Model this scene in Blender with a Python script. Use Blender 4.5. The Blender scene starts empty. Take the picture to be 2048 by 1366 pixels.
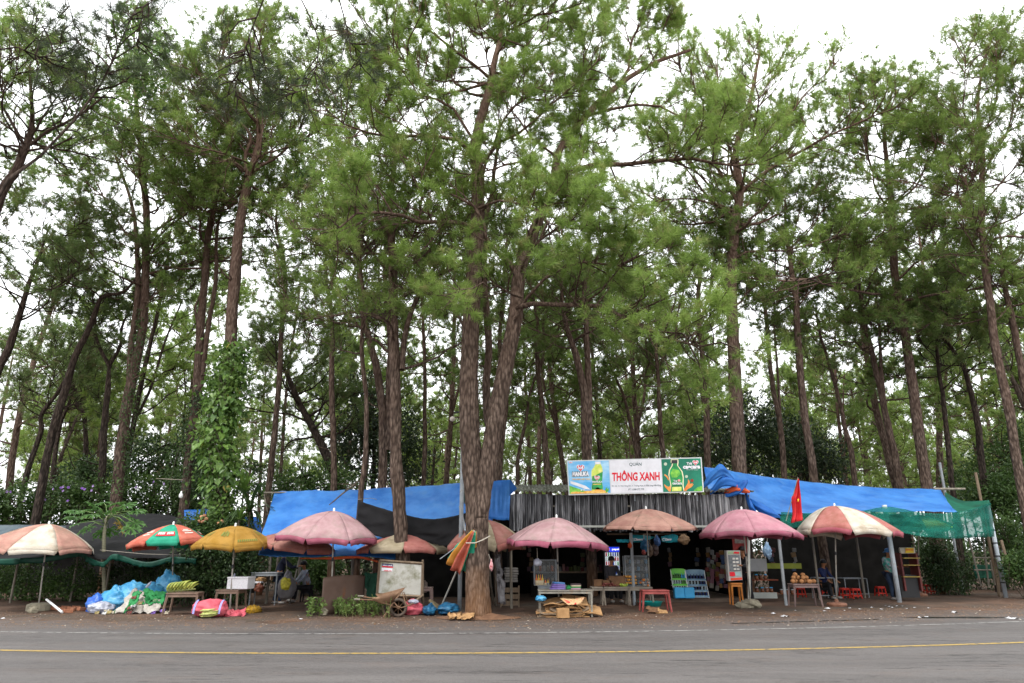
import bpy, math, random
import numpy as np
from mathutils import Vector
C = bpy.context.scene
COL = C.collection
R = math.radians
PI = math.pi
random.seed(7)
# ---------------------------------------------------------------- camera
EYE = 1.6
PITCH = R(17.0)
FPX = 1365.0
cam_d = bpy.data.cameras.new('camera')
cam = bpy.data.objects.new('camera', cam_d)
COL.objects.link(cam)
cam.location = (0, 0, EYE)
cam.rotation_euler = (R(90) + PITCH, 0, 0)
cam_d.sensor_width = 36.0
cam_d.lens = FPX / 2048 * 36
cam_d.clip_start = 0.1
cam_d.clip_end = 2500
C.camera = cam
# ---------------------------------------------------------------- sky (overcast) and soft sun
SUN_EL, SUN_AZ = R(58), R(205)
w = bpy.data.worlds.new('World')
C.world = w
w.use_nodes = True
nt = w.node_tree
for n in list(nt.nodes):
    nt.nodes.remove(n)
wo = nt.nodes.new('ShaderNodeOutputWorld')
wb = nt.nodes.new('ShaderNodeBackground')
sk = nt.nodes.new('ShaderNodeTexSky')
sk.sky_type = 'NISHITA'
sk.sun_disc = False
sk.sun_elevation = SUN_EL
sk.sun_rotation = SUN_AZ
sk.air_density = 1.0
sk.dust_density = 6.0
sk.ozone_density = 1.0
tc = nt.nodes.new('ShaderNodeTexCoord')
sx = nt.nodes.new('ShaderNodeSeparateXYZ')
nt.links.new(tc.outputs['Generated'], sx.inputs[0])
mr = nt.nodes.new('ShaderNodeMapRange')           # CIE overcast: brighter towards the zenith
mr.inputs['From Min'].default_value = -0.05
mr.inputs['From Max'].default_value = 0.9
mr.inputs['To Min'].default_value = 13.5
mr.inputs['To Max'].default_value = 25.0
nt.links.new(sx.outputs['Z'], mr.inputs['Value'])
nz = nt.nodes.new('ShaderNodeTexNoise')
nz.inputs['Scale'].default_value = 2.2
nz.inputs['Detail'].default_value = 3
nt.links.new(tc.outputs['Generated'], nz.inputs['Vector'])
mr2 = nt.nodes.new('ShaderNodeMapRange')
mr2.inputs['To Min'].default_value = 0.9
mr2.inputs['To Max'].default_value = 1.1
nt.links.new(nz.outputs['Fac'], mr2.inputs['Value'])
mu = nt.nodes.new('ShaderNodeMath')
mu.operation = 'MULTIPLY'
nt.links.new(mr.outputs['Result'], mu.inputs[0])
nt.links.new(mr2.outputs['Result'], mu.inputs[1])
vm = nt.nodes.new('ShaderNodeVectorMath')
vm.operation = 'SCALE'
vm.inputs[0].default_value = (0.965, 0.985, 1.0)
nt.links.new(mu.outputs[0], vm.inputs['Scale'])
mx = nt.nodes.new('ShaderNodeMix')
mx.data_type = 'RGBA'
mx.inputs['Factor'].default_value = 0.93
nt.links.new(sk.outputs[0], mx.inputs[6])
nt.links.new(vm.outputs[0], mx.inputs[7])
nt.links.new(mx.outputs[2], wb.inputs['Color'])
wb.inputs['Strength'].default_value = 0.1
nt.links.new(wb.outputs[0], wo.inputs[0])
sun_d = bpy.data.lights.new('sun', 'SUN')
sun_d.energy = 1.5
sun_d.angle = R(14)
sun_d.color = (1.0, 0.96, 0.9)
sun = bpy.data.objects.new('sun', sun_d)
COL.objects.link(sun)
_sd = Vector((math.sin(SUN_AZ) * math.cos(SUN_EL), math.cos(SUN_AZ) * math.cos(SUN_EL), math.sin(SUN_EL)))
sun.rotation_euler = _sd.to_track_quat('Z', 'Y').to_euler()
C.view_settings.view_transform = 'Standard'
C.view_settings.look = 'None'
C.view_settings.exposure = 0.58
C.view_settings.gamma = 1
C.view_settings.use_curve_mapping = False
C.cycles.max_bounces = 8
C.cycles.diffuse_bounces = 5
C.cycles.glossy_bounces = 3
C.cycles.transmission_bounces = 4
C.cycles.transparent_max_bounces = 12
C.cycles.use_denoising = True

# ---------------------------------------------------------------- placing helpers
_c, _s = math.cos(PITCH), math.sin(PITCH)
def P(px, py, Y):
    x = (px - 1024) / FPX
    u = (683 - py) / FPX
    d = _c - _s * u
    k = Y / d
    return Vector((x * k, Y, EYE + (_s + _c * u) * k))
def G(px, py, z=0.0):
    x = (px - 1024) / FPX
    u = (683 - py) / FPX
    dz = _s + _c * u
    k = (z - EYE) / dz
    return Vector((x * k, (_c - _s * u) * k, z))
def W(px, Y, z):
    """point at depth Y and height z under picture column px"""
    ax = Y * _c + (z - EYE) * _s
    return Vector(((px - 1024) / FPX * ax, Y, z))
# ---------------------------------------------------------------- materials
def lin(h):
    h = h.lstrip('#')
    v = [int(h[i:i + 2], 16) / 255 for i in (0, 2, 4)]
    return tuple(x / 12.92 if x <= .04045 else ((x + .055) / 1.055) ** 2.4 for x in v)
_m = {}
def mat(name, col, col2=None, scale=4.0, rough=.8, bump=0.0, bscale=None, metal=0.0, spec=.3, stretch=(1, 1, 1),
        trans=0.0, stain=None, stscale=1.5, stlo=.5, sthi=.7, emit=0.0, detail=5, alpha=1.0, lo=.35, hi=.65, glass=False, coat=0.0, ridged=False):
    if name in _m:
        return _m[name]
    m = bpy.data.materials.new(name)
    m.use_nodes = True
    t = m.node_tree
    for n in list(t.nodes):
        t.nodes.remove(n)
    N, L = t.nodes.new, t.links.new
    out = N('ShaderNodeOutputMaterial')
    b = N('ShaderNodeBsdfPrincipled')
    b.inputs['Roughness'].default_value = rough
    b.inputs['Metallic'].default_value = metal
    b.inputs['Specular IOR Level'].default_value = spec
    b.inputs['Coat Weight'].default_value = coat
    co = N('ShaderNodeTexCoord')
    mp = N('ShaderNodeMapping')
    mp.inputs['Scale'].default_value = stretch
    L(co.outputs['Object'], mp.inputs[0])
    nz = N('ShaderNodeTexNoise')
    nz.inputs['Scale'].default_value = scale
    nz.inputs['Detail'].default_value = detail
    nz.inputs['Roughness'].default_value = .6
    L(mp.outputs[0], nz.inputs['Vector'])
    cr = N('ShaderNodeValToRGB')
    cr.color_ramp.elements[0].position = lo
    cr.color_ramp.elements[1].position = hi
    c2 = col2 if col2 is not None else tuple(min(1, x * 1.18) for x in col)
    cr.color_ramp.elements[0].color = (*col, 1)
    cr.color_ramp.elements[1].color = (*c2, 1)
    L(nz.outputs['Fac'], cr.inputs[0])
    cout = cr.outputs[0]
    if stain is not None:
        n2 = N('ShaderNodeTexNoise')
        n2.inputs['Scale'].default_value = stscale
        n2.inputs['Detail'].default_value = 6
        n2.inputs['Roughness'].default_value = .65
        L(co.outputs['Object'], n2.inputs['Vector'])
        m2 = N('ShaderNodeMapRange')
        m2.inputs['From Min'].default_value = stlo
        m2.inputs['From Max'].default_value = sthi
        m2.clamp = True
        L(n2.outputs['Fac'], m2.inputs['Value'])
        mm = N('ShaderNodeMix')
        mm.data_type = 'RGBA'
        L(m2.outputs[0], mm.inputs['Factor'])
        L(cout, mm.inputs[6])
        mm.inputs[7].default_value = (*stain, 1)
        cout = mm.outputs[2]
    L(cout, b.inputs['Base Color'])
    if bump:
        bn = N('ShaderNodeBump')
        bn.inputs['Strength'].default_value = min(1, bump)
        bn.inputs['Distance'].default_value = .02 * max(1, bump)
        n3 = N('ShaderNodeTexNoise')
        n3.inputs['Scale'].default_value = bscale or scale * 3
        if ridged: n3.noise_type = 'RIDGED_MULTIFRACTAL'
        n3.inputs['Detail'].default_value = 4
        L(mp.outputs[0], n3.inputs['Vector'])
        L(n3.outputs['Fac'], bn.inputs['Height'])
        L(bn.outputs[0], b.inputs['Normal'])
    sh = b.outputs[0]
    if emit:
        L(cout, b.inputs['Emission Color'])
        b.inputs['Emission Strength'].default_value = emit
    if trans:
        tr = N('ShaderNodeBsdfTranslucent')
        L(cout, tr.inputs['Color'])
        ms = N('ShaderNodeMixShader')
        ms.inputs[0].default_value = trans
        L(sh, ms.inputs[1])
        L(tr.outputs[0], ms.inputs[2])
        sh = ms.outputs[0]
    if alpha < 1:
        tp = N('ShaderNodeBsdfTransparent')
        ms = N('ShaderNodeMixShader')
        ms.inputs[0].default_value = alpha
        L(tp.outputs[0], ms.inputs[1])
        L(sh, ms.inputs[2])
        sh = ms.outputs[0]
    L(sh, out.inputs[0])
    _m[name] = m
    return m
def plain(name, col, rough=.6, **k):
    return mat(name, tuple(x * .92 for x in col), tuple(min(1, x * 1.06) for x in col), rough=rough, **k)

def leafmat(name, a, b, c, big=.5, small=6.0, trans=.35, rough=.55):
    """leaf colour a..b at clump scale, c sprinkled leaf by leaf"""
    m = bpy.data.materials.new(name)
    m.use_nodes = True
    t = m.node_tree
    for n in list(t.nodes):
        t.nodes.remove(n)
    N, L = t.nodes.new, t.links.new
    out = N('ShaderNodeOutputMaterial')
    co = N('ShaderNodeTexCoord')
    n1 = N('ShaderNodeTexNoise')
    n1.inputs['Scale'].default_value = big
    n1.inputs['Detail'].default_value = 4
    L(co.outputs['Object'], n1.inputs['Vector'])
    r1 = N('ShaderNodeMapRange')
    r1.inputs['From Min'].default_value = .38
    r1.inputs['From Max'].default_value = .62
    L(n1.outputs['Fac'], r1.inputs['Value'])
    x1 = N('ShaderNodeMix')
    x1.data_type = 'RGBA'
    L(r1.outputs[0], x1.inputs['Factor'])
    x1.inputs[6].default_value = (*a, 1)
    x1.inputs[7].default_value = (*b, 1)
    n2 = N('ShaderNodeTexNoise')
    n2.inputs['Scale'].default_value = small
    n2.inputs['Detail'].default_value = 2
    L(co.outputs['Object'], n2.inputs['Vector'])
    r2 = N('ShaderNodeMapRange')
    r2.inputs['From Min'].default_value = .55
    r2.inputs['From Max'].default_value = .72
    L(n2.outputs['Fac'], r2.inputs['Value'])
    x2 = N('ShaderNodeMix')
    x2.data_type = 'RGBA'
    L(r2.outputs[0], x2.inputs['Factor'])
    L(x1.outputs[2], x2.inputs[6])
    x2.inputs[7].default_value = (*c, 1)
    oi = N('ShaderNodeObjectInfo')
    r3 = N('ShaderNodeMapRange')
    r3.inputs['To Min'].default_value = .82
    r3.inputs['To Max'].default_value = 1.15
    L(oi.outputs['Random'], r3.inputs['Value'])
    vs = N('ShaderNodeVectorMath')
    vs.operation = 'SCALE'
    L(x2.outputs[2], vs.inputs[0])
    L(r3.outputs[0], vs.inputs['Scale'])
    b_ = N('ShaderNodeBsdfPrincipled')
    b_.inputs['Roughness'].default_value = rough
    b_.inputs['Specular IOR Level'].default_value = .35
    L(vs.outputs[0], b_.inputs['Base Color'])
    tr = N('ShaderNodeBsdfTranslucent')
    L(vs.outputs[0], tr.inputs['Color'])
    ms = N('ShaderNodeMixShader')
    ms.inputs[0].default_value = trans
    L(b_.outputs[0], ms.inputs[1])
    L(tr.outputs[0], ms.inputs[2])
    L(ms.outputs[0], out.inputs[0])
    _m[name] = m
    return m
# ---------------------------------------------------------------- object helpers
ORI = {}
def origin(o):
    while o is not None:
        if o.name in ORI:
            return ORI[o.name]
        o = o.parent
    return Vector((0, 0, 0))
def tag(o, label=None, cat=None, group=None, kind=None):
    if label: o['label'] = label
    if cat: o['category'] = cat
    if group: o['group'] = group
    if kind: o['kind'] = kind
    return o
def thing(name, loc, label, cat, group=None):
    o = bpy.data.objects.new(name, None)
    COL.objects.link(o)
    o.location = Vector(loc)
    o.empty_display_size = .1
    ORI[o.name] = Vector(loc)
    return tag(o, label, cat, group)
def mesh_np(name, V, F, material, parent=None, smooth=True, at=None, midx=None):
    """V (n,3) world coordinates, F: list of arrays with 3 or 4 columns"""
    V = np.asarray(V, dtype=np.float64).reshape(-1, 3)
    if parent is not None:
        off = origin(parent)
    else:
        off = Vector(at) if at is not None else Vector((0, 0, 0))
    V = V - np.array(off)
    if not isinstance(F, (list, tuple)):
        F = [F]
    F = [np.asarray(f, dtype=np.int32) for f in F if len(f)]
    F2 = []
    for f in F:
        if f.shape[1] == 4:
            tri = f[:, 2] == f[:, 3]
            F2 += [q_ for q_ in (f[~tri], f[tri][:, :3]) if len(q_)]
        else: F2.append(f)
    F = F2
    me = bpy.data.meshes.new(name)
    me.vertices.add(len(V))
    me.vertices.foreach_set('co', V.astype(np.float32).ravel())
    idx = np.concatenate([f.ravel() for f in F])
    cnt = np.concatenate([np.full(len(f), f.shape[1], dtype=np.int32) for f in F])
    st = np.zeros(len(cnt), dtype=np.int32)
    st[1:] = np.cumsum(cnt)[:-1]
    me.loops.add(len(idx))
    me.loops.foreach_set('vertex_index', idx)
    me.polygons.add(len(cnt))
    me.polygons.foreach_set('loop_start', st)
    me.polygons.foreach_set('loop_total', cnt)
    me.polygons.foreach_set('use_smooth', np.full(len(cnt), bool(smooth)))
    mats = material if isinstance(material, (list, tuple)) else [material]
    for m in mats:
        me.materials.append(m)
    if midx is not None:
        me.polygons.foreach_set('material_index', np.asarray(midx, dtype=np.int32))
    me.update(calc_edges=True)
    o = bpy.data.objects.new(name, me)
    COL.objects.link(o)
    if parent is not None:
        o.parent = parent
    else:
        o.location = off
        ORI[o.name] = off
    return o
class MB:
    def __init__(s):
        s.v, s.f, s.mi, s.n = [], [], [], 0
    def add(s, V, F, mi=0):
        V = [tuple(p) for p in V]
        s.v += V
        for f in F:
            s.f.append(tuple(i + s.n for i in f))
            s.mi.append(mi)
        s.n += len(V)
        return s
    def box(s, c, size, rz=0, rx=0, ry=0, mi=0, taper=1.0):
        hx, hy, hz = size[0] / 2, size[1] / 2, size[2] / 2
        from mathutils import Euler
        M = Euler((rx, ry, rz)).to_matrix()
        V = []
        for z in (-1, 1):
            k = taper if z > 0 else 1
            for (x, y) in ((-1, -1), (1, -1), (1, 1), (-1, 1)):
                V.append(M @ Vector((x * hx * k, y * hy * k, z * hz)) + Vector(c))
        return s.add(V, [(3, 2, 1, 0), (4, 5, 6, 7), (0, 1, 5, 4), (1, 2, 6, 5), (2, 3, 7, 6), (3, 0, 4, 7)], mi)
    def tube(s, pts, r, n=8, mi=0, cap=True):
        pts = [Vector(p) for p in pts]
        if not isinstance(r, (list, tuple)):
            r = [r] * len(pts)
        base = s.n
        V = []
        t0 = (pts[-1] - pts[0]).normalized()
        ref = Vector((0, 0, 1)) if abs(t0.z) < .8 else Vector((1, 0, 0))
        for i, p in enumerate(pts):
            a = pts[max(0, i - 1)]
            b = pts[min(len(pts) - 1, i + 1)]
            t = (b - a).normalized()
            u = t.cross(ref)
            if u.length < 1e-4:
                u = t.cross(Vector((0, 1, .3)))
            u.normalize()
            v = t.cross(u)
            for k in range(n):
                q = 2 * PI * k / n
                V.append(p + (u * math.cos(q) + v * math.sin(q)) * r[i])
        F = []
        for i in range(len(pts) - 1):
            for k in range(n):
                k2 = (k + 1) % n
                F.append((i * n + k, i * n + k2, (i + 1) * n + k2, (i + 1) * n + k))
        if cap:
            F.append(tuple(range(n))[::-1])
            F.append(tuple((len(pts) - 1) * n + k for k in range(n)))
        return s.add(V, F, mi)
    def lathe(s, c, prof, n=16, mi=0, M=None):
        """prof: list of (radius, z)"""
        V = []
        c = Vector(c)
        for (r, z) in prof:
            for k in range(n):
                q = 2 * PI * k / n
                p = Vector((r * math.cos(q), r * math.sin(q), z))
                if M is not None:
                    p = M @ p
                V.append(c + p)
        F = []
        for i in range(len(prof) - 1):
            for k in range(n):
                k2 = (k + 1) % n
                F.append((i * n + k, i * n + k2, (i + 1) * n + k2, (i + 1) * n + k))
        F.append(tuple(range(n))[::-1])
        F.append(tuple((len(prof) - 1) * n + k for k in range(n)))
        return s.add(V, F, mi)
    def grid(s, fn, nu, nv, mi=0):
        V = [fn(i / nu, j / nv) for j in range(nv + 1) for i in range(nu + 1)]
        F = [(j * (nu + 1) + i, j * (nu + 1) + i + 1, (j + 1) * (nu + 1) + i + 1, (j + 1) * (nu + 1) + i)
             for j in range(nv) for i in range(nu)]
        return s.add(V, F, mi)
    def prism(s, outline, d, mi=0):
        """outline: list of 3D points, extruded by vector d"""
        d = Vector(d)
        n = len(outline)
        V = [Vector(p) for p in outline] + [Vector(p) + d for p in outline]
        F = [tuple(range(n))[::-1], tuple(range(n, 2 * n))]
        F += [(i, (i + 1) % n, n + (i + 1) % n, n + i) for i in range(n)]
        return s.add(V, F, mi)
    def build(s, name, m, parent=None, smooth=False, bevel=0, solid=0, at=None, sub=0, label=None):
        off = origin(parent) if parent is not None else (Vector(at) if at is not None else Vector((0, 0, 0)))
        me = bpy.data.meshes.new(name)
        me.from_pydata([tuple(Vector(v) - off) for v in s.v], [], s.f)
        for mm in (m if isinstance(m, (list, tuple)) else [m]):
            me.materials.append(mm)
        me.polygons.foreach_set('material_index', s.mi)
        if smooth:
            me.polygons.foreach_set('use_smooth', [True] * len(s.f))
        me.update()
        o = bpy.data.objects.new(name, me)
        COL.objects.link(o)
        if parent is not None:
            o.parent = parent
        else:
            o.location = off
            ORI[o.name] = off
        if solid:
            md = o.modifiers.new('thick', 'SOLIDIFY')
            md.thickness = solid
            md.offset = 0
        if bevel:
            md = o.modifiers.new('edge', 'BEVEL')
            md.width = bevel
            md.segments = 2
            md.limit_method = 'ANGLE'
        if sub:
            md = o.modifiers.new('sub', 'SUBSURF')
            md.levels = sub
            md.render_levels = sub
        if label:
            o['label'] = label
        return o
def copy_tree(o, loc=None, rz=None, parent=None, label=None):
    c = o.copy()
    COL.objects.link(c)
    if parent is not None:
        c.parent = parent
    if loc is not None:
        c.location = loc
    if rz is not None:
        c.rotation_euler = (0, 0, rz)
    if label:
        c['label'] = label
    for ch in list(o.children):
        copy_tree(ch, parent=c)
    return c
def _h(i):
    return (math.sin(i * 127.1) * 43758.5453) % 1.0
def vnoise(x, y=0.0, z=0.0, seed=0.0):
    from mathutils import noise
    return noise.noise(Vector((x + seed * 13.7, y + seed * 7.3, z + seed * 3.1)))
# ---------------------------------------------------------------- the setting: ground and road
def ring_sheet(x0, x1, f0, f1, nx, ny, z, wob=0):
    mb = MB()
    def fn(u, v):
        x = x0 + (x1 - x0) * u
        a, b = f0(x), f1(x)
        y = a + (b - a) * v
        if wob and v > .99:
            y += wob * (vnoise(x * .8, 3.1) + .5 * vnoise(x * 3.1, 9.1) + .25 * vnoise(x * 9.0, 5.5))
        return (x, y, z)
    return mb.grid(fn, nx, ny)
def yel(x): return 12.05 + .05 * x + .0100 * x * x if abs(x) < 30 else 12.05 + .05 * x + .01 * 900 + .6 * (abs(x) - 30)
def whi(x): return 14.85 + .08 * x + .0095 * x * x if abs(x) < 30 else 14.85 + .08 * x + .0095 * 900 + .57 * (abs(x) - 30)

def ground_mat():
    m = mat('red_dirt', (.078, .046, .033), (.14, .088, .062), scale=1.1, rough=.95, bump=.9, bscale=14,
            stain=(.075, .06, .048), stscale=.35, stlo=.45, sthi=.62, spec=.1)
    return m
mb = MB()
def gz(x, y):
    r = max(0, y - 20)
    return .02 * vnoise(x * .35, y * .35) * min(1, max(0, (y - 17) / 3)) + 0
xs = sorted(set([-700, -400, -250, -150, -100, -70, -50] + list(np.arange(-40, 41, 2.0)) + [50, 70, 100, 150, 250, 400, 700]))
ys = sorted(set([-300, -100, -30, -5, 5, 10] + list(np.arange(15, 40, 1.0)) + [45, 50, 60, 80, 100, 140, 200, 300, 500, 900]))
mb.add([(x, y, gz(x, y) if y < 500 else gz(x, 500)) for y in ys for x in xs],
       [(j * len(xs) + i, j * len(xs) + i + 1, (j + 1) * len(xs) + i + 1, (j + 1) * len(xs) + i)
        for j in range(len(ys) - 1) for i in range(len(xs) - 1)])
o = mb.build('ground', ground_mat(), smooth=True)
tag(o, kind='structure')
# asphalt: dust grows over it towards the shoulder
def asphalt(name, gmin, gmax, base, base2, dust):
    m = bpy.data.materials.new(name)
    m.use_nodes = True
    t = m.node_tree
    b = t.nodes['Principled BSDF']
    N, L = t.nodes.new, t.links.new
    co = N('ShaderNodeTexCoord')
    sp = N('ShaderNodeSeparateXYZ')
    L(co.outputs['Object'], sp.inputs[0])
    def noise(sc, det, st=(1, 1, 1), ro=.6):
        mp = N('ShaderNodeMapping')
        mp.inputs['Scale'].default_value = st
        L(co.outputs['Object'], mp.inputs[0])
        n = N('ShaderNodeTexNoise')
        n.inputs['Scale'].default_value = sc
        n.inputs['Detail'].default_value = det
        n.inputs['Roughness'].default_value = ro
        L(mp.outputs[0], n.inputs['Vector'])
        return n.outputs['Fac']
    def ramp(src, a, b_, c0, c1):
        r = N('ShaderNodeMapRange')
        r.inputs['From Min'].default_value = a
        r.inputs['From Max'].default_value = b_
        r.inputs['To Min'].default_value = c0
        r.inputs['To Max'].default_value = c1
        L(src, r.inputs['Value'])
        return r.outputs[0]
    def mixc(f, a, c):
        x = N('ShaderNodeMix')
        x.data_type = 'RGBA'
        L(f, x.inputs['Factor'])
        if isinstance(a, tuple): x.inputs[6].default_value = (*a, 1)
        else: L(a, x.inputs[6])
        x.inputs[7].default_value = (*c, 1)
        return x.outputs[2]
    streak = ramp(noise(1.0, 5, (.12, 1.6, 1)), .35, .65, 0, 1)
    c = mixc(streak, base, base2)
    # wheel tracks polished darker, a band of dust beside the centre line, patched repairs
    at0 = N('ShaderNodeAttribute'); at0.attribute_name = 'edge'
    wv = N('ShaderNodeMath'); wv.operation = 'SINE'
    wm_ = N('ShaderNodeMath'); wm_.operation = 'MULTIPLY_ADD'
    L(at0.outputs['Fac'], wm_.inputs[0]); wm_.inputs[1].default_value = 3.9; L(ramp(noise(.5, 3, (.2, 1, 1)), 0, 1, -1.2, 1.2), wm_.inputs[2])
    L(wm_.outputs[0], wv.inputs[0])
    c = mixc(ramp(wv.outputs[0], -.2, 1, 0, .38), c, tuple(x * .68 for x in base))
    pt_ = ramp(noise(.45, 2, (.35, 1.3, 1), .4), .60, .61, 0, .35)
    c = mixc(pt_, c, tuple(x * .6 for x in base))
    c = mixc(ramp(noise(1.7, 6, (.4, 1, 1), .7), .52, .75, 0, .55), c, dust)
    grit = ramp(noise(70, 2), .35, .7, 0, .55)
    c = mixc(grit, c, tuple(x * 1.7 for x in base2))
    grit2 = ramp(noise(38, 2), .62, .72, 0, .8)
    c = mixc(grit2, c, tuple(x * .45 for x in base))
    # thin cracks that run along the road
    cr = ramp(noise(2.4, 4, (.16, 3.0, 1), .5), .486, .497, 0, 1)
    cr2 = ramp(noise(2.4, 4, (.16, 3.0, 1), .5), .503, .514, 1, 0)
    ml = N('ShaderNodeMath'); ml.operation = 'MULTIPLY'
    L(cr, ml.inputs[0]); L(cr2, ml.inputs[1])
    gate = ramp(noise(.7, 3, (.5, 1.5, 1)), .44, .54, 0, 1.0)
    m2 = N('ShaderNodeMath'); m2.operation = 'MULTIPLY'
    L(ml.outputs[0], m2.inputs[0]); L(gate, m2.inputs[1])
    c = mixc(m2.outputs[0], c, tuple(x * .3 for x in base))
    at = N('ShaderNodeAttribute')
    at.attribute_name = 'edge'
    ad = N('ShaderNodeMath'); ad.operation = 'ADD'
    L(at.outputs['Fac'], ad.inputs[0])
    L(ramp(noise(1.6, 6, (.5, 1, 1)), .3, .7, -.9, .9), ad.inputs[1])
    d = ramp(ad.outputs[0], gmin, gmax, 0, 1)
    c = mixc(d, c, dust)
    L(c, b.inputs['Base Color'])
    b.inputs['Specular IOR Level'].default_value = .28
    L(ramp(noise(3, 4), .3, .7, .62, .85), b.inputs['Roughness'])
    bn = N('ShaderNodeBump')
    bn.inputs['Strength'].default_value = .5
    bn.inputs['Distance'].default_value = .01
    L(noise(60, 3), bn.inputs['Height'])
    L(bn.outputs[0], b.inputs['Normal'])
    return m
am = asphalt('asphalt', .1, 3.0, (.063, .057, .056), (.094, .086, .083), (.09, .06, .045))
mb = ring_sheet(-60, 60, lambda x: -4, lambda x: whi(x) + 2.5 + (.0 if x < 4 else min(.6, (x - 4) * .1)), 900, 24, .006, wob=1.0)
o = mb.build('road', am, smooth=True)
tag(o, kind='structure')
at = o.data.attributes.new('edge', 'FLOAT', 'POINT')
at.data.foreach_set('value', [v.co.y - whi(v.co.x) for v in o.data.vertices])
ym = mat('yellow_road_paint', (.30, .2, .05), (.38, .26, .075), scale=9, rough=.7, stain=(.09, .08, .07), stscale=9, stlo=.5, sthi=.64, detail=9)
wm = mat('worn_white_road_paint', (.24, .23, .22), (.32, .31, .3), scale=9, rough=.75, stain=(.075, .068, .066), stscale=7, stlo=.47, sthi=.6)
tag(ring_sheet(-60, 60, lambda x: yel(x) - .06, lambda x: yel(x) + .07, 300, 1, .0105).build('yellow_centre_line', ym), kind='structure')
tag(ring_sheet(-60, 60, lambda x: whi(x) - .05, lambda x: whi(x) + .05, 300, 1, .0105).build('white_edge_line', wm), kind='structure')
# ---------------------------------------------------------------- trees
rng = np.random.default_rng(11)
def nrm(a):
    return a / np.maximum(1e-9, np.linalg.norm(a, axis=-1, keepdims=True))
def tubes(Pa, Ra, s):
    """Pa (N,k,3), Ra (N,k): returns verts, quads"""
    N, k, _ = Pa.shape
    T = np.empty_like(Pa)
    T[:, 1:-1] = Pa[:, 2:] - Pa[:, :-2]
    T[:, 0] = Pa[:, 1] - Pa[:, 0]
    T[:, -1] = Pa[:, -1] - Pa[:, -2]
    T = nrm(T)
    mean = nrm(Pa[:, -1] - Pa[:, 0])
    ref = np.where(np.abs(mean[:, 2:3]) < .8, np.array([[0, 0, 1.]]), np.array([[1., 0, 0]]))
    U = nrm(np.cross(T, ref[:, None, :]))
    V = np.cross(T, U)
    a = np.arange(s) * 2 * np.pi / s
    ca, sa = np.cos(a), np.sin(a)
    X = Pa[:, :, None, :] + Ra[:, :, None, None] * (U[:, :, None, :] * ca[None, None, :, None] + V[:, :, None, :] * sa[None, None, :, None])
    b = (np.arange(N) * k * s)[:, None, None]
    i = (np.arange(k - 1) * s)[None, :, None]
    j = np.arange(s)[None, None, :]
    j2 = (j + 1) % s
    F = np.stack([b + i + j, b + i + j2, b + i + s + j2, b + i + s + j], -1).reshape(-1, 4)
    return X.reshape(-1, 3), F
class Acc:
    def __init__(s): s.V, s.F, s.n = [], [], 0
    def add(s, V, F):
        s.V.append(V); s.F.append(F + s.n); s.n += len(V)
    def get(s): return np.concatenate(s.V), np.concatenate(s.F)
def cones(A, B_, r):
    d = nrm(B_ - A)
    ref = np.where(np.abs(d[:, 2:3]) < .8, np.array([[0, 0, 1.]]), np.array([[1., 0, 0]]))
    U = nrm(np.cross(d, ref)); W_ = np.cross(d, U)
    V = np.stack([A + U * r, A + (-.5 * U + .87 * W_) * r, A + (-.5 * U - .87 * W_) * r, B_], 1).reshape(-1, 3)
    b = (np.arange(len(A)) * 4)[:, None]
    return V, np.concatenate([b + np.array([t]) for t in ((0, 1, 3, 3), (1, 2, 3, 3), (2, 0, 3, 3))], 0)
def catmull(pts, n):
    pts = np.array([tuple(p) for p in pts], float)
    e = np.concatenate([[2 * pts[0] - pts[1]], pts, [2 * pts[-1] - pts[-2]]])
    out = []
    m = len(pts) - 1
    for i in np.linspace(0, m - 1e-6, n):
        a = int(i); t = i - a
        p0, p1, p2, p3 = e[a], e[a + 1], e[a + 2], e[a + 3]
        out.append(.5 * ((2 * p1) + (-p0 + p2) * t + (2 * p0 - 5 * p1 + 4 * p2 - p3) * t * t + (-p0 + 3 * p1 - 3 * p2 + p3) * t ** 3))
    return np.array(out)
def gen_paths(S, D, Ln, k, wob, up, g):
    N = len(S)
    out = np.empty((N, k, 3))
    out[:, 0] = S
    d = nrm(D)
    st = (Ln / (k - 1))[:, None]
    for j in range(1, k):
        d = nrm(d + wob * g.normal(size=(N, 3)) + np.array([0, 0, up]))
        out[:, j] = out[:, j - 1] + d * st
    return out
def sample(Pa, idx, u):
    k = Pa.shape[1]
    f = u * (k - 1)
    a = np.minimum(f.astype(int), k - 2)
    t = (f - a)[:, None]
    p = Pa[idx, a] * (1 - t) + Pa[idx, a + 1] * t
    return p, nrm(Pa[idx, a + 1] - Pa[idx, a])
def side(T, ang, g, flat=.45):
    r = g.normal(size=T.shape)
    r[:, 2] *= flat
    r = nrm(r - T * np.sum(r * T, 1, keepdims=True))
    return nrm(T * np.cos(ang)[:, None] + r * np.sin(ang)[:, None])
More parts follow.
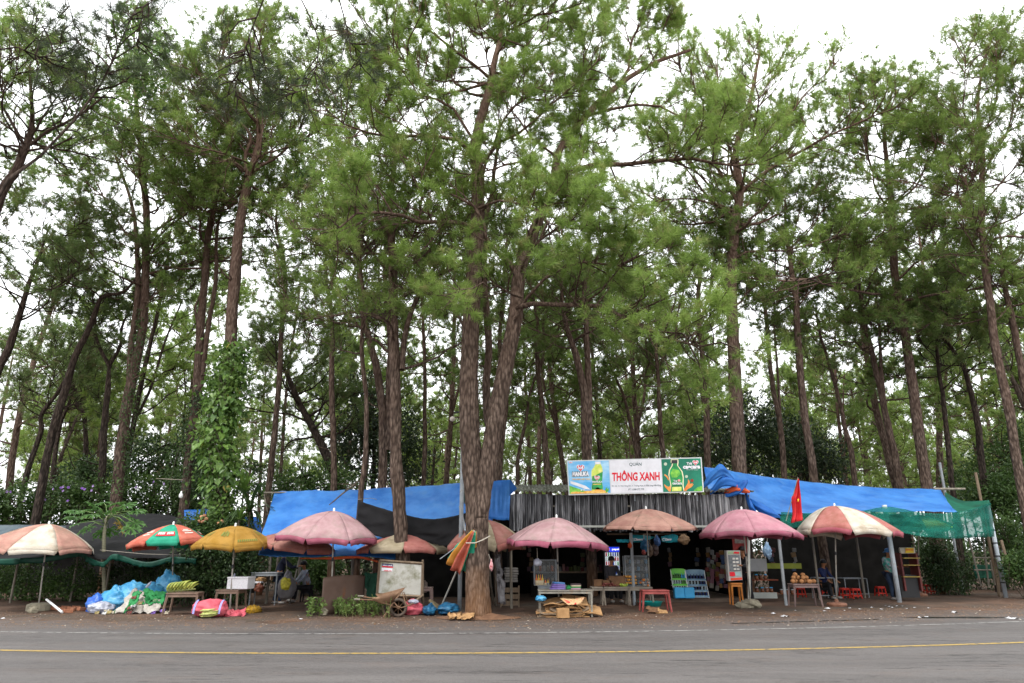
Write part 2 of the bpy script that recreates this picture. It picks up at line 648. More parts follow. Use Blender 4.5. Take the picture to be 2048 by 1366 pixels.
def needles(Pt, Ax, n, ln, wd, g, spread=1.25):
    """Pt (T,3) tips, Ax (T,3) shoot axes: n thin blades each"""
    T = len(Pt)
    P0 = np.repeat(Pt, n, 0)
    A = np.repeat(nrm(Ax), n, 0)
    sc = np.repeat(g.uniform(.75, 1.2, T), n)
    P0 = P0 - A * (g.random(T * n) * .14)[:, None]
    r = g.normal(size=A.shape)
    r = nrm(r - A * np.sum(r * A, 1, keepdims=True))
    ph = .15 + spread * np.sqrt(g.random(T * n))
    D = A * np.cos(ph)[:, None] + r * np.sin(ph)[:, None]
    D[:, 2] -= .12
    D = nrm(D)
    L_ = (ln * sc * g.uniform(.75, 1.1, T * n))[:, None]
    Wd = nrm(np.cross(D, g.normal(size=D.shape))) * wd * .5
    V = np.stack([P0 - Wd * .6, P0 + Wd * .6, P0 + D * L_ * .6 + Wd, P0 + D * L_], 1)
    V[:, 2] = P0 + D * L_ * .55 + Wd
    # blade as one thin triangle plus the tip: keep to a single triangle
    V = np.stack([P0 - Wd, P0 + Wd, P0 + D * L_], 1).reshape(-1, 3)
    F = np.arange(len(V)).reshape(-1, 3)
    return V, F
bark = None
def bark_mat(name, a, b, soil=True):
    m = bpy.data.materials.new(name)
    m.use_nodes = True
    t = m.node_tree
    B = t.nodes['Principled BSDF']
    N, L = t.nodes.new, t.links.new
    co = N('ShaderNodeTexCoord')
    mp = N('ShaderNodeMapping')
    mp.inputs['Scale'].default_value = (1, 1, .3)
    L(co.outputs['Object'], mp.inputs[0])
    v = N('ShaderNodeTexVoronoi')
    v.inputs['Scale'].default_value = 17
    v.feature = 'F1'
    L(mp.outputs[0], v.inputs['Vector'])
    n = N('ShaderNodeTexNoise')
    n.inputs['Scale'].default_value = 9
    n.inputs['Detail'].default_value = 6
    L(mp.outputs[0], n.inputs['Vector'])
    r = N('ShaderNodeValToRGB')
    r.color_ramp.elements[0].position = .36
    r.color_ramp.elements[1].position = .66
    r.color_ramp.elements[0].color = (*a, 1)
    r.color_ramp.elements[1].color = (*b, 1)
    L(n.outputs['Fac'], r.inputs[0])
    mr = N('ShaderNodeMapRange')
    mr.inputs['From Min'].default_value = .25
    mr.inputs['From Max'].default_value = .75
    L(v.outputs['Distance'], mr.inputs['Value'])
    x = N('ShaderNodeMix'); x.data_type = 'RGBA'
    L(mr.outputs[0], x.inputs['Factor'])
    L(r.outputs[0], x.inputs[6])
    x.inputs[7].default_value = (a[0] * .5, a[1] * .5, a[2] * .5, 1)
    # redder, smoother bark high up; lichen patches
    n2 = N('ShaderNodeTexNoise'); n2.inputs['Scale'].default_value = 1.3; n2.inputs['Detail'].default_value = 3
    L(co.outputs['Object'], n2.inputs['Vector'])
    sp = N('ShaderNodeSeparateXYZ'); L(co.outputs['Object'], sp.inputs[0])
    ad = N('ShaderNodeMath'); ad.operation = 'MULTIPLY_ADD'
    L(n2.outputs['Fac'], ad.inputs[0]); ad.inputs[1].default_value = 8; L(sp.outputs['Z'], ad.inputs[2])
    m3 = N('ShaderNodeMapRange'); m3.inputs['From Min'].default_value = 9; m3.inputs['From Max'].default_value = 22
    m3.inputs['To Max'].default_value = .5
    L(ad.outputs[0], m3.inputs['Value'])
    x2 = N('ShaderNodeMix'); x2.data_type = 'RGBA'
    L(m3.outputs[0], x2.inputs['Factor']); L(x.outputs[2], x2.inputs[6])
    x2.inputs[7].default_value = (b[0] * .95, b[1] * .74, b[2] * .68, 1)
    last = x2.outputs[2]
    if soil:   # red earth splashed on the foot of the trunk
        a2 = N('ShaderNodeMath'); a2.operation = 'MULTIPLY_ADD'
        L(n2.outputs['Fac'], a2.inputs[0]); a2.inputs[1].default_value = 1.4; L(sp.outputs['Z'], a2.inputs[2])
        m4 = N('ShaderNodeMapRange'); m4.inputs['From Min'].default_value = .7; m4.inputs['From Max'].default_value = 1.9
        m4.inputs['To Min'].default_value = .75; m4.inputs['To Max'].default_value = 0
        L(a2.outputs[0], m4.inputs['Value'])
        x3 = N('ShaderNodeMix'); x3.data_type = 'RGBA'
        L(m4.outputs[0], x3.inputs['Factor']); L(last, x3.inputs[6])
        x3.inputs[7].default_value = (.17, .085, .04, 1)
        last = x3.outputs[2]
    L(last, B.inputs['Base Color'])
    B.inputs['Roughness'].default_value = .95
    B.inputs['Specular IOR Level'].default_value = .1
    bn = N('ShaderNodeBump'); bn.inputs['Strength'].default_value = 1; bn.inputs['Distance'].default_value = .035
    bn.invert = True
    L(v.outputs['Distance'], bn.inputs['Height']); L(bn.outputs[0], B.inputs['Normal'])
    return m
BARK = bark_mat('pine_bark', (.092, .064, .05), (.185, .135, .108))
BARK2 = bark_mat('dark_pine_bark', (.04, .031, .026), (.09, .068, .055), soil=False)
PINE = [leafmat('pine_needles_fresh', (.155, .238, .05), (.235, .335, .075), (.31, .31, .12), big=.45, small=3.0, trans=.5),
        leafmat('pine_needles_mid', (.125, .195, .046), (.19, .28, .066), (.25, .21, .1), big=.4, small=2.5, trans=.46),
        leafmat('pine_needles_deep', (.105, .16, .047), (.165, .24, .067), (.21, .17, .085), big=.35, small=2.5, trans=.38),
        leafmat('pine_needles_shaded', (.03, .045, .018), (.05, .075, .026), (.07, .06, .03), big=.6, small=3, trans=.25)]  # last one: shade of the near silhouetted limbs put into the needle colour
def crown_parts(L1, L1r, g, dens=1.0, b2=(10, 14), tw=5, nn=22, nl=.2, nw=.013, spread=1.25, twl=(.3, .62), up2=.1, b2l=(.26, .48), u0=.22):
    """L1 (N,k,3) limb paths: adds branches, twigs, needles"""
    acc = Acc()
    ax, ap = [], []
    N = len(L1)
    seg = np.linalg.norm(L1[:, 1:] - L1[:, :-1], axis=2).sum(1)
    nb = np.maximum(2, (g.uniform(b2[0], b2[1], N) * np.clip(seg / 4.0, .45, 1.9) * dens).astype(int))
    idx = np.repeat(np.arange(N), nb)
    u = u0 + (1 - u0) * g.random(len(idx)) ** .8
    S, T = sample(L1, idx, u)
    D = side(T, g.uniform(.5, 1.15, len(idx)), g, .28)
    D[:, 2] += .12
    L2n = np.clip(seg[idx] * g.uniform(b2l[0], b2l[1], len(idx)) * (1.15 - .55 * u), .5, 2.4)
    L2 = gen_paths(S, D, L2n, 4, .24, up2, g)
    r0 = (.010 + .010 * L2n)[:, None]
    V, F = tubes(L2, r0 * np.linspace(1, .3, 4)[None, :], 3)
    acc.add(V, F)
    nt_ = np.maximum(2, (g.uniform(tw - 1, tw + 2, len(L2)) * np.clip(L2n / 1.1, .6, 1.8)).astype(int))
    i3 = np.repeat(np.arange(len(L2)), nt_)
    u3 = .3 + .7 * g.random(len(i3)) ** .7
    S3, T3 = sample(L2, i3, u3)
    D3 = side(T3, g.uniform(.35, 1.1, len(i3)), g, .4)
    D3[:, 2] += .25
    L3n = g.uniform(twl[0], twl[1], len(i3))
    L3 = gen_paths(S3, D3, L3n, 3, .2, .18, g)
    V, F = cones(L3[:, 0], L3[:, -1], .009)
    acc.add(V, F)
    ap.append(L3[:, -1]); ax.append(L3[:, -1] - L3[:, -2])
    m = g.random(len(L3)) < .75
    ap.append((L3[m, -1] + L3[m, -2]) / 2); ax.append(L3[m, -1] - L3[m, -2] + .3 * g.normal(size=(m.sum(), 3)) * .1)
    ap.append(L2[:, -1]); ax.append(L2[:, -1] - L2[:, -2])
    Pt, Ax = np.concatenate(ap), np.concatenate(ax)
    Ax = nrm(Ax) + np.array([0, 0, .25])
    NV, NF = needles(Pt, Ax, nn, nl, nw, g, spread)
    return acc, NV, NF
def auto_limbs(path, rad, t0, t1, n, Lm, g, prof=None, elev=(.0, .75), az=None, bend=.07):
    """limbs off a resampled trunk path"""
    ts = np.sort(t0 + (t1 - t0) * (np.arange(n) + g.random(n) * .9) / n)
    k = len(path)
    f = np.clip(ts * (k - 1), 0, k - 1.001)
    a = f.astype(int); tt = (f - a)[:, None]
    S = path[a] * (1 - tt) + path[a + 1] * tt
    q = (ts - t0) / max(1e-6, (t1 - t0))
    el = elev[0] + (elev[1] - elev[0]) * q + g.normal(size=n) * .15
    aa = np.arange(n) * 2.4 + g.uniform(-.5, .5, n) + g.random() * 6
    if az is not None:
        aa = az[0] + (az[1] - az[0]) * g.random(n)
    D = np.stack([np.cos(aa) * np.cos(el), np.sin(aa) * np.cos(el), np.sin(el)], 1)
    pr = (np.sin(np.pi * np.clip(.22 + .72 * q, 0, 1))) if prof is None else prof(q)
    Ln = Lm * pr * g.uniform(.7, 1.2, n)
    L1 = gen_paths(S, D, np.maximum(.8, Ln), 9, .2, bend, g)
    rr = np.interp(ts, np.linspace(0, 1, len(rad)), rad) * g.uniform(.28, .42, n)
    return L1, np.clip(rr, .02, .12)
LIMB_N, LIMB_L = 1.62, 1.15
FINE = False
def build_pine(label, stems, g, group=None, crown=None, custom=None, needle=0, nn=22, nl=.2, nw=.013, barkm=None, dens=1.0, sides=12, name='pine_tree', tw=5, cat='tree', stub=3, u0=.22, b2l=(.26, .48), up2=.1):
    """stems: list of (points, radii); crown: list of dict(stem, t0, t1, n, L ...); custom: list of (points, r0)"""
    base = Vector(stems[0][0][0])
    root = thing(name, (base.x, base.y, 0), label, cat, group)
    acc = Acc()
    rs = []
    for pts, rad in stems:
        Ln = sum((Vector(pts[i + 1]) - Vector(pts[i])).length for i in range(len(pts) - 1))
        n = int(max(12, Ln / (.075 if FINE else .45)))
        sd_n = 46 if FINE else sides
        p = catmull(pts, n)
        r = np.interp(np.linspace(0, 1, n), np.linspace(0, 1, len(rad)), rad)
        # lumps and slight wander
        wv = np.cumsum(g.normal(size=(n, 3)) * (.004 if FINE else .012), 0)
        wv -= np.linspace(0, 1, n)[:, None] * wv[-1]
        p = p + wv * np.array([1, 1, 0])
        V, F = tubes(p[None], r[None], sd_n)
        c = np.repeat(p, sd_n, 0)
        ph = np.tile(np.arange(sd_n), n)
        lump = 1 + .07 * np.sin(ph * 2.1 + np.repeat(np.arange(n), sd_n) * .9) * g.random() + .05 * g.normal(size=len(V))
        if FINE:   # plated bark: ridges stand out between furrows, roots flare at the foot
            from mathutils import noise as _nz
            lump = np.ones(len(V))
            for iv in range(len(V)):
                q_ = V[iv]
                dd = _nz.voronoi((q_[0] * 9, q_[1] * 9, q_[2] * 3.2))[0]
                lump[iv] = 1 + .10 * min(.8, dd[1] - dd[0]) - .03 + .05 * _nz.noise((q_[0] * 3, q_[1] * 3, q_[2] * 1.2))
                if q_[2] < .9 and r[0] > .2:
                    an_ = math.atan2(q_[1] - c[iv][1], q_[0] - c[iv][0])
                    lump[iv] += (.9 - q_[2]) ** 2 * (.06 + .14 * math.sin(an_ * 4 + 1.0))
        V = c + (V - c) * lump[:, None]
        acc.add(V, F)
        rs.append((p, r))
    Ls, Rr, sc = [], [], []
    for cd in (crown or []):
        p, r = rs[cd['s']]
        L1, r1 = auto_limbs(p, r, max(.1, cd['t0'] - .05), cd['t1'], int(cd['n'] * LIMB_N), cd['L'] * LIMB_L, g, elev=cd.get('el', (.0, .75)), az=cd.get('az'), bend=cd.get('bend', .09))
        Ls.append(L1); Rr.append(r1)
    for pts, r0 in (custom or []):
        Ls.append(catmull(pts, 9)[None] + g.normal(size=(1, 9, 3)) * .04); Rr.append(np.array([r0]))
    if Ls:
        L1 = np.concatenate(Ls); r1 = np.concatenate(Rr)
        L1[:, 1:, :] += 0
        V, F = tubes(L1, r1[:, None] * np.linspace(1, .22, 9)[None, :], 6)
        acc.add(V, F)
        a2, NV, NF = crown_parts(L1, r1, g, dens=dens, nn=nn, nl=nl, nw=nw, tw=tw, u0=u0, b2l=b2l, up2=up2)
        V, F = a2.get(); acc.add(V, F)
    # dead stubs on the clear trunk
    if stub:
        p, r = rs[0]
        ii = g.integers(int(len(p) * .25), int(len(p) * .7), stub)
        S = p[ii]; D = g.normal(size=(stub, 3)); D[:, 2] = abs(D[:, 2]) * .4 + .1
        Lp = gen_paths(S, D, g.uniform(.3, 1.3, stub), 5, .18, .05, g)
        V, F = tubes(Lp, (r[ii] * .2)[:, None] * np.linspace(1, .35, 5)[None, :], 5)
        acc.add(V, F)
    V, F = acc.get()
    V[:, 2] = np.maximum(V[:, 2], -.3 if V[:, 1].mean() < 60 else -9)
    mesh_np('trunk', V, F, barkm or BARK, root)
    if Ls:
        c = mesh_np('crown', NV, NF, PINE[needle], root, smooth=False)
        c['kind'] = 'stuff'
    return root
def px_path(pl, Y, dy=0.0):
    """picture polyline bottom-to-top at depth Y; first point dropped to the ground along its own lean"""
    n = len(pl)
    pts = [P(x, y, Y + dy * i / max(1, n - 1)) for i, (x, y) in enumerate(pl)]
    p0, p1 = pts[0], pts[1]
    if p0.z > .3:
        d = (p1 - p0)
        k = p0.z / max(.2, d.z)
        pts.insert(0, Vector((p0.x - d.x * k * .6, p0.y, -.1)))
    else:
        pts[0].z = -.1
    return pts
# ---- the forked pine in the middle
def wr(px, Y):   # picture width -> radius in metres
    return px / 2 * Y / FPX * .86
g = np.random.default_rng(5)
Y0 = 18.15
L = px_path([(957, 1218), (957, 1120), (952, 1000), (938, 800), (943, 640), (955, 470), (957, 350), (952, 290), (975, 200), (988, 130), (1000, 60), (985, -20), (975, -120)], Y0, 1.5)
Rt = px_path([(962, 1000), (982, 880), (1004, 760), (1028, 640), (1036, 545), (1068, 455), (1104, 370), (1118, 300), (1165, 240), (1230, 175), (1300, 130), (1380, 100)], Y0, 2.5)[1:]
Rt[0].y = Y0
Rt = [P(955, 1120, Y0 + .05), P(959, 1060, Y0 - .02)] + Rt
FINE = True
def cl(pl, Ya, Yb, r):
    n = len(pl)
    return ([P(x, y, Ya + (Yb - Ya) * i / (n - 1)) for i, (x, y) in enumerate(pl)], r)
M_custom = [
    cl([(1030, 618), (1080, 610), (1180, 612), (1240, 632), (1310, 668), (1380, 692), (1440, 680)], 18.6, 15.4, .08),
    cl([(1040, 600), (1000, 575), (960, 570), (900, 590)], 18.5, 15.5, .04),
    cl([(1110, 352), (1180, 332), (1260, 325), (1370, 318), (1440, 330), (1520, 325)], 19.5, 17.0, .10),
    cl([(1180, 232), (1240, 215), (1320, 215), (1400, 260), (1470, 300)], 20, 18.5, .06),
    cl([(955, 335), (930, 290), (860, 268), (790, 275), (715, 262), (650, 215)], 18.9, 15.5, .07),
    cl([(960, 330), (1000, 285), (1070, 240), (1150, 170), (1200, 120)], 19, 17, .06),
    cl([(962, 365), (985, 290), (1010, 240), (1050, 200), (1080, 160)], 19, 16.5, .055),
    cl([(950, 455), (900, 445), (830, 440), (770, 425), (700, 440), (640, 470)], 18.6, 14.8, .075),
    cl([(1032, 548), (1000, 512), (972, 470), (955, 420), (900, 380), (830, 370)], 18.6, 17.5, .085),
    cl([(985, 165), (930, 120), (870, 70), (830, 30), (800, -40)], 19.3, 17.5, .06),
    cl([(985, 160), (900, 190), (850, 165), (800, 110), (740, 90), (690, 60)], 19.2, 16.5, .05),
    cl([(1000, 60), (1060, 28), (1140, 18), (1200, -30)], 19.5, 19, .05),
    cl([(1058, 480), (1080, 430), (1110, 400), (1150, 390), (1210, 410)], 18.9, 15.5, .05),
    cl([(1040, 540), (1060, 500), (1120, 460), (1180, 440), (1250, 470)], 18.8, 16.2, .05),
    cl([(958, 420), (1000, 400), (1050, 410), (1100, 440), (1130, 470)], 18.6, 15.2, .045),
    cl([(1104, 370), (1060, 330), (1010, 330), (940, 350), (880, 330)], 19.2, 17.8, .05),
    cl([(940, 700), (925, 640), (900, 610), (850, 580), (800, 560)], 18.4, 19.5, .045),
    cl([(1240, 165), (1260, 90), (1290, 30), (1300, -40)], 20.3, 20.3, .06),
    cl([(1030, 640), (1090, 560), (1170, 520), (1260, 530), (1340, 560)], 18.6, 16.8, .05),
    cl([(958, 300), (900, 220), (850, 190), (790, 190), (730, 200)], 19, 18.0, .05),
]
build_pine('large forked pine in front of the stalls with its foot in red earth', [
    (L, [wr(54, 18.2), wr(52, 18), wr(50, 18), wr(42, 19), wr(38, 19), wr(30, 20), wr(26, 20), wr(20, 20), wr(14, 20), .08, .04]),
    (Rt, [wr(26, 18), wr(36, 18), wr(40, 18), wr(40, 19), wr(36, 19), wr(30, 19), wr(24, 20), wr(18, 20), .12, .08, .05])],
    g, crown=[dict(s=0, t0=.72, t1=1, n=14, L=4.2), dict(s=1, t0=.62, t1=1, n=9, L=3.6, el=(.2, .9))],
    custom=M_custom, needle=0, nn=36, nl=.25, nw=.0145, sides=18, dens=1.35, tw=6, stub=4)
FINE = False
# ---- the other pines traced from the photograph
TR = []
def T_(label, pl, Y, w0, w1, c, n=14, Lm=3.6, needle=1, dens=1.0, nn=17, dy=0, extra=None, custom=None, seed=None, stub=3, bk=None, top=None, tw=5, group=None):
    g = np.random.default_rng(seed if seed is not None else int(abs(pl[0][0]) * 7 + Y))
    p = px_path(pl, Y, dy)
    stems = [(p, [wr(w0 * 1.08, Y), wr(w0, Y), wr((w0 + w1) / 2, Y), wr(w1, Y), max(.03, wr(w1, Y) * .35)])]
    crown = [dict(s=0, t0=c, t1=1, n=n, L=Lm)]
    for e in (extra or []):
        pe = [P(x, y, Y + dy * .5 + e.get('dy', 0) * i / (len(e['p']) - 1)) for i, (x, y) in enumerate(e['p'])]
        stems.append((pe, [wr(e['w'], Y), wr(e['w'] * .8, Y), max(.03, wr(e['w'] * .35, Y))]))
        if e.get('n', 6):
            crown.append(dict(s=len(stems) - 1, t0=e.get('c', .4), t1=1, n=e.get('n', 6), L=e.get('L', Lm * .8)))
    cust = [cl(*a) for a in (custom or [])]
    return build_pine(label, stems, g, crown=crown, custom=cust, needle=needle, nn=nn, nw=.0185 if Y < 26 else .026, nl=.23 if Y < 26 else .25,
                      dens=dens, stub=stub, barkm=bk or BARK, sides=12 if Y < 26 else 9, tw=tw, group=group)
T_('straight pine passing up behind the whiteboard with its lowest part scarred', [(806, 1110), (801, 1000), (796, 900), (797, 760), (791, 620), (786, 500), (780, 400), (790, 300), (770, 200)], 19.6, 30, 18, .5, n=16, Lm=3.9, needle=0, nn=19, dens=1.1,
   extra=[dict(p=[(803, 740), (812, 660), (838, 590), (868, 540), (880, 480), (900, 400)], w=14, n=7, c=.35, dy=1)],
   custom=[([(788, 560), (740, 500), (690, 440), (620, 430), (570, 450)], 20.3, 18, .05), ([(786, 480), (740, 420), (690, 360), (650, 300)], 20.3, 19, .05)])
T_('pine with twin upper stems rising behind the long blue tarp', [(764, 960), (768, 850), (762, 760), (742, 680), (726, 600), (720, 520), (710, 400), (700, 300)], 25, 20, 13, .55, n=13, Lm=3.8,
   extra=[dict(p=[(776, 900), (778, 780), (782, 680), (772, 560), (776, 440), (790, 330)], w=15, n=8, c=.5)])
T_('thin reddish pine with the black net tied to it', [(711, 1206), (714, 1100), (722, 980), (730, 900), (733, 800), (724, 700), (728, 600), (720, 520), (735, 420)], 20.6, 13, 9, .66, n=11, Lm=3.2)
T_('pine with a high wishbone fork above the large pink umbrella', [(667, 965), (666, 860), (663, 760), (665, 680), (664, 620)], 26, 15, 12, .97, n=3, Lm=2.5, stub=2,
   extra=[dict(p=[(664, 625), (655, 580), (650, 520), (655, 440), (640, 350)], w=9, n=8, c=.35), dict(p=[(665, 622), (690, 585), (712, 540), (740, 470), (760, 400)], w=9, n=8, c=.35)])
T_('tall reddish pine wrapped in a heart leaved vine up to half its height', [(436, 1120), (444, 950), (452, 830), (462, 680), (471, 540), (481, 440), (493, 375), (505, 330), (517, 285), (516, 235), (500, 150), (510, 60)], 23.5, 32, 17, .62, n=18, Lm=4.4, needle=0, nn=20, dens=1.35, dy=.8,
   extra=[dict(p=[(494, 352), (492, 310), (503, 275), (480, 245), (450, 225)], w=10, n=4, c=.3, L=2.5)],
   custom=[([(490, 345), (450, 320), (380, 300), (320, 285), (250, 300)], 24.2, 22, .06), ([(515, 245), (560, 190), (620, 150), (660, 110)], 24.3, 22.5, .05), ([(513, 250), (470, 190), (400, 150), (350, 130)], 24.3, 22, .05)])
T_('pine with two intertwined stems behind the vine covered trunk', [(372, 980), (384, 850), (396, 740), (402, 640), (412, 540), (420, 460), (432, 400), (428, 330), (440, 160), (455, 60)], 27, 20, 15, .55, n=19, Lm=4.3,
   extra=[dict(p=[(378, 940), (400, 780), (415, 650), (430, 560), (432, 480), (445, 420), (475, 370)], w=13, n=6, c=.55), dict(p=[(398, 660), (388, 620), (400, 590)], w=7, n=0)])
T_('ivy clad pine splitting low into two parallel stems near the papaya', [(232, 990), (244, 880), (256, 790), (268, 720), (284, 640), (290, 540), (294, 440), (285, 330), (270, 140), (280, 60)], 27, 24, 16, .58, n=19, Lm=4.3, needle=1, nn=18,
   extra=[dict(p=[(258, 800), (262, 700), (276, 600), (276, 500), (262, 400), (230, 310)], w=16, n=8, c=.5)])
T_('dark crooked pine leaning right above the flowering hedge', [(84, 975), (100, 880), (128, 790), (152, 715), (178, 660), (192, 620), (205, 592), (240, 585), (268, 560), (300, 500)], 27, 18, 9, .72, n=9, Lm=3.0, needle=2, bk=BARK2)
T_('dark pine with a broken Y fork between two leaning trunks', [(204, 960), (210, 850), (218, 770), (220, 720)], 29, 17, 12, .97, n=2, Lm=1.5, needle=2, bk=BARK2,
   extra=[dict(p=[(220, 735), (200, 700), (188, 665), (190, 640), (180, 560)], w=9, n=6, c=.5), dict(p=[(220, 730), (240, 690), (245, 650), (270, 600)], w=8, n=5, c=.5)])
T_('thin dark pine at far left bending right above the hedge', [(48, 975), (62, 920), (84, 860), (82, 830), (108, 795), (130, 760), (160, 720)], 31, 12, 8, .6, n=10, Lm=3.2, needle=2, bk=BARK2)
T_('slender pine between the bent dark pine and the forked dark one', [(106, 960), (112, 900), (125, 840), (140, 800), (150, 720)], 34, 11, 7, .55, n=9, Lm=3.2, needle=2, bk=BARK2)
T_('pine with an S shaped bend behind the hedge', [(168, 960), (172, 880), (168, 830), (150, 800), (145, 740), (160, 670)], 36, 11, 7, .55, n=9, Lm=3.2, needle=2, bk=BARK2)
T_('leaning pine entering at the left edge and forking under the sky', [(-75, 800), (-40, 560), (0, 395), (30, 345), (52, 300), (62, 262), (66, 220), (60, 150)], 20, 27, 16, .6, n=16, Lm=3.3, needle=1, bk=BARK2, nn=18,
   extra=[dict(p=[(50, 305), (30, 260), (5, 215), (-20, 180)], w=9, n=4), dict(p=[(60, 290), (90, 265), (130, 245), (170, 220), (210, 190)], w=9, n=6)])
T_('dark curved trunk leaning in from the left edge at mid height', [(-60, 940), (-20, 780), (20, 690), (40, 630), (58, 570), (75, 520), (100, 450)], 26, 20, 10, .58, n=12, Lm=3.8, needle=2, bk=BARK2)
T_('pine rising right of the vine pine with a kinked thin top', [(538, 985), (548, 880), (558, 760), (564, 660), (572, 560), (562, 500), (550, 440), (562, 360)], 27, 14, 9, .58, n=13, Lm=3.6)
T_('slim reddish pine just right of the kinked pine', [(560, 960), (566, 850), (575, 740), (590, 650), (600, 560)], 37, 8, 6, .55, n=10, Lm=3.2, needle=2)
T_('stout dark pine leaning left with heavy low foliage', [(672, 960), (650, 900), (622, 850), (596, 800), (570, 740), (540, 690)], 30, 22, 12, .45, n=13, Lm=3.4, needle=2, bk=BARK2, tw=6)
T_('straight red pine seen in the fork of the large pine', [(985, 930), (972, 800), (975, 680), (968, 560), (970, 450), (985, 380), (990, 330), (1000, 240)], 23, 19, 13, .72, n=10, Lm=3.4)
T_('narrow pine close behind the right stem of the large pine', [(1000, 940), (1012, 800), (1000, 700), (1005, 600), (1010, 520), (1020, 430)], 28, 13, 9, .65, n=10, Lm=3.3)
T_('straight thin pine right of the scarred pine with no low limbs', [(847, 960), (849, 850), (848, 740), (845, 620), (840, 520)], 31, 11, 8, .65, n=10, Lm=3.3)
T_('wavy pine behind the corrugated roof with a split top', [(1098, 975), (1088, 880), (1080, 790), (1072, 720), (1076, 660), (1066, 600), (1055, 520)], 28, 15, 9, .6, n=11, Lm=3.3,
   extra=[dict(p=[(1074, 760), (1090, 690), (1086, 640), (1110, 590)], w=9, n=5)])
T_('thin pine leaning right behind the corrugated roof', [(1035, 970), (1040, 900), (1056, 830), (1066, 770), (1090, 700)], 31, 10, 6, .6, n=9, Lm=3.2)
T_('double pine with twin stems just left of the shop sign', [(1174, 925), (1170, 850), (1166, 780), (1150, 710), (1136, 660), (1124, 610), (1118, 540)], 24.5, 22, 12, .65, n=11, Lm=3.6,
   extra=[dict(p=[(1178, 900), (1180, 800), (1176, 720), (1172, 650), (1168, 590), (1180, 500), (1170, 400)], w=17, n=9, c=.5)])
T_('pine of medium girth above the right end of the shop sign', [(1416, 935), (1413, 850), (1410, 760), (1402, 680), (1396, 600), (1400, 530), (1385, 460)], 28, 15, 11, .6, n=12, Lm=3.6,
   extra=[dict(p=[(1400, 640), (1420, 580), (1428, 520), (1450, 450)], w=8, n=6)])
T_('pine leaning in from the right behind the shop sign', [(1275, 920), (1262, 850), (1250, 800), (1225, 740), (1200, 680)], 33, 10, 6, .5, n=10, Lm=3.2, needle=2)
T_('slender pine behind the middle of the shop sign', [(1328, 920), (1322, 840), (1318, 760), (1312, 680), (1318, 600)], 29, 12, 8, .6, n=10, Lm=3.3)
T_('tall thick pine rising from the bunched blue tarp right of the sign', [(1480, 985), (1474, 880), (1468, 760), (1462, 640), (1461, 520), (1468, 430), (1478, 380), (1470, 300), (1500, 200), (1520, 100)], 25.6, 32, 20, .6, n=18, Lm=4.6, needle=0, nn=20, dens=1.25, dy=.6,
   custom=[([(1464, 620), (1500, 580), (1520, 565)], 25.7, 25, .06), ([(1474, 400), (1440, 340), (1425, 270), (1440, 200), (1430, 120)], 26, 25.5, .09),
           ([(1476, 385), (1540, 340), (1610, 300), (1700, 250), (1800, 210)], 26, 24, .09), ([(1466, 520), (1520, 500), (1570, 500), (1640, 480), (1720, 470)], 25.8, 24, .06),
           ([(1470, 300), (1540, 260), (1620, 180), (1680, 120)], 26, 24.5, .07), ([(1470, 420), (1400, 400), (1330, 400), (1270, 420)], 25.9, 24, .05)])
T_('pale barked pine sloping left between the two thick right hand pines', [(1570, 965), (1562, 860), (1545, 760), (1535, 660), (1526, 580), (1520, 500)], 29, 13, 9, .7, n=9, Lm=3.2,
   extra=[dict(p=[(1562, 850), (1550, 700), (1546, 600), (1552, 500)], w=6, n=4)])
T_('straight pine right of the flag with a crossing limb', [(1628, 970), (1612, 860), (1598, 740), (1590, 620), (1584, 560), (1574, 480), (1570, 400)], 27.2, 18, 13, .62, n=13, Lm=4.0, needle=1, nn=18,
   custom=[([(1600, 600), (1570, 598), (1550, 580)], 27, 26.5, .05), ([(1578, 500), (1620, 460), (1660, 400)], 27, 26.5, .05)])
T_('thin dark pine leaning left behind the blue roof tarp', [(1708, 970), (1698, 890), (1682, 820), (1662, 740), (1640, 670), (1630, 600)], 30, 12, 7, .65, n=9, Lm=3.2, needle=2)
T_('pine leaning left above the red and white umbrella', [(1800, 975), (1780, 870), (1760, 780), (1742, 700), (1724, 620), (1715, 520)], 29, 17, 11, .68, n=11, Lm=3.6,
   extra=[dict(p=[(1776, 860), (1765, 740), (1758, 640), (1750, 560)], w=9, n=5)])
T_('long leaning pine whose trunk shows between two layers of green', [(1858, 985), (1846, 900), (1832, 800), (1815, 690), (1800, 600), (1790, 500), (1784, 420), (1776, 340), (1770, 260), (1785, 180)], 27.6, 24, 15, .66, n=17, Lm=4.2, needle=0, nn=19, dens=1.2, dy=.5,
   custom=[([(1798, 590), (1740, 585), (1680, 575), (1620, 560), (1570, 565)], 27.8, 23, .07), ([(1800, 600), (1860, 590), (1930, 580), (2000, 570), (2060, 555)], 27.8, 23, .07),
           ([(1812, 680), (1880, 640), (1950, 640), (2020, 650)], 27.8, 26, .05), ([(1795, 560), (1840, 520), (1900, 500), (1960, 480)], 27.8, 28, .06)])
T_('dark stemmed pine behind the green net corner', [(1905, 975), (1896, 880), (1886, 780), (1876, 700), (1880, 600)], 29, 12, 8, .65, n=10, Lm=3.3, needle=2, bk=BARK2)
T_('tall pine near the right edge with its trunk leaning left', [(2038, 960), (2018, 830), (1995, 720), (1978, 620), (1966, 520), (1962, 430), (1965, 330), (1955, 200), (1975, 90)], 24, 20, 13, .6, n=23, Lm=3.9, needle=0, nn=20, dens=1.45)
T_('pine at the right edge crossing behind the leaning one', [(2085, 960), (2062, 840), (2042, 740), (2022, 640), (2004, 560), (2000, 470)], 25, 19, 13, .72, n=11, Lm=3.8)
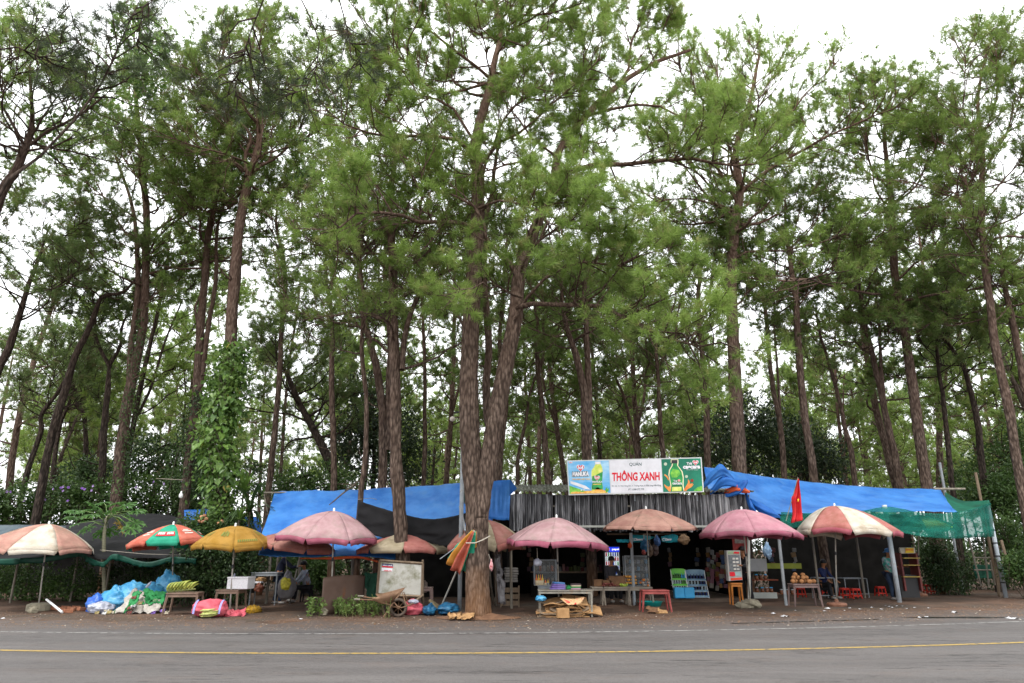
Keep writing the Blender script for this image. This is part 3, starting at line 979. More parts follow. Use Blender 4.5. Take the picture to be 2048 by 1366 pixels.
T_('crooked dark pine between the two right edge trunks', [(1965, 950), (1955, 860), (1940, 780), (1925, 730), (1900, 690), (1870, 650)], 29, 15, 8, .65, n=9, Lm=3.0, needle=2, bk=BARK2)
# a pine on the camera's side of the road: only its hanging limbs reach into the picture
g = np.random.default_rng(77)
base = [Vector((-9.5, 7.5, -.1)), Vector((-9.3, 7.5, 4)), Vector((-9.0, 7.6, 9)), Vector((-8.6, 7.6, 14))]
nearc = [cl([(-260, 60), (-80, 420), (0, 385), (70, 310), (170, 210), (225, 110), (270, 0)], 8.5, 9.5, .034),
         cl([(-200, -200), (60, -160), (120, -40), (160, 90), (170, 160)], 8.5, 10, .014),
         cl([(-150, -330), (300, -260), (520, -60), (500, 60), (480, 130), (470, 210)], 8.5, 10, .02),
         cl([(200, -300), (560, -150), (600, 0), (640, 60), (630, 150), (560, 205)], 9, 10.5, .02),
         cl([(-260, -200), (-150, 100), (40, 90), (90, 115), (130, 75)], 8.5, 9.5, .02),
         cl([(300, -300), (640, -120), (690, 0), (700, 80), (720, 130)], 9.5, 11, .025),
         cl([(200, -260), (285, -40), (288, 20), (278, 95)], 9, 9.6, .022)]
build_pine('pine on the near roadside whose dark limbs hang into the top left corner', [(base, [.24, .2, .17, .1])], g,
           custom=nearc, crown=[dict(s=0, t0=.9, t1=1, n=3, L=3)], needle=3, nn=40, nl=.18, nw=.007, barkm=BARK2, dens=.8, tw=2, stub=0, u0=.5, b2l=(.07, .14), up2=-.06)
# ---- pines deeper in the forest: a few meshes shared by many trees
protos = []
LIMB_N = 1.12
for k in range(7):
    g = np.random.default_rng(300 + k)
    H = [15, 17, 19, 16, 18, 20, 14][k]
    lean = g.normal(size=2) * .9
    x0, y0 = 0, 40
    pts = [Vector((lean[0] * (t ** 1.4) + (.35 * math.sin(t * 5 + k) if t > .1 else 0), 40 + lean[1] * t, -.2 + H * t)) for t in (0, .15, .3, .45, .6, .75, .9, 1.0)]
    r0 = [.17, .15, .19, .14, .2, .17, .13][k]
    stems = [(pts, [r0 * 1.15, r0, r0 * .85, r0 * .65, .04])]
    crown = [dict(s=0, t0=.42, t1=1, n=17, L=3.9)]
    if k % 2:
        q = pts[3]
        st2 = [q, q + Vector((.6, .1, 1.6)), q + Vector((1.1, .3, 4)), q + Vector((1.7, .2, 6.5))]
        stems.append((st2, [r0 * .55, r0 * .45, .04]))
        crown.append(dict(s=1, t0=.4, t1=1, n=6, L=2.6))
    ro = build_pine('thin trunked pine standing deep in the forest behind the stalls', stems, g, group='pines deep in the forest', crown=crown,
                    needle=1 if k % 3 else 0, nn=15, nl=.28, nw=.038, sides=7, dens=1.0, tw=5, stub=2, barkm=BARK if k % 3 else BARK2)
    protos.append(ro)
rr = random.Random(42)
spots = []
def try_spot(x, y, dmin):
    for (a, b) in spots:
        if (a - x) ** 2 + (b - y) ** 2 < dmin * dmin:
            return False
    spots.append((x, y)); return True
tries = 0
while len(spots) < 138 and tries < 20000:
    tries += 1
    y = 33 + 90 * rr.random() ** 1.1
    x = rr.uniform(-.8, .86) * y
    # thinner on the left, dense on the right
    dens = (.45 if y > 52 else .15) if x < -.28 * y else (.6 if x < .12 * y else 1.0)
    if y > 60 and x < 0 and rr.random() < .3: continue
    if rr.random() > dens or (y < 48 and rr.random() < .5): continue
    try_spot(x, y, 3.6)
for i, (x, y) in enumerate(spots):
    src = protos[i % 7]
    z = gz(x, y)
    if i < 7:
        c = src
        c.location = (x, y, z)
    else:
        c = copy_tree(src, (x, y, z))
    c.rotation_euler = (0, 0, rr.uniform(0, 6.28))
    s = rr.uniform(.8, 1.15)
    c.scale = (s, s, s * rr.uniform(.95, 1.1))
    pxl = 1024 + FPX * x / (y * _c)
    zone = next(nm for lim, nm in ((60, 'at the far left edge above the hedge'), (200, 'over the middle of the flowering hedge'), (330, 'behind the papaya and ivy clad pine'), (430, 'left of the vine covered pine'), (540, 'right of the vine covered pine'),
                                   (660, 'over the left part of the long blue tarp'), (790, 'over the black net swag'), (930, 'left of the large forked pine'), (1030, 'right behind the large forked pine'), (1130, 'over the corrugated roof'), (1230, 'over the left poster of the sign'),
                                   (1320, 'over the middle of the sign'), (1420, 'over the right poster of the sign'), (1520, 'behind the bunched blue tarp'), (1620, 'over the red flag'), (1720, 'over the striped parasol'), (1820, 'over the pale blue post'),
                                   (1920, 'over the sheer green net'), (99999, 'at the right edge behind the net corner')) if pxl < lim)
    dep = 'nearer' if y < 50 else ('distant' if y < 80 else 'farthest')
    hg = 'low' if s < .9 else ('tall' if s > 1.05 else 'slim')
    c['label'] = '%s %s %s pine %s' % (dep, hg, ['reddish', 'forked', 'leaning', 'dark forked', 'brown', 'fork topped', 'dusky'][i % 7], zone)
# ---------------------------------------------------------------- stall structures
def noise_tarp(name, col, col2, trans=.25, rough=.5, stain=None, **k):
    return mat(name, col, col2, scale=1.3, rough=rough, bump=1.6, bscale=2.6, ridged=True, trans=trans, stain=stain, stscale=1.8, spec=.35, **k)
BLUE = noise_tarp('blue_tarpaulin', lin('2a6fc0'), lin('4b8fd8'), trans=.3, stain=lin('5a8fc8'), stlo=.55, sthi=.8)
BLUED = noise_tarp('deep_blue_tarpaulin', lin('1a5cae'), lin('2f74c6'), trans=.25)
BLACKT = noise_tarp('black_shade_cloth', (.006, .006, .007), (.014, .0135, .015), trans=0, rough=1.0)
GREYT = noise_tarp('blue_grey_sheet', (.055, .08, .1), (.09, .12, .14), trans=.15, rough=.7)
DARK = mat('shade_black_board', (.008, .0075, .007), (.016, .015, .014), scale=2, rough=.95, spec=.08)  # near-black: the shade inside the stalls is put into the colour
STEEL = mat('grey_painted_steel', (.2, .22, .24), (.3, .32, .34), scale=5, rough=.5, stain=(.16, .11, .07), stscale=5, stlo=.58, sthi=.72)
PALEST = mat('pale_blue_painted_post', (.36, .41, .46), (.48, .53, .57), scale=4, rough=.55, stain=(.25, .19, .13), stscale=3, stlo=.55, sthi=.75)
WOOD = mat('weathered_wood', (.13, .09, .06), (.24, .18, .125), scale=6, rough=.9, stretch=(1, 1, .2), bump=.4)
GREYWOOD = mat('grey_old_timber', (.16, .14, .115), (.28, .25, .2), scale=6, rough=.9, stretch=(1, 1, .25), bump=.4)
ORANGE = mat('orange_tarp_underside', lin('c8502c'), lin('e06a3c'), scale=3, rough=.6, trans=.3)
WHITE = plain('white_plastic', (.72, .72, .72), rough=.5)
ROPE = plain('pale_rope', (.42, .38, .32), rough=.9)

def tarp(name, label, top, bot, m, nu=60, nv=16, wr_=.05, sag=.12, thick=.012, cat='tarpaulin', seed=1.0, fold=(1.0, 3.0), parent=None, fr=2.4, ragged=0):
    """top / bot: lists of world points; surface between, sagging and creased"""
    T, B = catmull(top, nu + 1), catmull(bot, nu + 1)
    mb = MB()
    def fn(u, v):
        i = u * nu
        a = int(min(nu - 1, i)); t = i - a
        p = T[a] * (1 - t) + T[a + 1] * t
        q = B[a] * (1 - t) + B[a + 1] * t
        x = p * (1 - v) + q * v
        s = math.sin(PI * v)
        x[2] -= sag * s
        L_ = np.linalg.norm(q - p)
        n1 = vnoise(u * 14 * fr / 2.4, v * fold[0], seed)
        n2 = vnoise(u * 38 * fr / 2.4, v * fold[1] + u * 4, seed + 3)
        n3 = vnoise(u * 5 + v * 3, v * 4, seed + 7)
        d = wr_ * (1.0 * n1 + .45 * n2 + .8 * n3 + .75 * abs(vnoise(u * 60 * fr / 2.4 + v * 9, v * 5 + u * 9, seed + 11)) + .55 * abs(vnoise(u * 30 - v * 26, v * 14, seed + 5)))
        x[1] += d
        x[2] += d * .35
        if ragged and v > .99:
            x[2] += ragged * vnoise(u * 30, 2.2, seed)
        return x
    mb.grid(fn, nu, nv)
    o = mb.build(name, m, parent, smooth=True, solid=thick, at=None if parent else top[0])
    if parent is None:
        tag(o, label, cat)
    return o
# left black shelter -----------------------------------------------------------
sh = thing('shade_shelter', G(210, 1216), 'low black cloth shelter behind the papaya with a rolled green hem', 'shelter')
tarp('black_roof', '', [P(-60, 1062, 24), P(60, 1060, 24.5), P(160, 1046, 25), P(250, 1028, 25.5), P(330, 1030, 25.5), P(392, 1044, 25)],
     [P(-60, 1124, 21.4), P(60, 1118, 21.2), P(150, 1106, 21.2), P(215, 1120, 21.2), P(300, 1116, 21.4), P(392, 1122, 21.6)], BLACKT, parent=sh, wr_=.07, sag=.06, seed=2)
GREENT = noise_tarp('green_net_hem', lin('0c4234'), lin('145a48'), trans=.25)
mb = MB()
hem = catmull([P(-60, 1126, 21.3), P(0, 1122, 21.1), P(90, 1118, 21.1), P(160, 1106, 21.1), P(176, 1118, 21.1), P(205, 1128, 21.1), P(228, 1112, 21.1), P(270, 1124, 21.2), P(300, 1128, 21.2), P(345, 1118, 21.3), P(392, 1122, 21.4)], 70)
mb.grid(lambda u, v: hem[int(u * 69)] + np.array([0, .04 * math.sin(u * 160) * v, .06 - v * (.16 + .07 * vnoise(u * 20, 1))]), 69, 3)
mb.build('hem', GREENT, sh, smooth=True, solid=.01)
for px, by in ((20, 1206), (207, 1206), (283, 1200), (372, 1206), (140, 1204)):
    b = G(px, by)
    MB().tube([b, b + Vector((0, 0, 1.75))], .035, 8).build('post', GREYWOOD, sh)
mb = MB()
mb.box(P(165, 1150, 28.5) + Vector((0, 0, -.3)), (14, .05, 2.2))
mb.build('back_wall', DARK, sh)  # added wall that keeps sky light out of the shelter
tag(MB().tube([P(200, 1100, 21), P(290, 1108, 21), P(372, 1110, 21)], .006, 5).build('cord', ROPE), 'thin pale line strung under the green umbrella across the black shelter', 'cord')
tag(tarp('blue_grey_sheet', '', [P(-60, 1052, 23), P(40, 1050, 23), P(132, 1052, 23)], [P(-60, 1082, 21.8), P(40, 1080, 21.8), P(120, 1074, 21.8)], GREYT, seed=4, nu=20, nv=8, wr_=.03, sag=.02),
    'blue grey sheet at the far left above the faded striped umbrella', 'tarpaulin')
tarp('blue_tarp', 'small blue tarp behind the climbing vine left of the long tarp roof', [P(368, 1020, 25.5), P(420, 1020, 25.5), P(470, 1032, 25.5), P(522, 1034, 25.5)],
     [P(368, 1050, 25), P(420, 1060, 25), P(470, 1080, 25), P(524, 1090, 25)], BLUED, nu=24, nv=8, wr_=.06, sag=.02, seed=5)
# long blue tarp roof ----------------------------------------------------------
s3 = thing('tarp_shelter', G(600, 1208), 'long low shelter roofed with a bright blue tarp left of the large pine', 'shelter')
tarp('blue_roof', '', [P(548, 984, 23.6), P(620, 982, 23.6), P(700, 980, 23.7), P(790, 976, 23.7), P(870, 971, 23.6), P(935, 965, 23.4), P(985, 963, 23)],
     [P(520, 1078, 20.75), P(600, 1080, 20.6), P(700, 1080, 20.6), P(790, 1080, 20.6), P(870, 1080, 20.6), P(930, 1070, 20.7), P(985, 1060, 20.9)], BLUE, parent=s3, nu=190, nv=34, wr_=.10, sag=.16, seed=6, fold=(.5, 2.2))
tarp('front_skirt', '', [P(524, 1072, 20.9), P(600, 1080, 20.7), P(660, 1082, 20.7), P(722, 1078, 20.7), P(800, 1076, 20.7)],
     [P(516, 1110, 20.2), P(560, 1114, 20.1), P(640, 1113, 20.1), P(712, 1112, 20.1), P(790, 1120, 20.1)], BLUE, parent=s3, nu=40, nv=10, wr_=.05, sag=.04, seed=7, ragged=.03)
tarp('orange_edge', '', [P(600, 1116, 20.1), P(660, 1114.5, 20.08), P(712, 1112, 20.08), P(740, 1117, 20.08), P(764, 1124, 20.08)],
     [P(600, 1118, 20.1), P(660, 1119, 20.08), P(712, 1117, 20.08), P(740, 1121, 20.08), P(764, 1128, 20.08)], ORANGE, parent=s3, nu=24, nv=2, wr_=.015, sag=0, seed=8)
for (px, by, ty) in ((532, 1208, 1112), (594, 1200, 1108), (700, 1212, 1114), (548, 1200, 990)):
    b = G(px, by); t = P(px - (1024 - px) * -.012 if ty > 1000 else 541, ty, b.y)
    MB().tube([b, Vector((b.x, b.y, t.z))], .045, 8).build('post', GREYWOOD, s3)
MB().tube([P(528, 985, 23.5), P(553, 985, 23.5), P(620, 984, 23.9)], .025, 6).build('ridge_pole', GREYWOOD, s3)
MB().tube([P(528, 988, 23.5), P(536, 1030, 23.5)], .02, 6).build('brace', GREYWOOD, s3)
mb = MB(); mb.box(((P(745, 1150, 26).x + P(1012, 1150, 26).x) / 2, 26, 1.35), (P(1012, 1150, 26).x - P(745, 1150, 26).x, .05, 2.7)); mb.build('added_dark_sheet', DARK, s3)  # dark sheet added over bright gaps so the back reads as shade
# the black net hung in a swag below the blue roof
tag(tarp('black_net', '', [P(716, 999, 20.3), P(750, 1012, 20.3), P(800, 1028, 20.2), P(850, 1037, 20.1), P(890, 1036, 20.0), P(932, 1026, 19.8)],
         [P(712, 1060, 20.2), P(745, 1070, 20.1), P(800, 1082, 20.0), P(850, 1086, 19.9), P(890, 1092, 19.9), P(928, 1080, 19.7)], BLACKT, nu=50, nv=14, wr_=.06, sag=.05, seed=9, fold=(3.0, 6.0), fr=.7),
    'black shade net slung in a swag across the blue tarp', 'net')
tag(MB().tube([P(716, 999, 20.3), P(740, 996, 21), P(760, 1000, 24.5)], .008, 5).build('cord', ROPE), 'cord tying the black net to the twin pine', 'cord')
# blue piece that hangs at the left corner of the shop, with a folded ear
c1 = thing('blue_corner_tarp', P(1000, 1040, 21.2), 'blue tarp hanging at the left corner of the shop with a folded pointed ear', 'tarpaulin')
tarp('sheet', '', [P(978, 964, 21.4), P(1000, 961, 21.4), P(1022, 960, 21.3)], [P(976, 1036, 21.2), P(998, 1040, 21.2), P(1018, 1041, 21.2)], BLUE, parent=c1, nu=14, nv=14, wr_=.05, sag=0, seed=10)
MB().add([P(1021, 960, 21.3), P(1034, 977, 21.0), P(1019, 991, 21.25), P(1024, 975, 21.5)], [(0, 1, 2), (0, 3, 1), (3, 2, 1)]).build('folded_ear', BLUED, c1, solid=.01)
# ---- the shop hut ------------------------------------------------------------
YH = 21.9
hut = thing('shop_hut', W(1260, 23.2, 0), 'dark open fronted shop hut under the wide sign with a striped grey valance', 'shop')
HX0, HX1 = P(1018, 1050, YH).x, P(1503, 1050, YH).x
SLATS = [mat('streaked_grey_sheeting_%s' % n, a, b, scale=7, rough=.42, stretch=(1, 1, .12), bump=.5, spec=.5, lo=.42, hi=.62)
         for n, a, b in (('dark', (.012, .012, .014), (.05, .05, .055)), ('mid', (.02, .02, .023), (.17, .17, .18)), ('pale', (.035, .035, .04), (.33, .33, .34)))]
r_ = random.Random(3)
xx = HX0
k = 0
base_mesh = {}
while xx < HX1:
    wd = r_.uniform(.045, .085)
    tp = P(1260, 989, YH).z + .02 * math.sin(xx * 3)
    bt = P(1260, 1062, YH).z + r_.uniform(-.05, .06)
    if xx > P(1215, 1050, YH).x: bt -= .0
    mb = MB()
    ph = r_.uniform(0, 9)
    dy = r_.choice([0, .02, .035])
    def fn(u, v, xx=xx, wd=wd, tp=tp, bt=bt, ph=ph, dy=dy):
        z = tp + (bt - tp) * v
        return (xx + wd * (u + .1 * math.sin(v * 7 + ph)) * 1.05, YH - .04 * math.sin(PI * u) - dy + .02 * math.sin(v * 9 + ph), z)
    mb.grid(fn, 3, 5)
    if r_.random() > .03: mb.build('strip', SLATS[r_.choice([0, 1, 1, 2, 0, 1, 2])], hut, smooth=True)
    xx += wd * .98
    k += 1
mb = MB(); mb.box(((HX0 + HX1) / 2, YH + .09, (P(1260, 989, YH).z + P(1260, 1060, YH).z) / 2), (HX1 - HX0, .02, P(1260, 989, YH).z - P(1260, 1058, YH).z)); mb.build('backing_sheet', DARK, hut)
mb = MB()
for z in (P(1260, 1012, YH).z, P(1260, 1050, YH).z):
    mb.box(((HX0 + HX1) / 2, YH + .04, z), (HX1 - HX0, .04, .05))
mb.build('batten', GREYWOOD, hut)
MB().box((P(1300, 1058, YH).x, YH - .06, P(1300, 1053, YH).z), (P(1500, 1058, YH).x - P(1170, 1058, YH).x, .04, .06)).build('rail', mat('pale_grey_rail', (.3, .31, .28), (.4, .4, .37), rough=.7), hut)
ROOFM = mat('mossy_corrugated_sheet', (.085, .09, .07), (.19, .195, .165), scale=3, rough=.85, stain=(.05, .055, .035), stscale=4, stlo=.45, sthi=.65, bump=.3)
def corr(name, x0, x1, ya, za, yb, zb, m, parent, pitch=.13, amp=.028):
    n = int((x1 - x0) / pitch * 6)
    mb = MB()
    def fn(u, v):
        x = x0 + (x1 - x0) * u
        y = ya + (yb - ya) * v
        z = za + (zb - za) * v + amp * math.sin(2 * PI * x / pitch) + .02 * vnoise(x * 1.2, v * 2)
        return (x, y, z)
    mb.grid(fn, n, 3)
    return mb.build(name, m, parent, smooth=True, solid=.008)
zf = P(1260, 986, YH).z
nsh = 6
for i in range(nsh):      # roofing sheets laid side by side
    a, b = HX0 - .1 + (HX1 - HX0 + .2) * i / nsh, HX0 - .1 + (HX1 - HX0 + .2) * (i + 1) / nsh + .03
    corr('roof_sheet', a, b, YH - .18, zf + .03 + .006 * (i % 2), 27.5, zf + .75 + .006 * (i % 2), ROOFM, hut)
for i in range(3):
    a = P(1032, 970, YH + .6).x + i * 1.0
    corr('upper_roof_sheet', a, a + 1.04, YH + .25, P(1100, 982, YH + .25).z + .006 * (i % 2), YH + 1.6, P(1100, 974, YH + .25).z + .16 + .006 * (i % 2), ROOFM, hut)
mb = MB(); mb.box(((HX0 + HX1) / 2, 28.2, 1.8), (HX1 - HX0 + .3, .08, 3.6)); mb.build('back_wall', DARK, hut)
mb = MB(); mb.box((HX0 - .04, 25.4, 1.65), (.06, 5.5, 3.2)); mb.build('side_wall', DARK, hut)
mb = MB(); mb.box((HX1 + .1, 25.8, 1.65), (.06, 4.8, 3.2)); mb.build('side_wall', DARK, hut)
CONC = mat('earth_stained_concrete', (.085, .06, .045), (.15, .11, .085), scale=3, rough=.85)
x0, x1 = W(1180, 23.3, 0).x, W(1502, 23.3, 0).x
mb = MB(); mb.box(((x0 + x1) / 2, 25.8, .06), (x1 - x0, 5, .13)); mb.build('floor_slab', CONC, hut)
for (px, Y, h) in ((1267.5, G(1271, 1211).y, P(1264, 1066, G(1271, 1211).y).z), (1571, G(1571, 1211).y, P(1566, 1070, G(1571, 1211).y).z + .4)):
    b = W(px + 1.5, Y, 0)
    o = MB().tube([b, b + Vector((0, 0, h))], .047, 12).build('steel_post', STEEL, at=b, smooth=False)
    tag(o, 'grey steel post holding the cyan valance in front of the fruit table' if px < 1300 else 'grey steel post between the pink umbrella and the coconut table', 'post')
# lintel that carries the valance and the dark ceiling in front of the hut
mb = MB()
x0, x1 = P(1215, 1075, 22.4).x, P(1375, 1075, 22.4).x
mb.tube([(x0, 22.5, P(1290, 1068, 22.4).z), (x1, 22.5, P(1290, 1068, 22.4).z)], .03, 6)
mb.build('front_rail', WOOD, hut)
CY = mat('cyan_banner_cloth', lin('1f9db0'), lin('3cc0d0'), scale=3, rough=.6, trans=.35)
def banner(label, a, b, seed):
    t = thing('cyan_banner', P(a[0][0], a[0][1], 22.2), label, 'banner')
    tarp('cloth', '', [P(x, y, 22.2) for x, y in a], [P(x, y, 22.2) for x, y in b], CY, nu=16, nv=5, wr_=.03, sag=0, seed=seed, parent=t, thick=.006)
    return t
b1 = banner('cyan printed banner hanging at the grey post under the salmon umbrella', [(1259, 1069), (1275, 1070), (1290, 1071), (1312, 1074)], [(1259, 1084), (1275, 1085), (1290, 1083), (1300, 1079)], 1)
b2 = banner('cyan printed banner right of the hanging plastic bags', [(1322, 1073), (1334, 1071), (1346, 1068), (1356, 1071)], [(1324, 1084), (1336, 1085), (1346, 1085), (1357, 1084)], 2)
b3 = banner('narrow plain cyan strip left of the grey post', [(1232, 1079), (1240, 1079), (1250, 1079), (1258, 1079)], [(1235, 1085), (1242, 1085), (1250, 1085), (1258, 1085)], 3)
# ---- lettering ---------------------------------------------------------------
def text_px(s, x0, x1, yb, yt, Y, m, parent, off=.0, shear=0, name='lettering', tilt=0, ref=None):
    """letters fitted into a picture box on the plane at depth Y"""
    cu = bpy.data.curves.new(name, 'FONT')
    cu.body = s
    cu.size = 1
    cu.offset = off
    cu.extrude = .0
    cu.shear = shear
    cu.resolution_u = 3
    ob = bpy.data.objects.new('tmp_text', cu)
    COL.objects.link(ob)
    bpy.context.view_layer.update()
    me = bpy.data.meshes.new_from_object(ob.evaluated_get(bpy.context.evaluated_depsgraph_get()))
    bpy.data.objects.remove(ob)
    bpy.data.curves.remove(cu)
    n = len(me.vertices)
    co = np.empty(n * 3, dtype=np.float32)
    me.vertices.foreach_get('co', co)
    co = co.reshape(-1, 3)
    if n == 0: return None
    mn, mxx = co.min(0), co.max(0)
    A, B, Cc = P(x0, yb, Y), P(x1, yb + tilt, Y), P(x0, yt, Y)
    u = (co[:, 0] - mn[0]) / max(1e-6, mxx[0] - mn[0])
    v = (co[:, 1] - mn[1]) / max(1e-6, mxx[1] - mn[1])
    V = np.array(A)[None] + u[:, None] * np.array(B - A)[None] + v[:, None] * np.array(Cc - A)[None]
    V -= np.array(origin(parent))[None]
    me.vertices.foreach_set('co', V.astype(np.float32).ravel())
    me.materials.clear(); me.materials.append(m)
    me.update()
    me.name = name
    o = bpy.data.objects.new(name, me)
    COL.objects.link(o)
    o.parent = parent
    return o
def flat(name, pts, Y, m, parent, th=.003):
    return MB().prism([P(x, y, Y) for x, y in pts], (0, th, 0)).build(name, m, parent)
def blobpts(cx, cy, rx, ry, n=20, a0=0):
    return [(cx + rx * math.cos(a0 + 2 * PI * i / n), cy + ry * math.sin(a0 + 2 * PI * i / n)) for i in range(n)]
def heart(cx, cy, s, n=28):
    out = []
    for i in range(n):
        t = 2 * PI * i / n
        out.append((cx + s * 16 * math.sin(t) ** 3 / 16, cy - s * (13 * math.cos(t) - 5 * math.cos(2 * t) - 2 * math.cos(3 * t) - math.cos(4 * t)) / 16))
    return out
pw = plain('print_white', (.74, .74, .78), rough=.35)
pr = plain('print_red', lin('d8142c'), rough=.35)
pg = plain('print_dark_green', lin('17494a'), rough=.4)
pgr = mat('print_teal_green', lin('0d6a52'), lin('1a8466'), scale=1.5, rough=.35)
pbl = mat('print_sky_blue', lin('4aa6de'), lin('bfe2f4'), scale=1.6, rough=.35, stretch=(.5, 1, 1.4), lo=.4, hi=.7)
py_ = mat('print_honey_yellow', lin('e0962c'), lin('f6d27a'), scale=9, rough=.35)
pgn = mat('print_leaf_green', lin('3c9a3c'), lin('8ccc4a'), scale=5, rough=.35)
pbt = mat('print_bottle_green', lin('0a7040'), lin('3eb05a'), scale=5, rough=.35)
pyl = mat('print_bottle_lemon', lin('b8d44a'), lin('eee88a'), scale=5, rough=.35)
por = mat('print_orange_splash', lin('d8702a'), lin('f0a050'), scale=6, rough=.35)
pk = plain('print_black', (.03, .03, .035), rough=.4)
pgy = plain('print_grey', lin('5d6a72'), rough=.4)
pcr = plain('print_cream', lin('efe6c0'), rough=.4)
YS = 21.6
sg = thing('shop_sign', P(1270, 990, YS), 'wide shop sign with red THÔNG XANH lettering between two bottle posters', 'sign')
FR = plain('white_sign_frame', (.6, .62, .62), rough=.4)
mb = MB().prism([P(1133, 921, YS), P(1403, 914.5, YS), P(1408, 984, YS), P(1137.5, 990.5, YS)], (0, .06, 0))
mb.build('sign_box', FR, sg)
S1 = YS - .006
flat('panel', [(1135, 923), (1217.5, 921), (1221, 986), (1139.5, 988)], S1, pbl, sg)
flat('panel', [(1218.7, 921), (1321.5, 918.5), (1325.5, 984), (1222.2, 986)], S1, pw, sg)
flat('panel', [(1322.7, 918.5), (1401, 916.5), (1405.5, 982), (1326.7, 984)], S1, pgr, sg)
S2 = S1 - .005
text_px('QUÁN', 1258.5, 1283, 933, 924, S2, pg, sg, off=.01, tilt=-.6)
text_px('THÔNG XANH', 1224, 1319.5, 962.5, 941, S2, pr, sg, off=.035, tilt=-1.6)
text_px('ĐC: QL 14, Thôn Hàng Sơn, X. Trường Xuân, H. Đắk Song, Đắk Nông', 1223.5, 1322, 974.5, 969.5, S2, pgy, sg, off=.01, tilt=-1.5)
text_px('ĐT: 0388 572 779', 1257, 1288, 981, 977, S2, pgy, sg, off=.012, tilt=-.6)
# left poster
flat('hill_print', [(1138.6, 971), (1150, 975), (1165, 980), (1180, 985), (1180, 987), (1139.4, 987.8)], S2, pgn, sg)
flat('honey_print', [(1141, 987.6), (1142, 984.6), (1152, 983), (1166, 984), (1172, 981.5), (1188, 981), (1192, 976), (1196, 974.5), (1204, 979), (1214, 982), (1216, 986.2)], S2 - .004, py_, sg)
flat('bottle_print', [(1184, 983), (1183, 975), (1185, 965), (1182.5, 950), (1183, 941), (1188, 934), (1191, 928), (1190.5, 923.5), (1201, 923), (1201.5, 928), (1204, 934), (1205.5, 941), (1205, 952), (1204, 965), (1206, 974), (1205, 982)], S2, pyl, sg)
flat('bottle_label_print', [(1184, 958), (1185, 952), (1190, 951), (1205.5, 943), (1205, 952), (1204, 965), (1205.6, 974), (1205, 979), (1184, 979), (1183.6, 974), (1185, 966)], S2 - .004, pbt, sg)
flat('bottle_cap_print', [(1190.3, 928.5), (1190, 923.3), (1201, 923), (1201.4, 928)], S2 - .005, pw, sg)
flat('heart_print', heart(1194, 955.5, 6.0), S2 - .008, pw, sg); flat('heart_print', heart(1194, 955.5, 5.0), S2 - .012, pr, sg)
text_px('lof', 1190, 1198, 957.5, 952.5, S2 - .015, pw, sg, off=.04)
text_px('MANUKA', 1185, 1204.5, 965.5, 961.5, S2 - .012, pw, sg, off=.03)
flat('label_band_print', [(1186, 969.5), (1202, 969), (1202, 967.6), (1186, 968)], S2 - .010, py_, sg)
flat('heart_print', heart(1161, 935.5, 8.2), S2, pw, sg); flat('heart_print', heart(1161, 935.5, 7.0), S2 - .004, pr, sg)
text_px('lof', 1156, 1167, 938.5, 931, S2 - .008, pw, sg, off=.04)
text_px('MANUKA', 1144, 1178.5, 954, 943, S2 - .002, pg, sg, off=.16, tilt=-1)
text_px('MANUKA', 1145, 1178, 953.4, 943.6, S2 - .006, pw, sg, off=.07, tilt=-1)
text_px('TRÀ XANH MẬT ONG', 1144, 1180, 960.5, 956.4, S2 - .004, py_, sg, off=.05, tilt=-.3)
flat('tag_print', [(1138, 926.5), (1138, 923.8), (1145, 923.6), (1145, 926.3)], S2, pw, sg)
text_px('Nutifood', 1138.6, 1144.4, 926, 924.2, S2 - .004, pr, sg, off=.03)
flat('cloud_print', [(1141, 962), (1155, 966), (1172, 972), (1181, 979), (1170, 978), (1155, 972), (1141, 967)], S2 - .001, pw, sg)
for cx, cy in ((1163, 980.5), (1168, 980)):
    flat('blossom_print', blobpts(cx, cy, 1.8, 1.4, 8), S2 - .006, pw, sg)
flat('leaf_print', [(1212, 986), (1210.5, 979), (1214, 973), (1214.5, 978), (1218, 976), (1217, 982)], S2 - .006, pgn, sg)
# right poster
flat('bottle_glow_print', [(1340, 983), (1341, 970), (1337, 950), (1338, 940), (1343, 932), (1344, 926), (1341.5, 925), (1342, 918.8), (1356.5, 918.6), (1357, 925), (1356, 931), (1365, 943), (1367.5, 955), (1367, 970), (1369, 982)], S2, pcr, sg)
flat('bottle_print', [(1341.6, 983), (1342.6, 970), (1338.8, 950), (1340, 940), (1345, 932), (1346, 926), (1354.5, 925.5), (1354.5, 931), (1363, 943), (1365.6, 955), (1365, 970), (1367, 982)], S2 - .004, pbt, sg)
flat('bottle_cap_print', [(1343, 927), (1343, 920), (1355, 919.6), (1355, 926.6)], S2 - .008, pk, sg)
flat('leaf_print', [(1341, 947), (1346, 938), (1357, 940), (1361, 947), (1354, 955), (1344, 955)], S2 - .007, pgn, sg)
flat('tea_print', [(1344, 982.6), (1344, 974), (1363, 973.6), (1363, 982)], S2 - .007, pyl, sg)
flat('berry_print', blobpts(1358, 961, 2.8, 2.4), S2 - .009, plain('print_pink', lin('e89a9a'), rough=.4), sg)
text_px('Trà', 1347, 1354, 964, 960, S2 - .012, pw, sg, off=.03)
text_px('cascara', 1345, 1364, 969, 965, S2 - .012, pw, sg, off=.04)
text_px('cascara', 1345, 1364, 973, 970.2, S2 - .012, pg, sg, off=.02)
text_px('Trà', 1373, 1384, 929.5, 924.5, S2, pw, sg, off=.04, tilt=-.3)
flat('heart_print', heart(1391, 925, 6.2), S2, pw, sg); flat('heart_print', heart(1391, 925, 5.2), S2 - .004, pr, sg)
text_px('lof', 1387.5, 1395, 927, 922.3, S2 - .008, pw, sg, off=.04)
text_px('cascara', 1366, 1400.5, 937.8, 931.5, S2 - .002, pw, sg, off=.06, tilt=-.6)
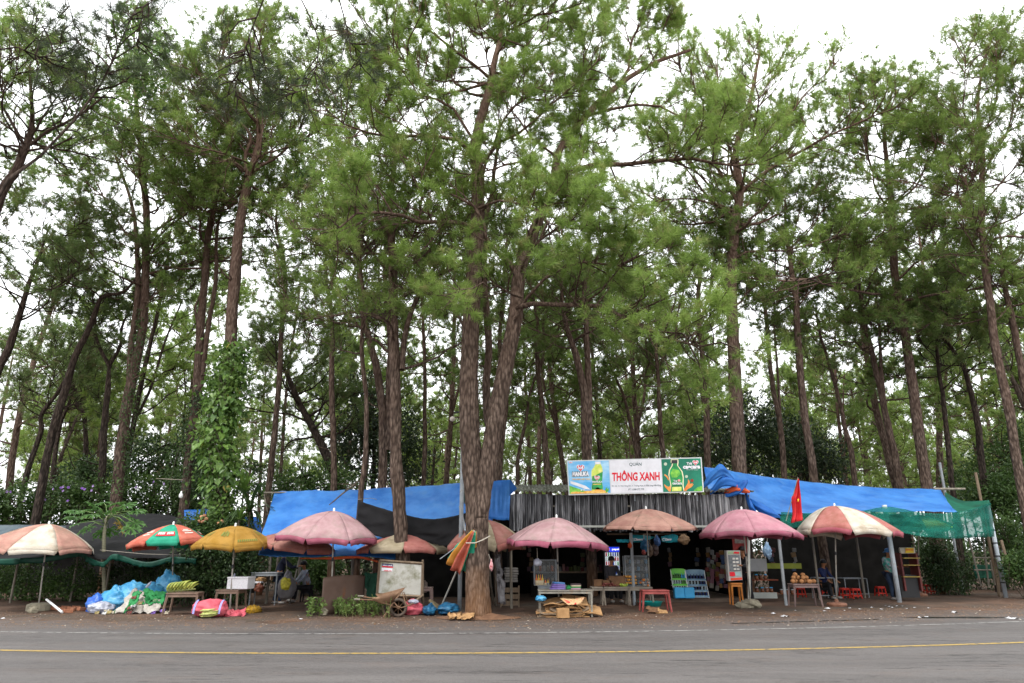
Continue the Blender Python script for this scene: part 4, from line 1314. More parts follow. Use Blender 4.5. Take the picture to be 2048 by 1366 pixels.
text_px('Đánh thức vị ngon', 1373, 1396, 940.6, 938.8, S2 - .002, pw, sg, off=.01, tilt=-.2)
flat('splash_print', [(1328, 968), (1333, 972), (1338, 974), (1341, 970), (1342, 983), (1338, 983), (1334, 978), (1330, 974)], S2 - .002, por, sg)
flat('splash_print', [(1329, 948), (1334, 951), (1338, 958), (1337, 961), (1333, 954), (1329, 951)], S2 - .002, por, sg)
flat('splash_print', [(1367, 981), (1371, 974), (1376, 966), (1376, 958), (1379, 962), (1380, 968), (1386, 966), (1384, 970), (1388, 968), (1383, 974), (1376, 978), (1372, 982)], S2 - .002, por, sg)
flat('bean_print', blobpts(1384, 961, 3.2, 3.2, 12), S2 - .004, plain('print_brown', lin('8c3020'), rough=.4), sg)
for cx, cy, r0 in ((1331, 928, 3.2), (1373, 953, 3.0)):
    flat('ice_print', blobpts(cx, cy, r0, r0, 12), S2 - .001, plain('print_pale_sage', lin('b8c8b0'), rough=.4), sg)
flat('leaf_print', [(1387, 982.6), (1390, 978), (1396, 974), (1404, 972), (1405, 979), (1403, 981.6)], S2 - .001, pgn, sg)
for px in (1150, 1270, 1395):
    b = P(px, 985, YS + .1)
    MB().tube([b + Vector((0, .1, -.25)), b + Vector((0, .05, .95))], .02, 6).build('support', STEEL, sg)
for o_, bx in ((b1, (1262, 1288)), (b2, (1325, 1343))):
    text_px('Cleeno', bx[0] + 5, bx[1], 1081.5, 1076.5, 22.14, pw, o_, off=.05, shear=.3, tilt=-.8)
    flat('swoosh_print', blobpts(bx[0] + 3, 1079, 4.0, 3.2, 12), 22.15, pw, o_)
    flat('swoosh_print', blobpts(bx[0] + 3.8, 1079.3, 3.0, 2.3, 12), 22.146, CY, o_)
# ---- right blue tarp roof and green net --------------------------------------
s5 = thing('tarp_shelter', G(1690, 1206), 'open shelter at the right roofed with a sloping blue tarp and green net', 'shelter')
tarp('blue_roof', '', [P(1408, 934, 24.5), P(1450, 940, 24.8), P(1500, 949, 25), P(1560, 957, 25.4), P(1650, 967, 25.8), P(1760, 976, 26), P(1870, 979, 26), P(1884, 984, 25.6)],
     [P(1420, 986, 22.6), P(1470, 1000, 22.4), P(1515, 1012, 22.3), P(1560, 1029, 22.3), P(1650, 1028, 22.3), P(1740, 1024, 22.4), P(1870, 1024, 22.6), P(1918, 1025, 22.8)], BLUE, parent=s5, nu=190, nv=30, wr_=.09, sag=.14, seed=12, fold=(.5, 2.4))
# bunched gathers round the thick pine
for i, (a, b, c, m_) in enumerate([((1404, 975), (1440, 940), (1476, 968), BLUE), ((1420, 985), (1450, 962), (1492, 978), BLUED), ((1450, 990), (1480, 975), (1496, 962), BLUED), ((1448, 984), (1475, 977), (1500, 984), ORANGE),
                                   ((1490, 985), (1500, 1010), (1515, 1028), BLUED), ((1498, 1000), (1530, 1022), (1560, 1034), BLUED)]):
    mb = MB()
    pa = catmull([P(a[0], a[1], 21.9), P(b[0], b[1], 21.6), P(c[0], c[1], 21.7)], 16)
    def fn(u, v, pa=pa, i=i):
        p = pa[int(u * 15)]
        an = v * 2 * PI
        r0 = (.16 + .07 * vnoise(u * 4, v * 3, i)) * math.sin(PI * (.12 + .8 * u)) * (1 + .3 * math.sin(an * 4 + u * 5 + i)) * (.6 if m_ is ORANGE else .9)
        return (p[0], p[1] + r0 * math.cos(an) * .6, p[2] + r0 * math.sin(an))
    mb.grid(fn, 15, 18)
    mb.build('gathered_fold', m_, s5, smooth=True)
NET = noise_tarp('green_shade_net', lin('0e5844'), lin('1e7a60'), trans=.45, rough=.8)
NETA = mat('green_shade_net_sheer', lin('14685c'), lin('268a78'), scale=2, rough=.85, trans=.45, alpha=.58)
gn = thing('green_net', P(1800, 1075, 22.2), 'sheer green shade net hung along the front of the right shelter', 'net')
tarp('net_valance', '', [P(1562, 1024, 22.2), P(1640, 1026, 22.2), P(1720, 1022, 22.2), P(1778, 1014, 22.1), P(1850, 1026, 22.2), P(1920, 1024, 22.6), P(1982, 1006, 23.6)],
     [P(1560, 1052, 22.0), P(1640, 1062, 22.0), P(1720, 1066, 22.0), P(1782, 1062, 22.0), P(1850, 1074, 22.1), P(1920, 1077, 22.4), P(1990, 1074, 23.4)], NETA, parent=gn, nu=70, nv=12, wr_=.05, sag=.02, seed=14, fold=(4, 8), fr=.8, thick=.004)
tarp('net_roof', '', [P(1890, 984, 26.5), P(1920, 1000, 26.2), P(1950, 1002, 26), P(1978, 1000, 25.8)],
     [P(1888, 1026, 22.7), P(1920, 1024, 22.7), P(1950, 1018, 23.2), P(1982, 1008, 23.6)], NET, parent=gn, nu=16, nv=10, wr_=.04, sag=.1, seed=15, thick=.004)
for (px, py, h, tx, r0) in ((1799, 1205, None, 1780, .075), (2012, 1195, None, 1984, .07)):
    b = G(px, py)
    zt = P(tx, 1010, b.y).z
    o = thing('pale_post', b, 'pale blue steel post in front of the drinks stool row' if px < 1900 else 'pale blue steel post at the right corner wrapped with black cord', 'post')
    MB().tube([b + Vector((0, 0, -.05)), Vector((b.x, b.y, zt))], r0, 14).build('pipe', PALEST, o, smooth=True)
    if px > 1900:
        mb = MB()
        for k in range(5):
            z = .5 + k * .45
            mb.lathe(b + Vector((0, 0, z)), [(r0 + .012, -.02), (r0 + .02, 0), (r0 + .012, .02)], 12, M=None)
        mb.build('cord_wrap', pk, o)
for (px, Y, top, w_, lab) in ((1905, 27.5, 925, .05, 'slim grey pole standing up behind the right end of the blue roof'), (1976, 26.0, 945, .05, 'brown pole rising behind the corner of the green net')):
    b = W(px + (px - 1024) * .025, Y, 0)
    o = MB().tube([b, Vector((b.x, b.y, P(px, top, Y).z))], w_, 8).build('pole', STEEL if px < 1950 else WOOD, at=b)
    tag(o, lab, 'pole')
MB().tube([P(1868, 978, 26), P(1930, 978, 26)], .045, 8).build('ridge_bar', GREYWOOD, s5)
mb = MB(); mb.box((W(1680, 28.3, 1.4).x, 28.3, 1.5), (W(1800, 28, 1).x - W(1500, 28, 1).x, .06, 3.0)); mb.build('added_dark_sheet', DARK, s5)  # dark sheet added to darken the inside of the right shelter
for px, by in ((1640, 1200), (1730, 1196)):
    b = G(px, by)
    MB().tube([b, b + Vector((0, 0, 2.5))], .04, 8).build('inner_post', GREYWOOD, s5)
# ---- edge-on sign on a grey mast at the left of the large pine ----------------
ms = thing('roadside_sign_mast', W(918, 19.4, 0), 'tall grey mast carrying a roadside sign seen edge on beside the large pine', 'sign')
b = W(918.5, 19.4, 0)
MB().tube([b, Vector((b.x, b.y, P(919, 824, 19.4).z))], .058, 12).build('pole', STEEL, ms, smooth=True)
b2_ = P(927, 822, 19.6)
MB().tube([Vector((b2_.x, 19.6, P(925, 1060, 19.6).z)), b2_], .03, 8).build('second_pole', mat('pale_strut', (.4, .4, .36), (.5, .5, .46), rough=.6), ms)
mb = MB()
zt, zb_ = P(930, 825, 19.8).z, P(930, 936, 19.8).z
mb.prism([(b2_.x - .04, 19.75, zb_), (b2_.x + .02, 20.9, zb_), (b2_.x + .02, 20.9, zt), (b2_.x - .04, 19.75, zt)], (.16, 0, 0))
mb.build('sign_board', mat('yellowed_sign_face', (.33, .27, .1), (.42, .36, .17), rough=.6), ms)
mb = MB()
zt, zb_ = P(930, 938, 19.8).z, P(930, 1004, 19.8).z
mb.prism([(b2_.x - .02, 19.8, zb_), (b2_.x + .06, 21.2, zb_), (b2_.x + .06, 21.2, zt), (b2_.x - .02, 19.8, zt)], (.1, 0, 0))
mb.build('lower_board', plain('dark_green_board', (.03, .07, .06), rough=.5), ms)
MB().tube([P(908, 826, 19.5), P(935, 820, 19.5)], .025, 6).build('arm', pk, ms)
MB().lathe(P(905, 838, 19.5), [(.0, -.07), (.06, -.05), (.085, 0), (.06, .05), (.01, .08)], 12).build('lamp_globe', plain('milky_globe', (.5, .45, .4), rough=.4), ms, smooth=True)
MB().tube([P(920, 1012, 19.5), P(930, 1060, 19.4), P(936, 1064, 19.2)], .035, 8).build('stay', STEEL, ms)
# ---------------------------------------------------------------- parasols
def cloth(name, a, b, dirt=None, trans=.2):
    a = tuple(x * .84 for x in a); b = tuple(x * .86 for x in b)
    return mat(name, a, b, scale=3.2, rough=.85, bump=.5, bscale=16, detail=8, trans=trans, stain=dirt, stscale=2.6, stlo=.5, sthi=.72, spec=.15)
PINKF = cloth('faded_pink_cloth', lin('b08a8e'), lin('c6a4a6'), lin('9c8a84'))
PINKF2 = cloth('rosy_pink_cloth', lin('c08492'), lin('d29ca6'), lin('ac8c8e'))
SALM = cloth('salmon_cloth', lin('b48478'), lin('cca090'), lin('98806f'))
FLAPP = cloth('deep_pink_flap', lin('a85a70'), lin('bc7084'), lin('94606c'))
FLAPD = cloth('wine_pink_flap', lin('a0566a'), lin('b86c7e'), lin('8c5c64'))
CREAM = cloth('stained_cream_cloth', lin('cfc2b0'), lin('e2dccf'), lin('a99882'))
BEIGE = cloth('mildewed_beige_cloth', lin('a89a80'), lin('beb098'), lin('7c7058'))
REDF = cloth('faded_red_cloth', lin('b06a62'), lin('c4867e'), lin('9a6a5c'))
REDB = cloth('brown_red_cloth', lin('a0665e'), lin('b8847a'), lin('86705e'))
CORAL = cloth('coral_red_cloth', lin('cc6450'), lin('d88270'))
GRN = cloth('jade_green_cloth', lin('2f9c7c'), lin('46b494'))
YEL = cloth('mustard_cloth', lin('a87e32'), lin('bc924a'), lin('94743a'))
LIME = cloth('lime_cloth', lin('8aa832'), lin('a4be4c'))
DKG = cloth('dark_green_cloth', lin('2c6a44'), lin('3c8058'))
LININGS = plain('silver_lining', (.4, .38, .36), rough=.4)
POLE = mat('chalky_pole', (.3, .29, .26), (.42, .4, .36), scale=6, rough=.6, stain=(.2, .15, .1), stscale=4, stlo=.55, sthi=.7)
def parasol(label, ap, rim_l, rim_r, rim_y, Y, cols, base_px, flap=.2, flapm=None, n=8, rot=0.0, tiltx=0.0, tilty=0.0, ragged=0.0, base=None, sq=1.0, hk=1.0, name='parasol', pole_tilt=True, pole_bottom=None):
    """ap: picture apex; rim_l/rim_r: picture x of the rim ends; rim_y: picture y of the rim's near edge"""
    A = P(ap[0], ap[1], Y)
    r = (P(rim_r, rim_y, Y).x - P(rim_l, rim_y, Y).x) / 2
    h = (A.z - P(ap[0], rim_y, Y - r * .2).z) * hk
    bp = G(*base_px) if base_px else Vector((A.x, A.y, 0))
    t = thing(name, (bp.x, bp.y, 0), label, 'parasol', 'parasols along the row of stalls')
    from mathutils import Euler
    M = Euler((tiltx, tilty, 0)).to_matrix()
    cx = (rim_l + rim_r) / 2
    shift = P(cx, ap[1], Y).x - A.x
    rr_ = random.Random(int(ap[0]))
    expo = rr_.uniform(1.5, 2.0)
    offs = [rr_.uniform(-.05, .05) for _ in range(n)]
    def pt(rho, ang, drop=0.0, inset=0.0):
        x = rho * math.cos(ang) * r; y = rho * math.sin(ang) * r * sq
        kk = ((ang - rot) / (2 * PI) * n) % n
        i0 = int(kk) % n
        z = -h * (rho ** expo) - drop + (offs[i0] * (1 - kk % 1) + offs[(i0 + 1) % n] * (kk % 1)) * rho * rho
        v = M @ Vector((x, y, z))
        return A + v + Vector((shift * rho ** 1.3, 0, 0))
    def inner_edge(k):  # how much the cloth sinks between two ribs
        return .075
    for k in range(n):
        a0, a1 = rot + 2 * PI * k / n, rot + 2 * PI * (k + 1) / n
        mb = MB()
        sag_ = rr_.uniform(.5, 1.3)
        sd = rr_.uniform(0, 50)
        nu_, nv_ = 8, 9
        def fn(u, v):
            ang = a0 + (a1 - a0) * u
            b_ = 4 * u * (1 - u)
            rho = v * (1 - .075 * b_ * v)
            dz = .05 * b_ * v * sag_ + .012 * vnoise(u * 3 + k * 4, v * 3, sd)
            return pt(rho, ang, dz)
        mb.grid(fn, nu_, nv_)
        fm = flapm[k % len(flapm)] if flapm else cols[k % len(cols)]
        if flap:
            lift = (ragged * rr_.random()) if ragged else 0
            def fl(u, v):
                ang = a0 + (a1 - a0) * (u + (.5 - u) * .11 * v)
                b_ = 4 * u * (1 - u)
                rho = 1 - .075 * b_ + (-.018 * v if not lift else .10 * v * lift - .018 * v)
                dz = .05 * b_ * sag_ + flap * .85 * v * (1 - .05 * b_) * (1 - .75 * lift) + .012 * vnoise(u * 5 + k * 4, v * 2, sd + 4)
                return pt(rho, ang, dz)
            mb.grid(fl, nu_, 2, mi=1)
        ms_ = [cols[k % len(cols)], fm]
        o = mb.build('canopy_panel', ms_, t, smooth=True, solid=.006)
    for k in range(n):
        an = rot + 2 * PI * k / n
        MB().tube([pt(.04, an, .03), pt(.35, an, .03), pt(.7, an, .03), pt(1.0, an, .012)], .009, 5).build('rib', pk, t)
        MB().tube([pt(0, an, h * .0 + .62), pt(.5, an, .035)], .007, 4).build('strut', STEEL, t)
    top = A + M @ Vector((0, 0, .10))
    bot = Vector((bp.x, bp.y, pole_bottom or .02))
    mb = MB().tube([bot, bot + (A - bot) * .52, A + M @ Vector((0, 0, -.02))], [.021, .021, .016], 10)
    mb.build('pole', POLE, t, smooth=True)
    mid = bot + (A - bot) * .52
    MB().lathe(mid, [(.024, -.05), (.032, -.02), (.032, .03), (.022, .06)], 10).build('pole_collar', pk, t, smooth=True)
    MB().lathe(A + Vector((0, 0, -.02)), [(.05, 0), (.04, .02), (.025, .03), (.03, .07), (.018, .1), (.0, .105)], 10).build('finial', WHITE, t, smooth=True)
    if base == 'round':
        MB().lathe((bp.x, bp.y, 0), [(.0, 0), (.27, 0), (.29, .05), (.27, .09), (.06, .12), (.05, .2), (.0, .2)], 20).build('base', mat('terracotta_base', (.2, .09, .055), (.3, .15, .1), scale=4, rough=.85), t, smooth=False)
    elif base == 'stone':
        rock_mb((bp.x, bp.y, .11), (.3, .24, .15), 5).build('base', mat('cement_lump', (.17, .15, .11), (.29, .26, .19), scale=4, rough=.95, bump=.6), t)
        rock_mb((bp.x - .28, bp.y - .05, .07), (.2, .16, .1), 9).build('base_stone', mat('cement_lump', (0, 0, 0)), t)
    elif base == 'disc':
        MB().lathe((bp.x, bp.y, 0), [(.0, 0), (.3, 0), (.3, .16), (.2, .2), (.0, .2)], 14).build('base', mat('cement_lump', (.17, .15, .11), (.29, .26, .19), scale=4, rough=.95, bump=.6), t)
    return t, pt
def rock_mb(c, s, seed, nu=10, nv=7):
    mb = MB()
    def fn(u, v):
        th, ph = u * 2 * PI, v * PI
        d = Vector((math.sin(ph) * math.cos(th), math.sin(ph) * math.sin(th), math.cos(ph)))
        k = 1 + .35 * vnoise(d.x * 1.6, d.y * 1.6, d.z * 1.6 + seed) + .12 * vnoise(d.x * 4, d.y * 4, d.z * 4 + seed)
        return Vector((c[0] + d.x * s[0] * k, c[1] + d.y * s[1] * k, max(0.0, c[2] + d.z * s[2] * k)))
    return mb.grid(fn, nu, nv)
rock_mat = mat('cement_lump', (.17, .15, .11), (.29, .26, .19), scale=4, rough=.95, bump=.6)
u1, _ = parasol('faded pink and cream parasol at the far left with torn scalloped rim', (98, 1048), -18, 190, 1097, 20.2, [CREAM, REDF if 0 else SALM], (76, 1221), rot=R(8), tilty=R(3), ragged=.5, flap=.16, base='disc')
u2, f2 = parasol('green and coral parasol with white advertising lettering', (347, 1049), 263, 416, 1086, 20.0, [CORAL, GRN], (344, 1215), rot=R(-95) - R(45), flap=.17, tilty=R(-4))
u3, f3 = parasol('mustard yellow parasol over the white foam box', (471, 1052), 392, 546, 1087, 19.4, [YEL], (459, 1228), rot=R(-112), flap=.17, flapm=[YEL], tiltx=R(4))
u4, _ = parasol('brownish red parasol half hidden under the large pink one', (610, 1062), 519, 682, 1092, 20.3, [REDB], (579, 1210), rot=R(-60), flap=.17, flapm=[REDF, REDB], tilty=R(8))
u5, _ = parasol('large dusty pink parasol in front of the long blue tarp', (668, 1022), 555, 764, 1076, 18.9, [PINKF], (662, 1228), rot=R(-96), flap=.19, flapm=[FLAPD], tilty=R(3))
u6, _ = parasol('red and mildewed beige parasol behind the scarred pine', (812, 1064), 716, 896, 1098, 20.4, [BEIGE, REDF], (808, 1205), rot=R(-125), flap=.17)
u7, _ = parasol('red and beige parasol crossing behind the large pine', (972, 1040), 894, 1056, 1090, 19.9, [BEIGE, REDB], (985, 1208), rot=R(-120), flap=.22, flapm=[BEIGE, REDF])
u8, _ = parasol('worn pink parasol in front of the glass cabinet, its flap curled on the left', (1113, 1035), 1012, 1218, 1084, 19.0, [PINKF], (1118, 1222), rot=R(-100), flap=.2, flapm=[FLAPP, FLAPP, FLAPD], tilty=R(3), ragged=.45)
u9, _ = parasol('salmon parasol with a torn rim in front of the striped valance', (1292, 1018), 1204, 1390, 1053, 20.3, [SALM], (1301, 1207), rot=R(-75), flap=.13, ragged=.9, tiltx=R(3))
u10, _ = parasol('bright rose pink parasol beside the red flag', (1483, 1019), 1396, 1596, 1069, 20.0, [PINKF2], (1502, 1216), rot=R(-104), flap=.17, flapm=[FLAPP], base='stone', pole_bottom=.15)
u11, _ = parasol('red and cream striped parasol with black mould specks', (1669, 1012), 1590, 1789, 1066, 21.4, [CREAM, REDF], (1674, 1212), rot=R(-110), flap=.2, base='round', tilty=R(2), flapm=[CREAM, cloth('flap_red', lin('b05c6a'), lin('bc7078'))])
u12, _ = parasol('green and lime parasol behind the sheer green net', (1836, 1030), 1780, 1908, 1056, 23.4, [LIME, DKG], (1838, 1192), rot=R(-118), flap=.12, base='round')
# printing on the coral and green parasol: patches that lie on the cloth
def on_panel(t, fpt, k, n, rot, us, vs, m, name, off=.012):
    mb = MB()
    a0, a1 = rot + 2 * PI * k / n, rot + 2 * PI * (k + 1) / n
    def fn(u, v):
        uu = us[0] + (us[1] - us[0]) * u; vv = vs[0] + (vs[1] - vs[0]) * v
        b_ = 4 * uu * (1 - uu)
        return fpt(vv * (1 - .075 * b_ * vv), a0 + (a1 - a0) * uu, .05 * b_ * vv - off * 2.2)
    mb.grid(fn, 6, 2)
    return mb.build(name, m, t, smooth=True)
r0 = R(-140)
lab_red = plain('label_red_print', lin('c8303c'), rough=.6)
lab_w = plain('label_white_print', lin('e8e4dc'), rough=.6)
for k in range(8):
    if k % 2 == 1:
        on_panel(u2, f2, k, 8, r0, (.14, .86), (.66, .84), lab_red, 'red_label')
        for q in range(9):
            if q == 4: continue
            a = .2 + q * .07
            on_panel(u2, f2, k, 8, r0, (a, a + .045), (.70, .80), lab_w, 'label_letter', .018)
    else:
        for vv, (a, b_) in ((.55, (.35, .7)), (.62, (.25, .78)), (.72, (.3, .75))):
            on_panel(u2, f2, k, 8, r0, (a, b_), (vv, vv + .03), lab_w, 'white_ring_print')
pgreen = plain('faded_green_print', lin('6c7a3a'), rough=.8)
for k in (0, 2, 7, 5):
    on_panel(u3, f3, k, 8, R(-112), (.36, .44), (.55, .72), pgreen, 'leaf_print')
    on_panel(u3, f3, k, 8, R(-112), (.5, .56), (.5, .74), pgreen, 'leaf_print')
    on_panel(u3, f3, k, 8, R(-112), (.62, .7), (.56, .72), pgreen, 'leaf_print')
for q in range(10):
    on_panel(u3, f3, 1, 8, R(-112), (.12 + q * .08, .165 + q * .08), (.83, .9), pgreen, 'letter_print')
# closed parasol leaning on the large pine
bp = G(880, 1226)
t = thing('closed_parasol', bp, 'half closed orange, red and green parasol leaning against the large pine', 'parasol')
tp = P(948, 1062, 17.75)
MB().tube([bp + Vector((0, 0, .1)), tp], .022, 8).build('pole', POLE, t)
mb = MB().lathe(bp + Vector((-.05, -.05, .13)), [(.0, -.03), (.3, -.03), (.33, 0), (.3, .04), (.05, .06), (.0, .06)], 18, M=__import__('mathutils').Matrix.Rotation(R(38), 3, 'Y'))
mb.build('base', mat('olive_base', (.12, .09, .05), (.2, .16, .09), rough=.8), t)
ax = (tp - bp).normalized()
sd_ = ax.cross(Vector((0, 1, 0))).normalized()
fw = ax.cross(sd_)
OR2 = cloth('ochre_orange_cloth', lin('d08a34'), lin('e0a050'))
for k in range(8):
    m_ = [OR2, CORAL, GRN, OR2, GRN, CORAL, OR2, GRN][k]
    a0, a1 = 2 * PI * k / 8 + .3, 2 * PI * (k + 1) / 8 + .3
    def fn(u, v):
        a = a0 + (a1 - a0) * u
        rad = (.04 + .205 * math.sin(v * 1.5)) * (1 + .35 * math.sin(u * PI * 2 + k)) * (1 + .15 * vnoise(u * 3, v * 4, k))
        c = tp - ax * (v * 1.22 + .05 * math.sin(k * 2.3) * v)
        return c + sd_ * math.cos(a) * rad * 1.15 + fw * math.sin(a) * rad * .7
    MB().grid(fn, 6, 10).build('folded_panel', m_, t, smooth=True, solid=.006)
MB().tube([P(880, 1118, 17.8), P(910, 1096, 17.8)], .01, 5).build('rib', STEEL, t)
tag(MB().tube([P(932, 1086, 17.7), P(950, 1086, 17.65), P(965, 1080, 17.68), P(980, 1072, 17.9)], .014, 6).build('rope', ROPE), 'pale rope tied round the large pine to hold the closed parasol', 'rope')
# flag ------------------------------------------------------------------------
fl = thing('flag', P(1570, 1040, 21.0), 'limp red flag with a yellow star beside the rose parasol', 'flag')
MB().tube([P(1572, 1042, 21), P(1596, 955, 21)], .012, 6).build('flag_pole', GREYWOOD, fl)
RF = mat('flag_red', lin('c8202c'), lin('e03a3c'), scale=3, rough=.6, trans=.35)
pa = catmull([P(1595, 958, 21), P(1592, 975, 20.98), P(1588, 988, 20.95), P(1584, 998, 20.95), P(1586, 1025, 20.95), P(1582, 1046, 20.9)], 14)
pb = catmull([P(1596.5, 958, 21), P(1598, 975, 20.98), P(1601, 992, 20.95), P(1603, 1008, 20.9), P(1606, 1030, 20.9), P(1608, 1040, 20.85)], 14)
MB().grid(lambda u, v: pa[int(v * 13)] * (1 - u) + pb[int(v * 13)] * u + np.array([0, .06 * math.sin(u * 11 + v * 3), 0]), 14, 13).build('cloth', RF, fl, smooth=True, solid=.004)
star = []
for i in range(10):
    r_s = 4.2 if i % 2 == 0 else 1.8
    star.append((1596.5 + r_s * .5 * math.sin(i * PI / 5), 1000 - r_s * math.cos(i * PI / 5)))
flat('star', star, 20.84, plain('flag_yellow', lin('f0c028'), rough=.6), fl)

# ---------------------------------------------------------------- furniture and goods
def ptable(name, label, c, w, d, h, m, rz=0, splay=.05, lt=.055, th=.035, cat='table', group=None, apron=.07):
    c = Vector(c)
    t = thing(name, c, label, cat, group)
    M = __import__('mathutils').Matrix.Rotation(rz, 3, 'Z')
    def q(x, y, z): return c + M @ Vector((x, y, z))
    mb = MB().box(q(0, 0, h - th / 2), (w, d, th), rz=rz)
    mb.build('top', m, t, bevel=.012)
    mb = MB()
    for s in (-1, 1):
        mb.box(q(0, s * (d / 2 - .03), h - th - apron / 2), (w - .06, .015, apron), rz=rz)
        mb.box(q(s * (w / 2 - .03), 0, h - th - apron / 2), (.015, d - .08, apron), rz=rz)
    mb.build('apron', m, t)
    for sx in (-1, 1):
        for sy in (-1, 1):
            a = q(sx * (w / 2 - .04), sy * (d / 2 - .04), h - th)
            b = q(sx * (w / 2 - .04 + splay), sy * (d / 2 - .04 + splay * .6), 0)
            MB().tube([b, a], [lt * .42, lt * .62], 4).build('leg', m, t)
    return t
BR = mat('brown_plastic', (.14, .09, .065), (.22, .15, .11), scale=4, rough=.6)
GP = mat('taupe_plastic', (.2, .165, .135), (.3, .26, .21), scale=4, rough=.6)
RP = mat('red_plastic', (.24, .045, .04), (.36, .085, .075), scale=4, rough=.45)
SR = mat('bright_red_plastic', lin('c02418'), lin('d83a28'), scale=3, rough=.4)
def pxm(Y, z=.5): return FPX / (Y * _c + (z - EYE) * _s)
# red plastic bench-table in front of the post
g1 = G(1314, 1224)
ptable('plastic_table', 'faded red plastic table standing empty in front of the fruit stand', (g1.x, g1.y + .2, 0), .74, .5, .56, RP, splay=.06)
# brown stool table with bananas
g1 = G(358, 1231)
ptable('plastic_table', 'brown plastic table carrying a hand of green bananas', (g1.x, g1.y + .2, 0), .8, .55, .55, BR, splay=.06, rz=.12)
BAN = mat('green_banana_skin', lin('76863a'), lin('a8a850'), scale=5, rough=.5)
t = thing('banana_bunch', (g1.x, g1.y + .1, .56), 'bunch of green yellow bananas lying on the brown table', 'bananas')
def banana(c, L_, rz, tilt, m, parent, r=.022):
    pts = []
    for i in range(7):
        s = (i / 6 - .5)
        p = Vector((s * L_, 0, .18 * L_ * (1 - 4 * s * s)))
        p = Vector((p.x * math.cos(tilt) - p.z * math.sin(tilt), 0, p.x * math.sin(tilt) + p.z * math.cos(tilt)))
        pts.append(Vector(c) + Vector((p.x * math.cos(rz), p.x * math.sin(rz), p.z)))
    return MB().tube(pts, [.006, r * .85, r, r * 1.05, r, r * .7, .005], 6).build('banana', m, parent, smooth=True)
r_ = random.Random(9)
for k in range(22):
    row = k // 8
    banana((g1.x - .30 + (k % 8) * .085, g1.y + .05 - .05 * row, .60 + row * .055 + (k % 8) * .012), .24, r_.uniform(.4, .9), .75 + r_.uniform(-.1, .15), BAN, t, r=.026)
MB().tube([(g1.x - .36, g1.y - .03, .575), (g1.x + .35, g1.y - .02, .64)], [.03, .02], 6).build('stalk', mat('green_stalk', (.08, .1, .03), (.14, .15, .05)), t)
# white foam box on a grey-brown table
g2 = G(447, 1228)
ptable('plastic_table', 'taupe plastic table under the white foam box', (g2.x + .03, g2.y + .3, 0), .62, .6, .60, BR, splay=.05, rz=-.05)
t = thing('foam_box', (g2.x + .38, g2.y + .25, .61), 'white foam box with lid on the taupe table under the mustard parasol', 'box')
FO = mat('white_foam', (.62, .62, .64), (.74, .74, .76), scale=30, rough=.85, bump=.2)
MB().box((g2.x + .28, g2.y + .25, .61 + .13), (.58, .42, .26), rz=-.12).build('box_body', FO, t, bevel=.015)
MB().box((g2.x + .28, g2.y + .25, .61 + .285), (.6, .44, .05), rz=-.12).build('lid', FO, t, bevel=.015)
def bag(name, label, c, s, m, seed=1, neck=True, cat='bag', hang=None, parent=None, mname='sack', group=None, crinkle=1.0, nu=36, nv=24, flatb=True):
    c = Vector(c)
    t = parent or thing(name, (c.x, c.y, max(0, c.z - s[2])), label, cat, group)
    mb = MB()
    def fn(u, v):
        th, ph = u * 2 * PI, v * PI
        d = Vector((math.sin(ph) * math.cos(th), math.sin(ph) * math.sin(th), math.cos(ph)))
        k = 1 + crinkle * (.3 * vnoise(d.x * 1.5, d.y * 1.5, d.z * 1.5 + seed * 5) + .16 * vnoise(d.x * 4, d.y * 4, d.z * 4 + seed) - .22 * abs(vnoise(d.x * 5, d.y * 5, d.z * 5 + seed)) - .16 * abs(vnoise(d.x * 12, d.y * 12, d.z * 12 + seed)) + .08)
        if neck and d.z > .75:
            k *= 1 + (d.z - .75) * 1.2
            d = Vector((d.x * .75, d.y * .75, d.z))
        p = Vector((c.x + d.x * s[0] * k, c.y + d.y * s[1] * k, c.z + d.z * s[2] * k))
        if flatb: p.z = max(p.z, c.z - s[2] * .8)
        return p
    mb.grid(fn, nu, nv)
    mb.build(mname, m, t, smooth=True)
    if hang:
        MB().tube([c + Vector((0, 0, s[2] * .9)), Vector(hang)], .006, 4).build('cord', ROPE, t)
    return t
def plasticbag(n, a, b, **k): return mat(n, a, b, scale=4, rough=.35, bump=1.5, bscale=5, ridged=True, trans=.3, spec=.5, **k)
BB = plasticbag('bright_blue_bag_plastic', lin('2a8cc4'), lin('6cbce0'))
BB2 = plasticbag('royal_blue_bag_plastic', lin('2c60c8'), lin('4a86dc'))
WB = plasticbag('cloudy_white_plastic', lin('a8acc0'), lin('d6d8e2'))
GS = mat('grey_woven_sack', lin('8e8880'), lin('b6b0a8'), scale=5, rough=.8, bump=.5)
GNS = mat('green_woven_sack', lin('1c6838'), lin('2e8a4c'), scale=4, rough=.7, bump=.4)
PS = mat('pink_woven_sack', lin('b44654'), lin('cc6672'), scale=5, rough=.75, bump=.4, trans=.1)
NB = plasticbag('navy_teal_tarp_bag', lin('1c4c74'), lin('3078a0'))
Yp = 19.4
def at_px(px, py, Y): return P(px, py, Y)
def bpx(label, x0, x1, y0, y1, Y, m, seed, **k):
    a, b = P(x0, y1, Y), P(x1, y0, Y)
    cc = (a + b) / 2
    return bag(k.pop('name', 'plastic_bag'), label, (cc.x, Y, max(cc.z, .05)), (abs(b.x - a.x) / 2, k.pop('dy', .3), abs(b.z - a.z) / 2), m, seed, **k)
bpx('bulging blue rubbish bag at the low left end of the heap', 170, 216, 1192, 1230, 20.0, BB2, 1)
bpx('long sky blue rubbish bag sloping up in the heap', 192, 268, 1178, 1226, 20.2, BB, 2)
bpx('large sky blue rubbish bag in the middle of the heap', 222, 304, 1164, 1222, 20.4, BB, 3, neck=False)
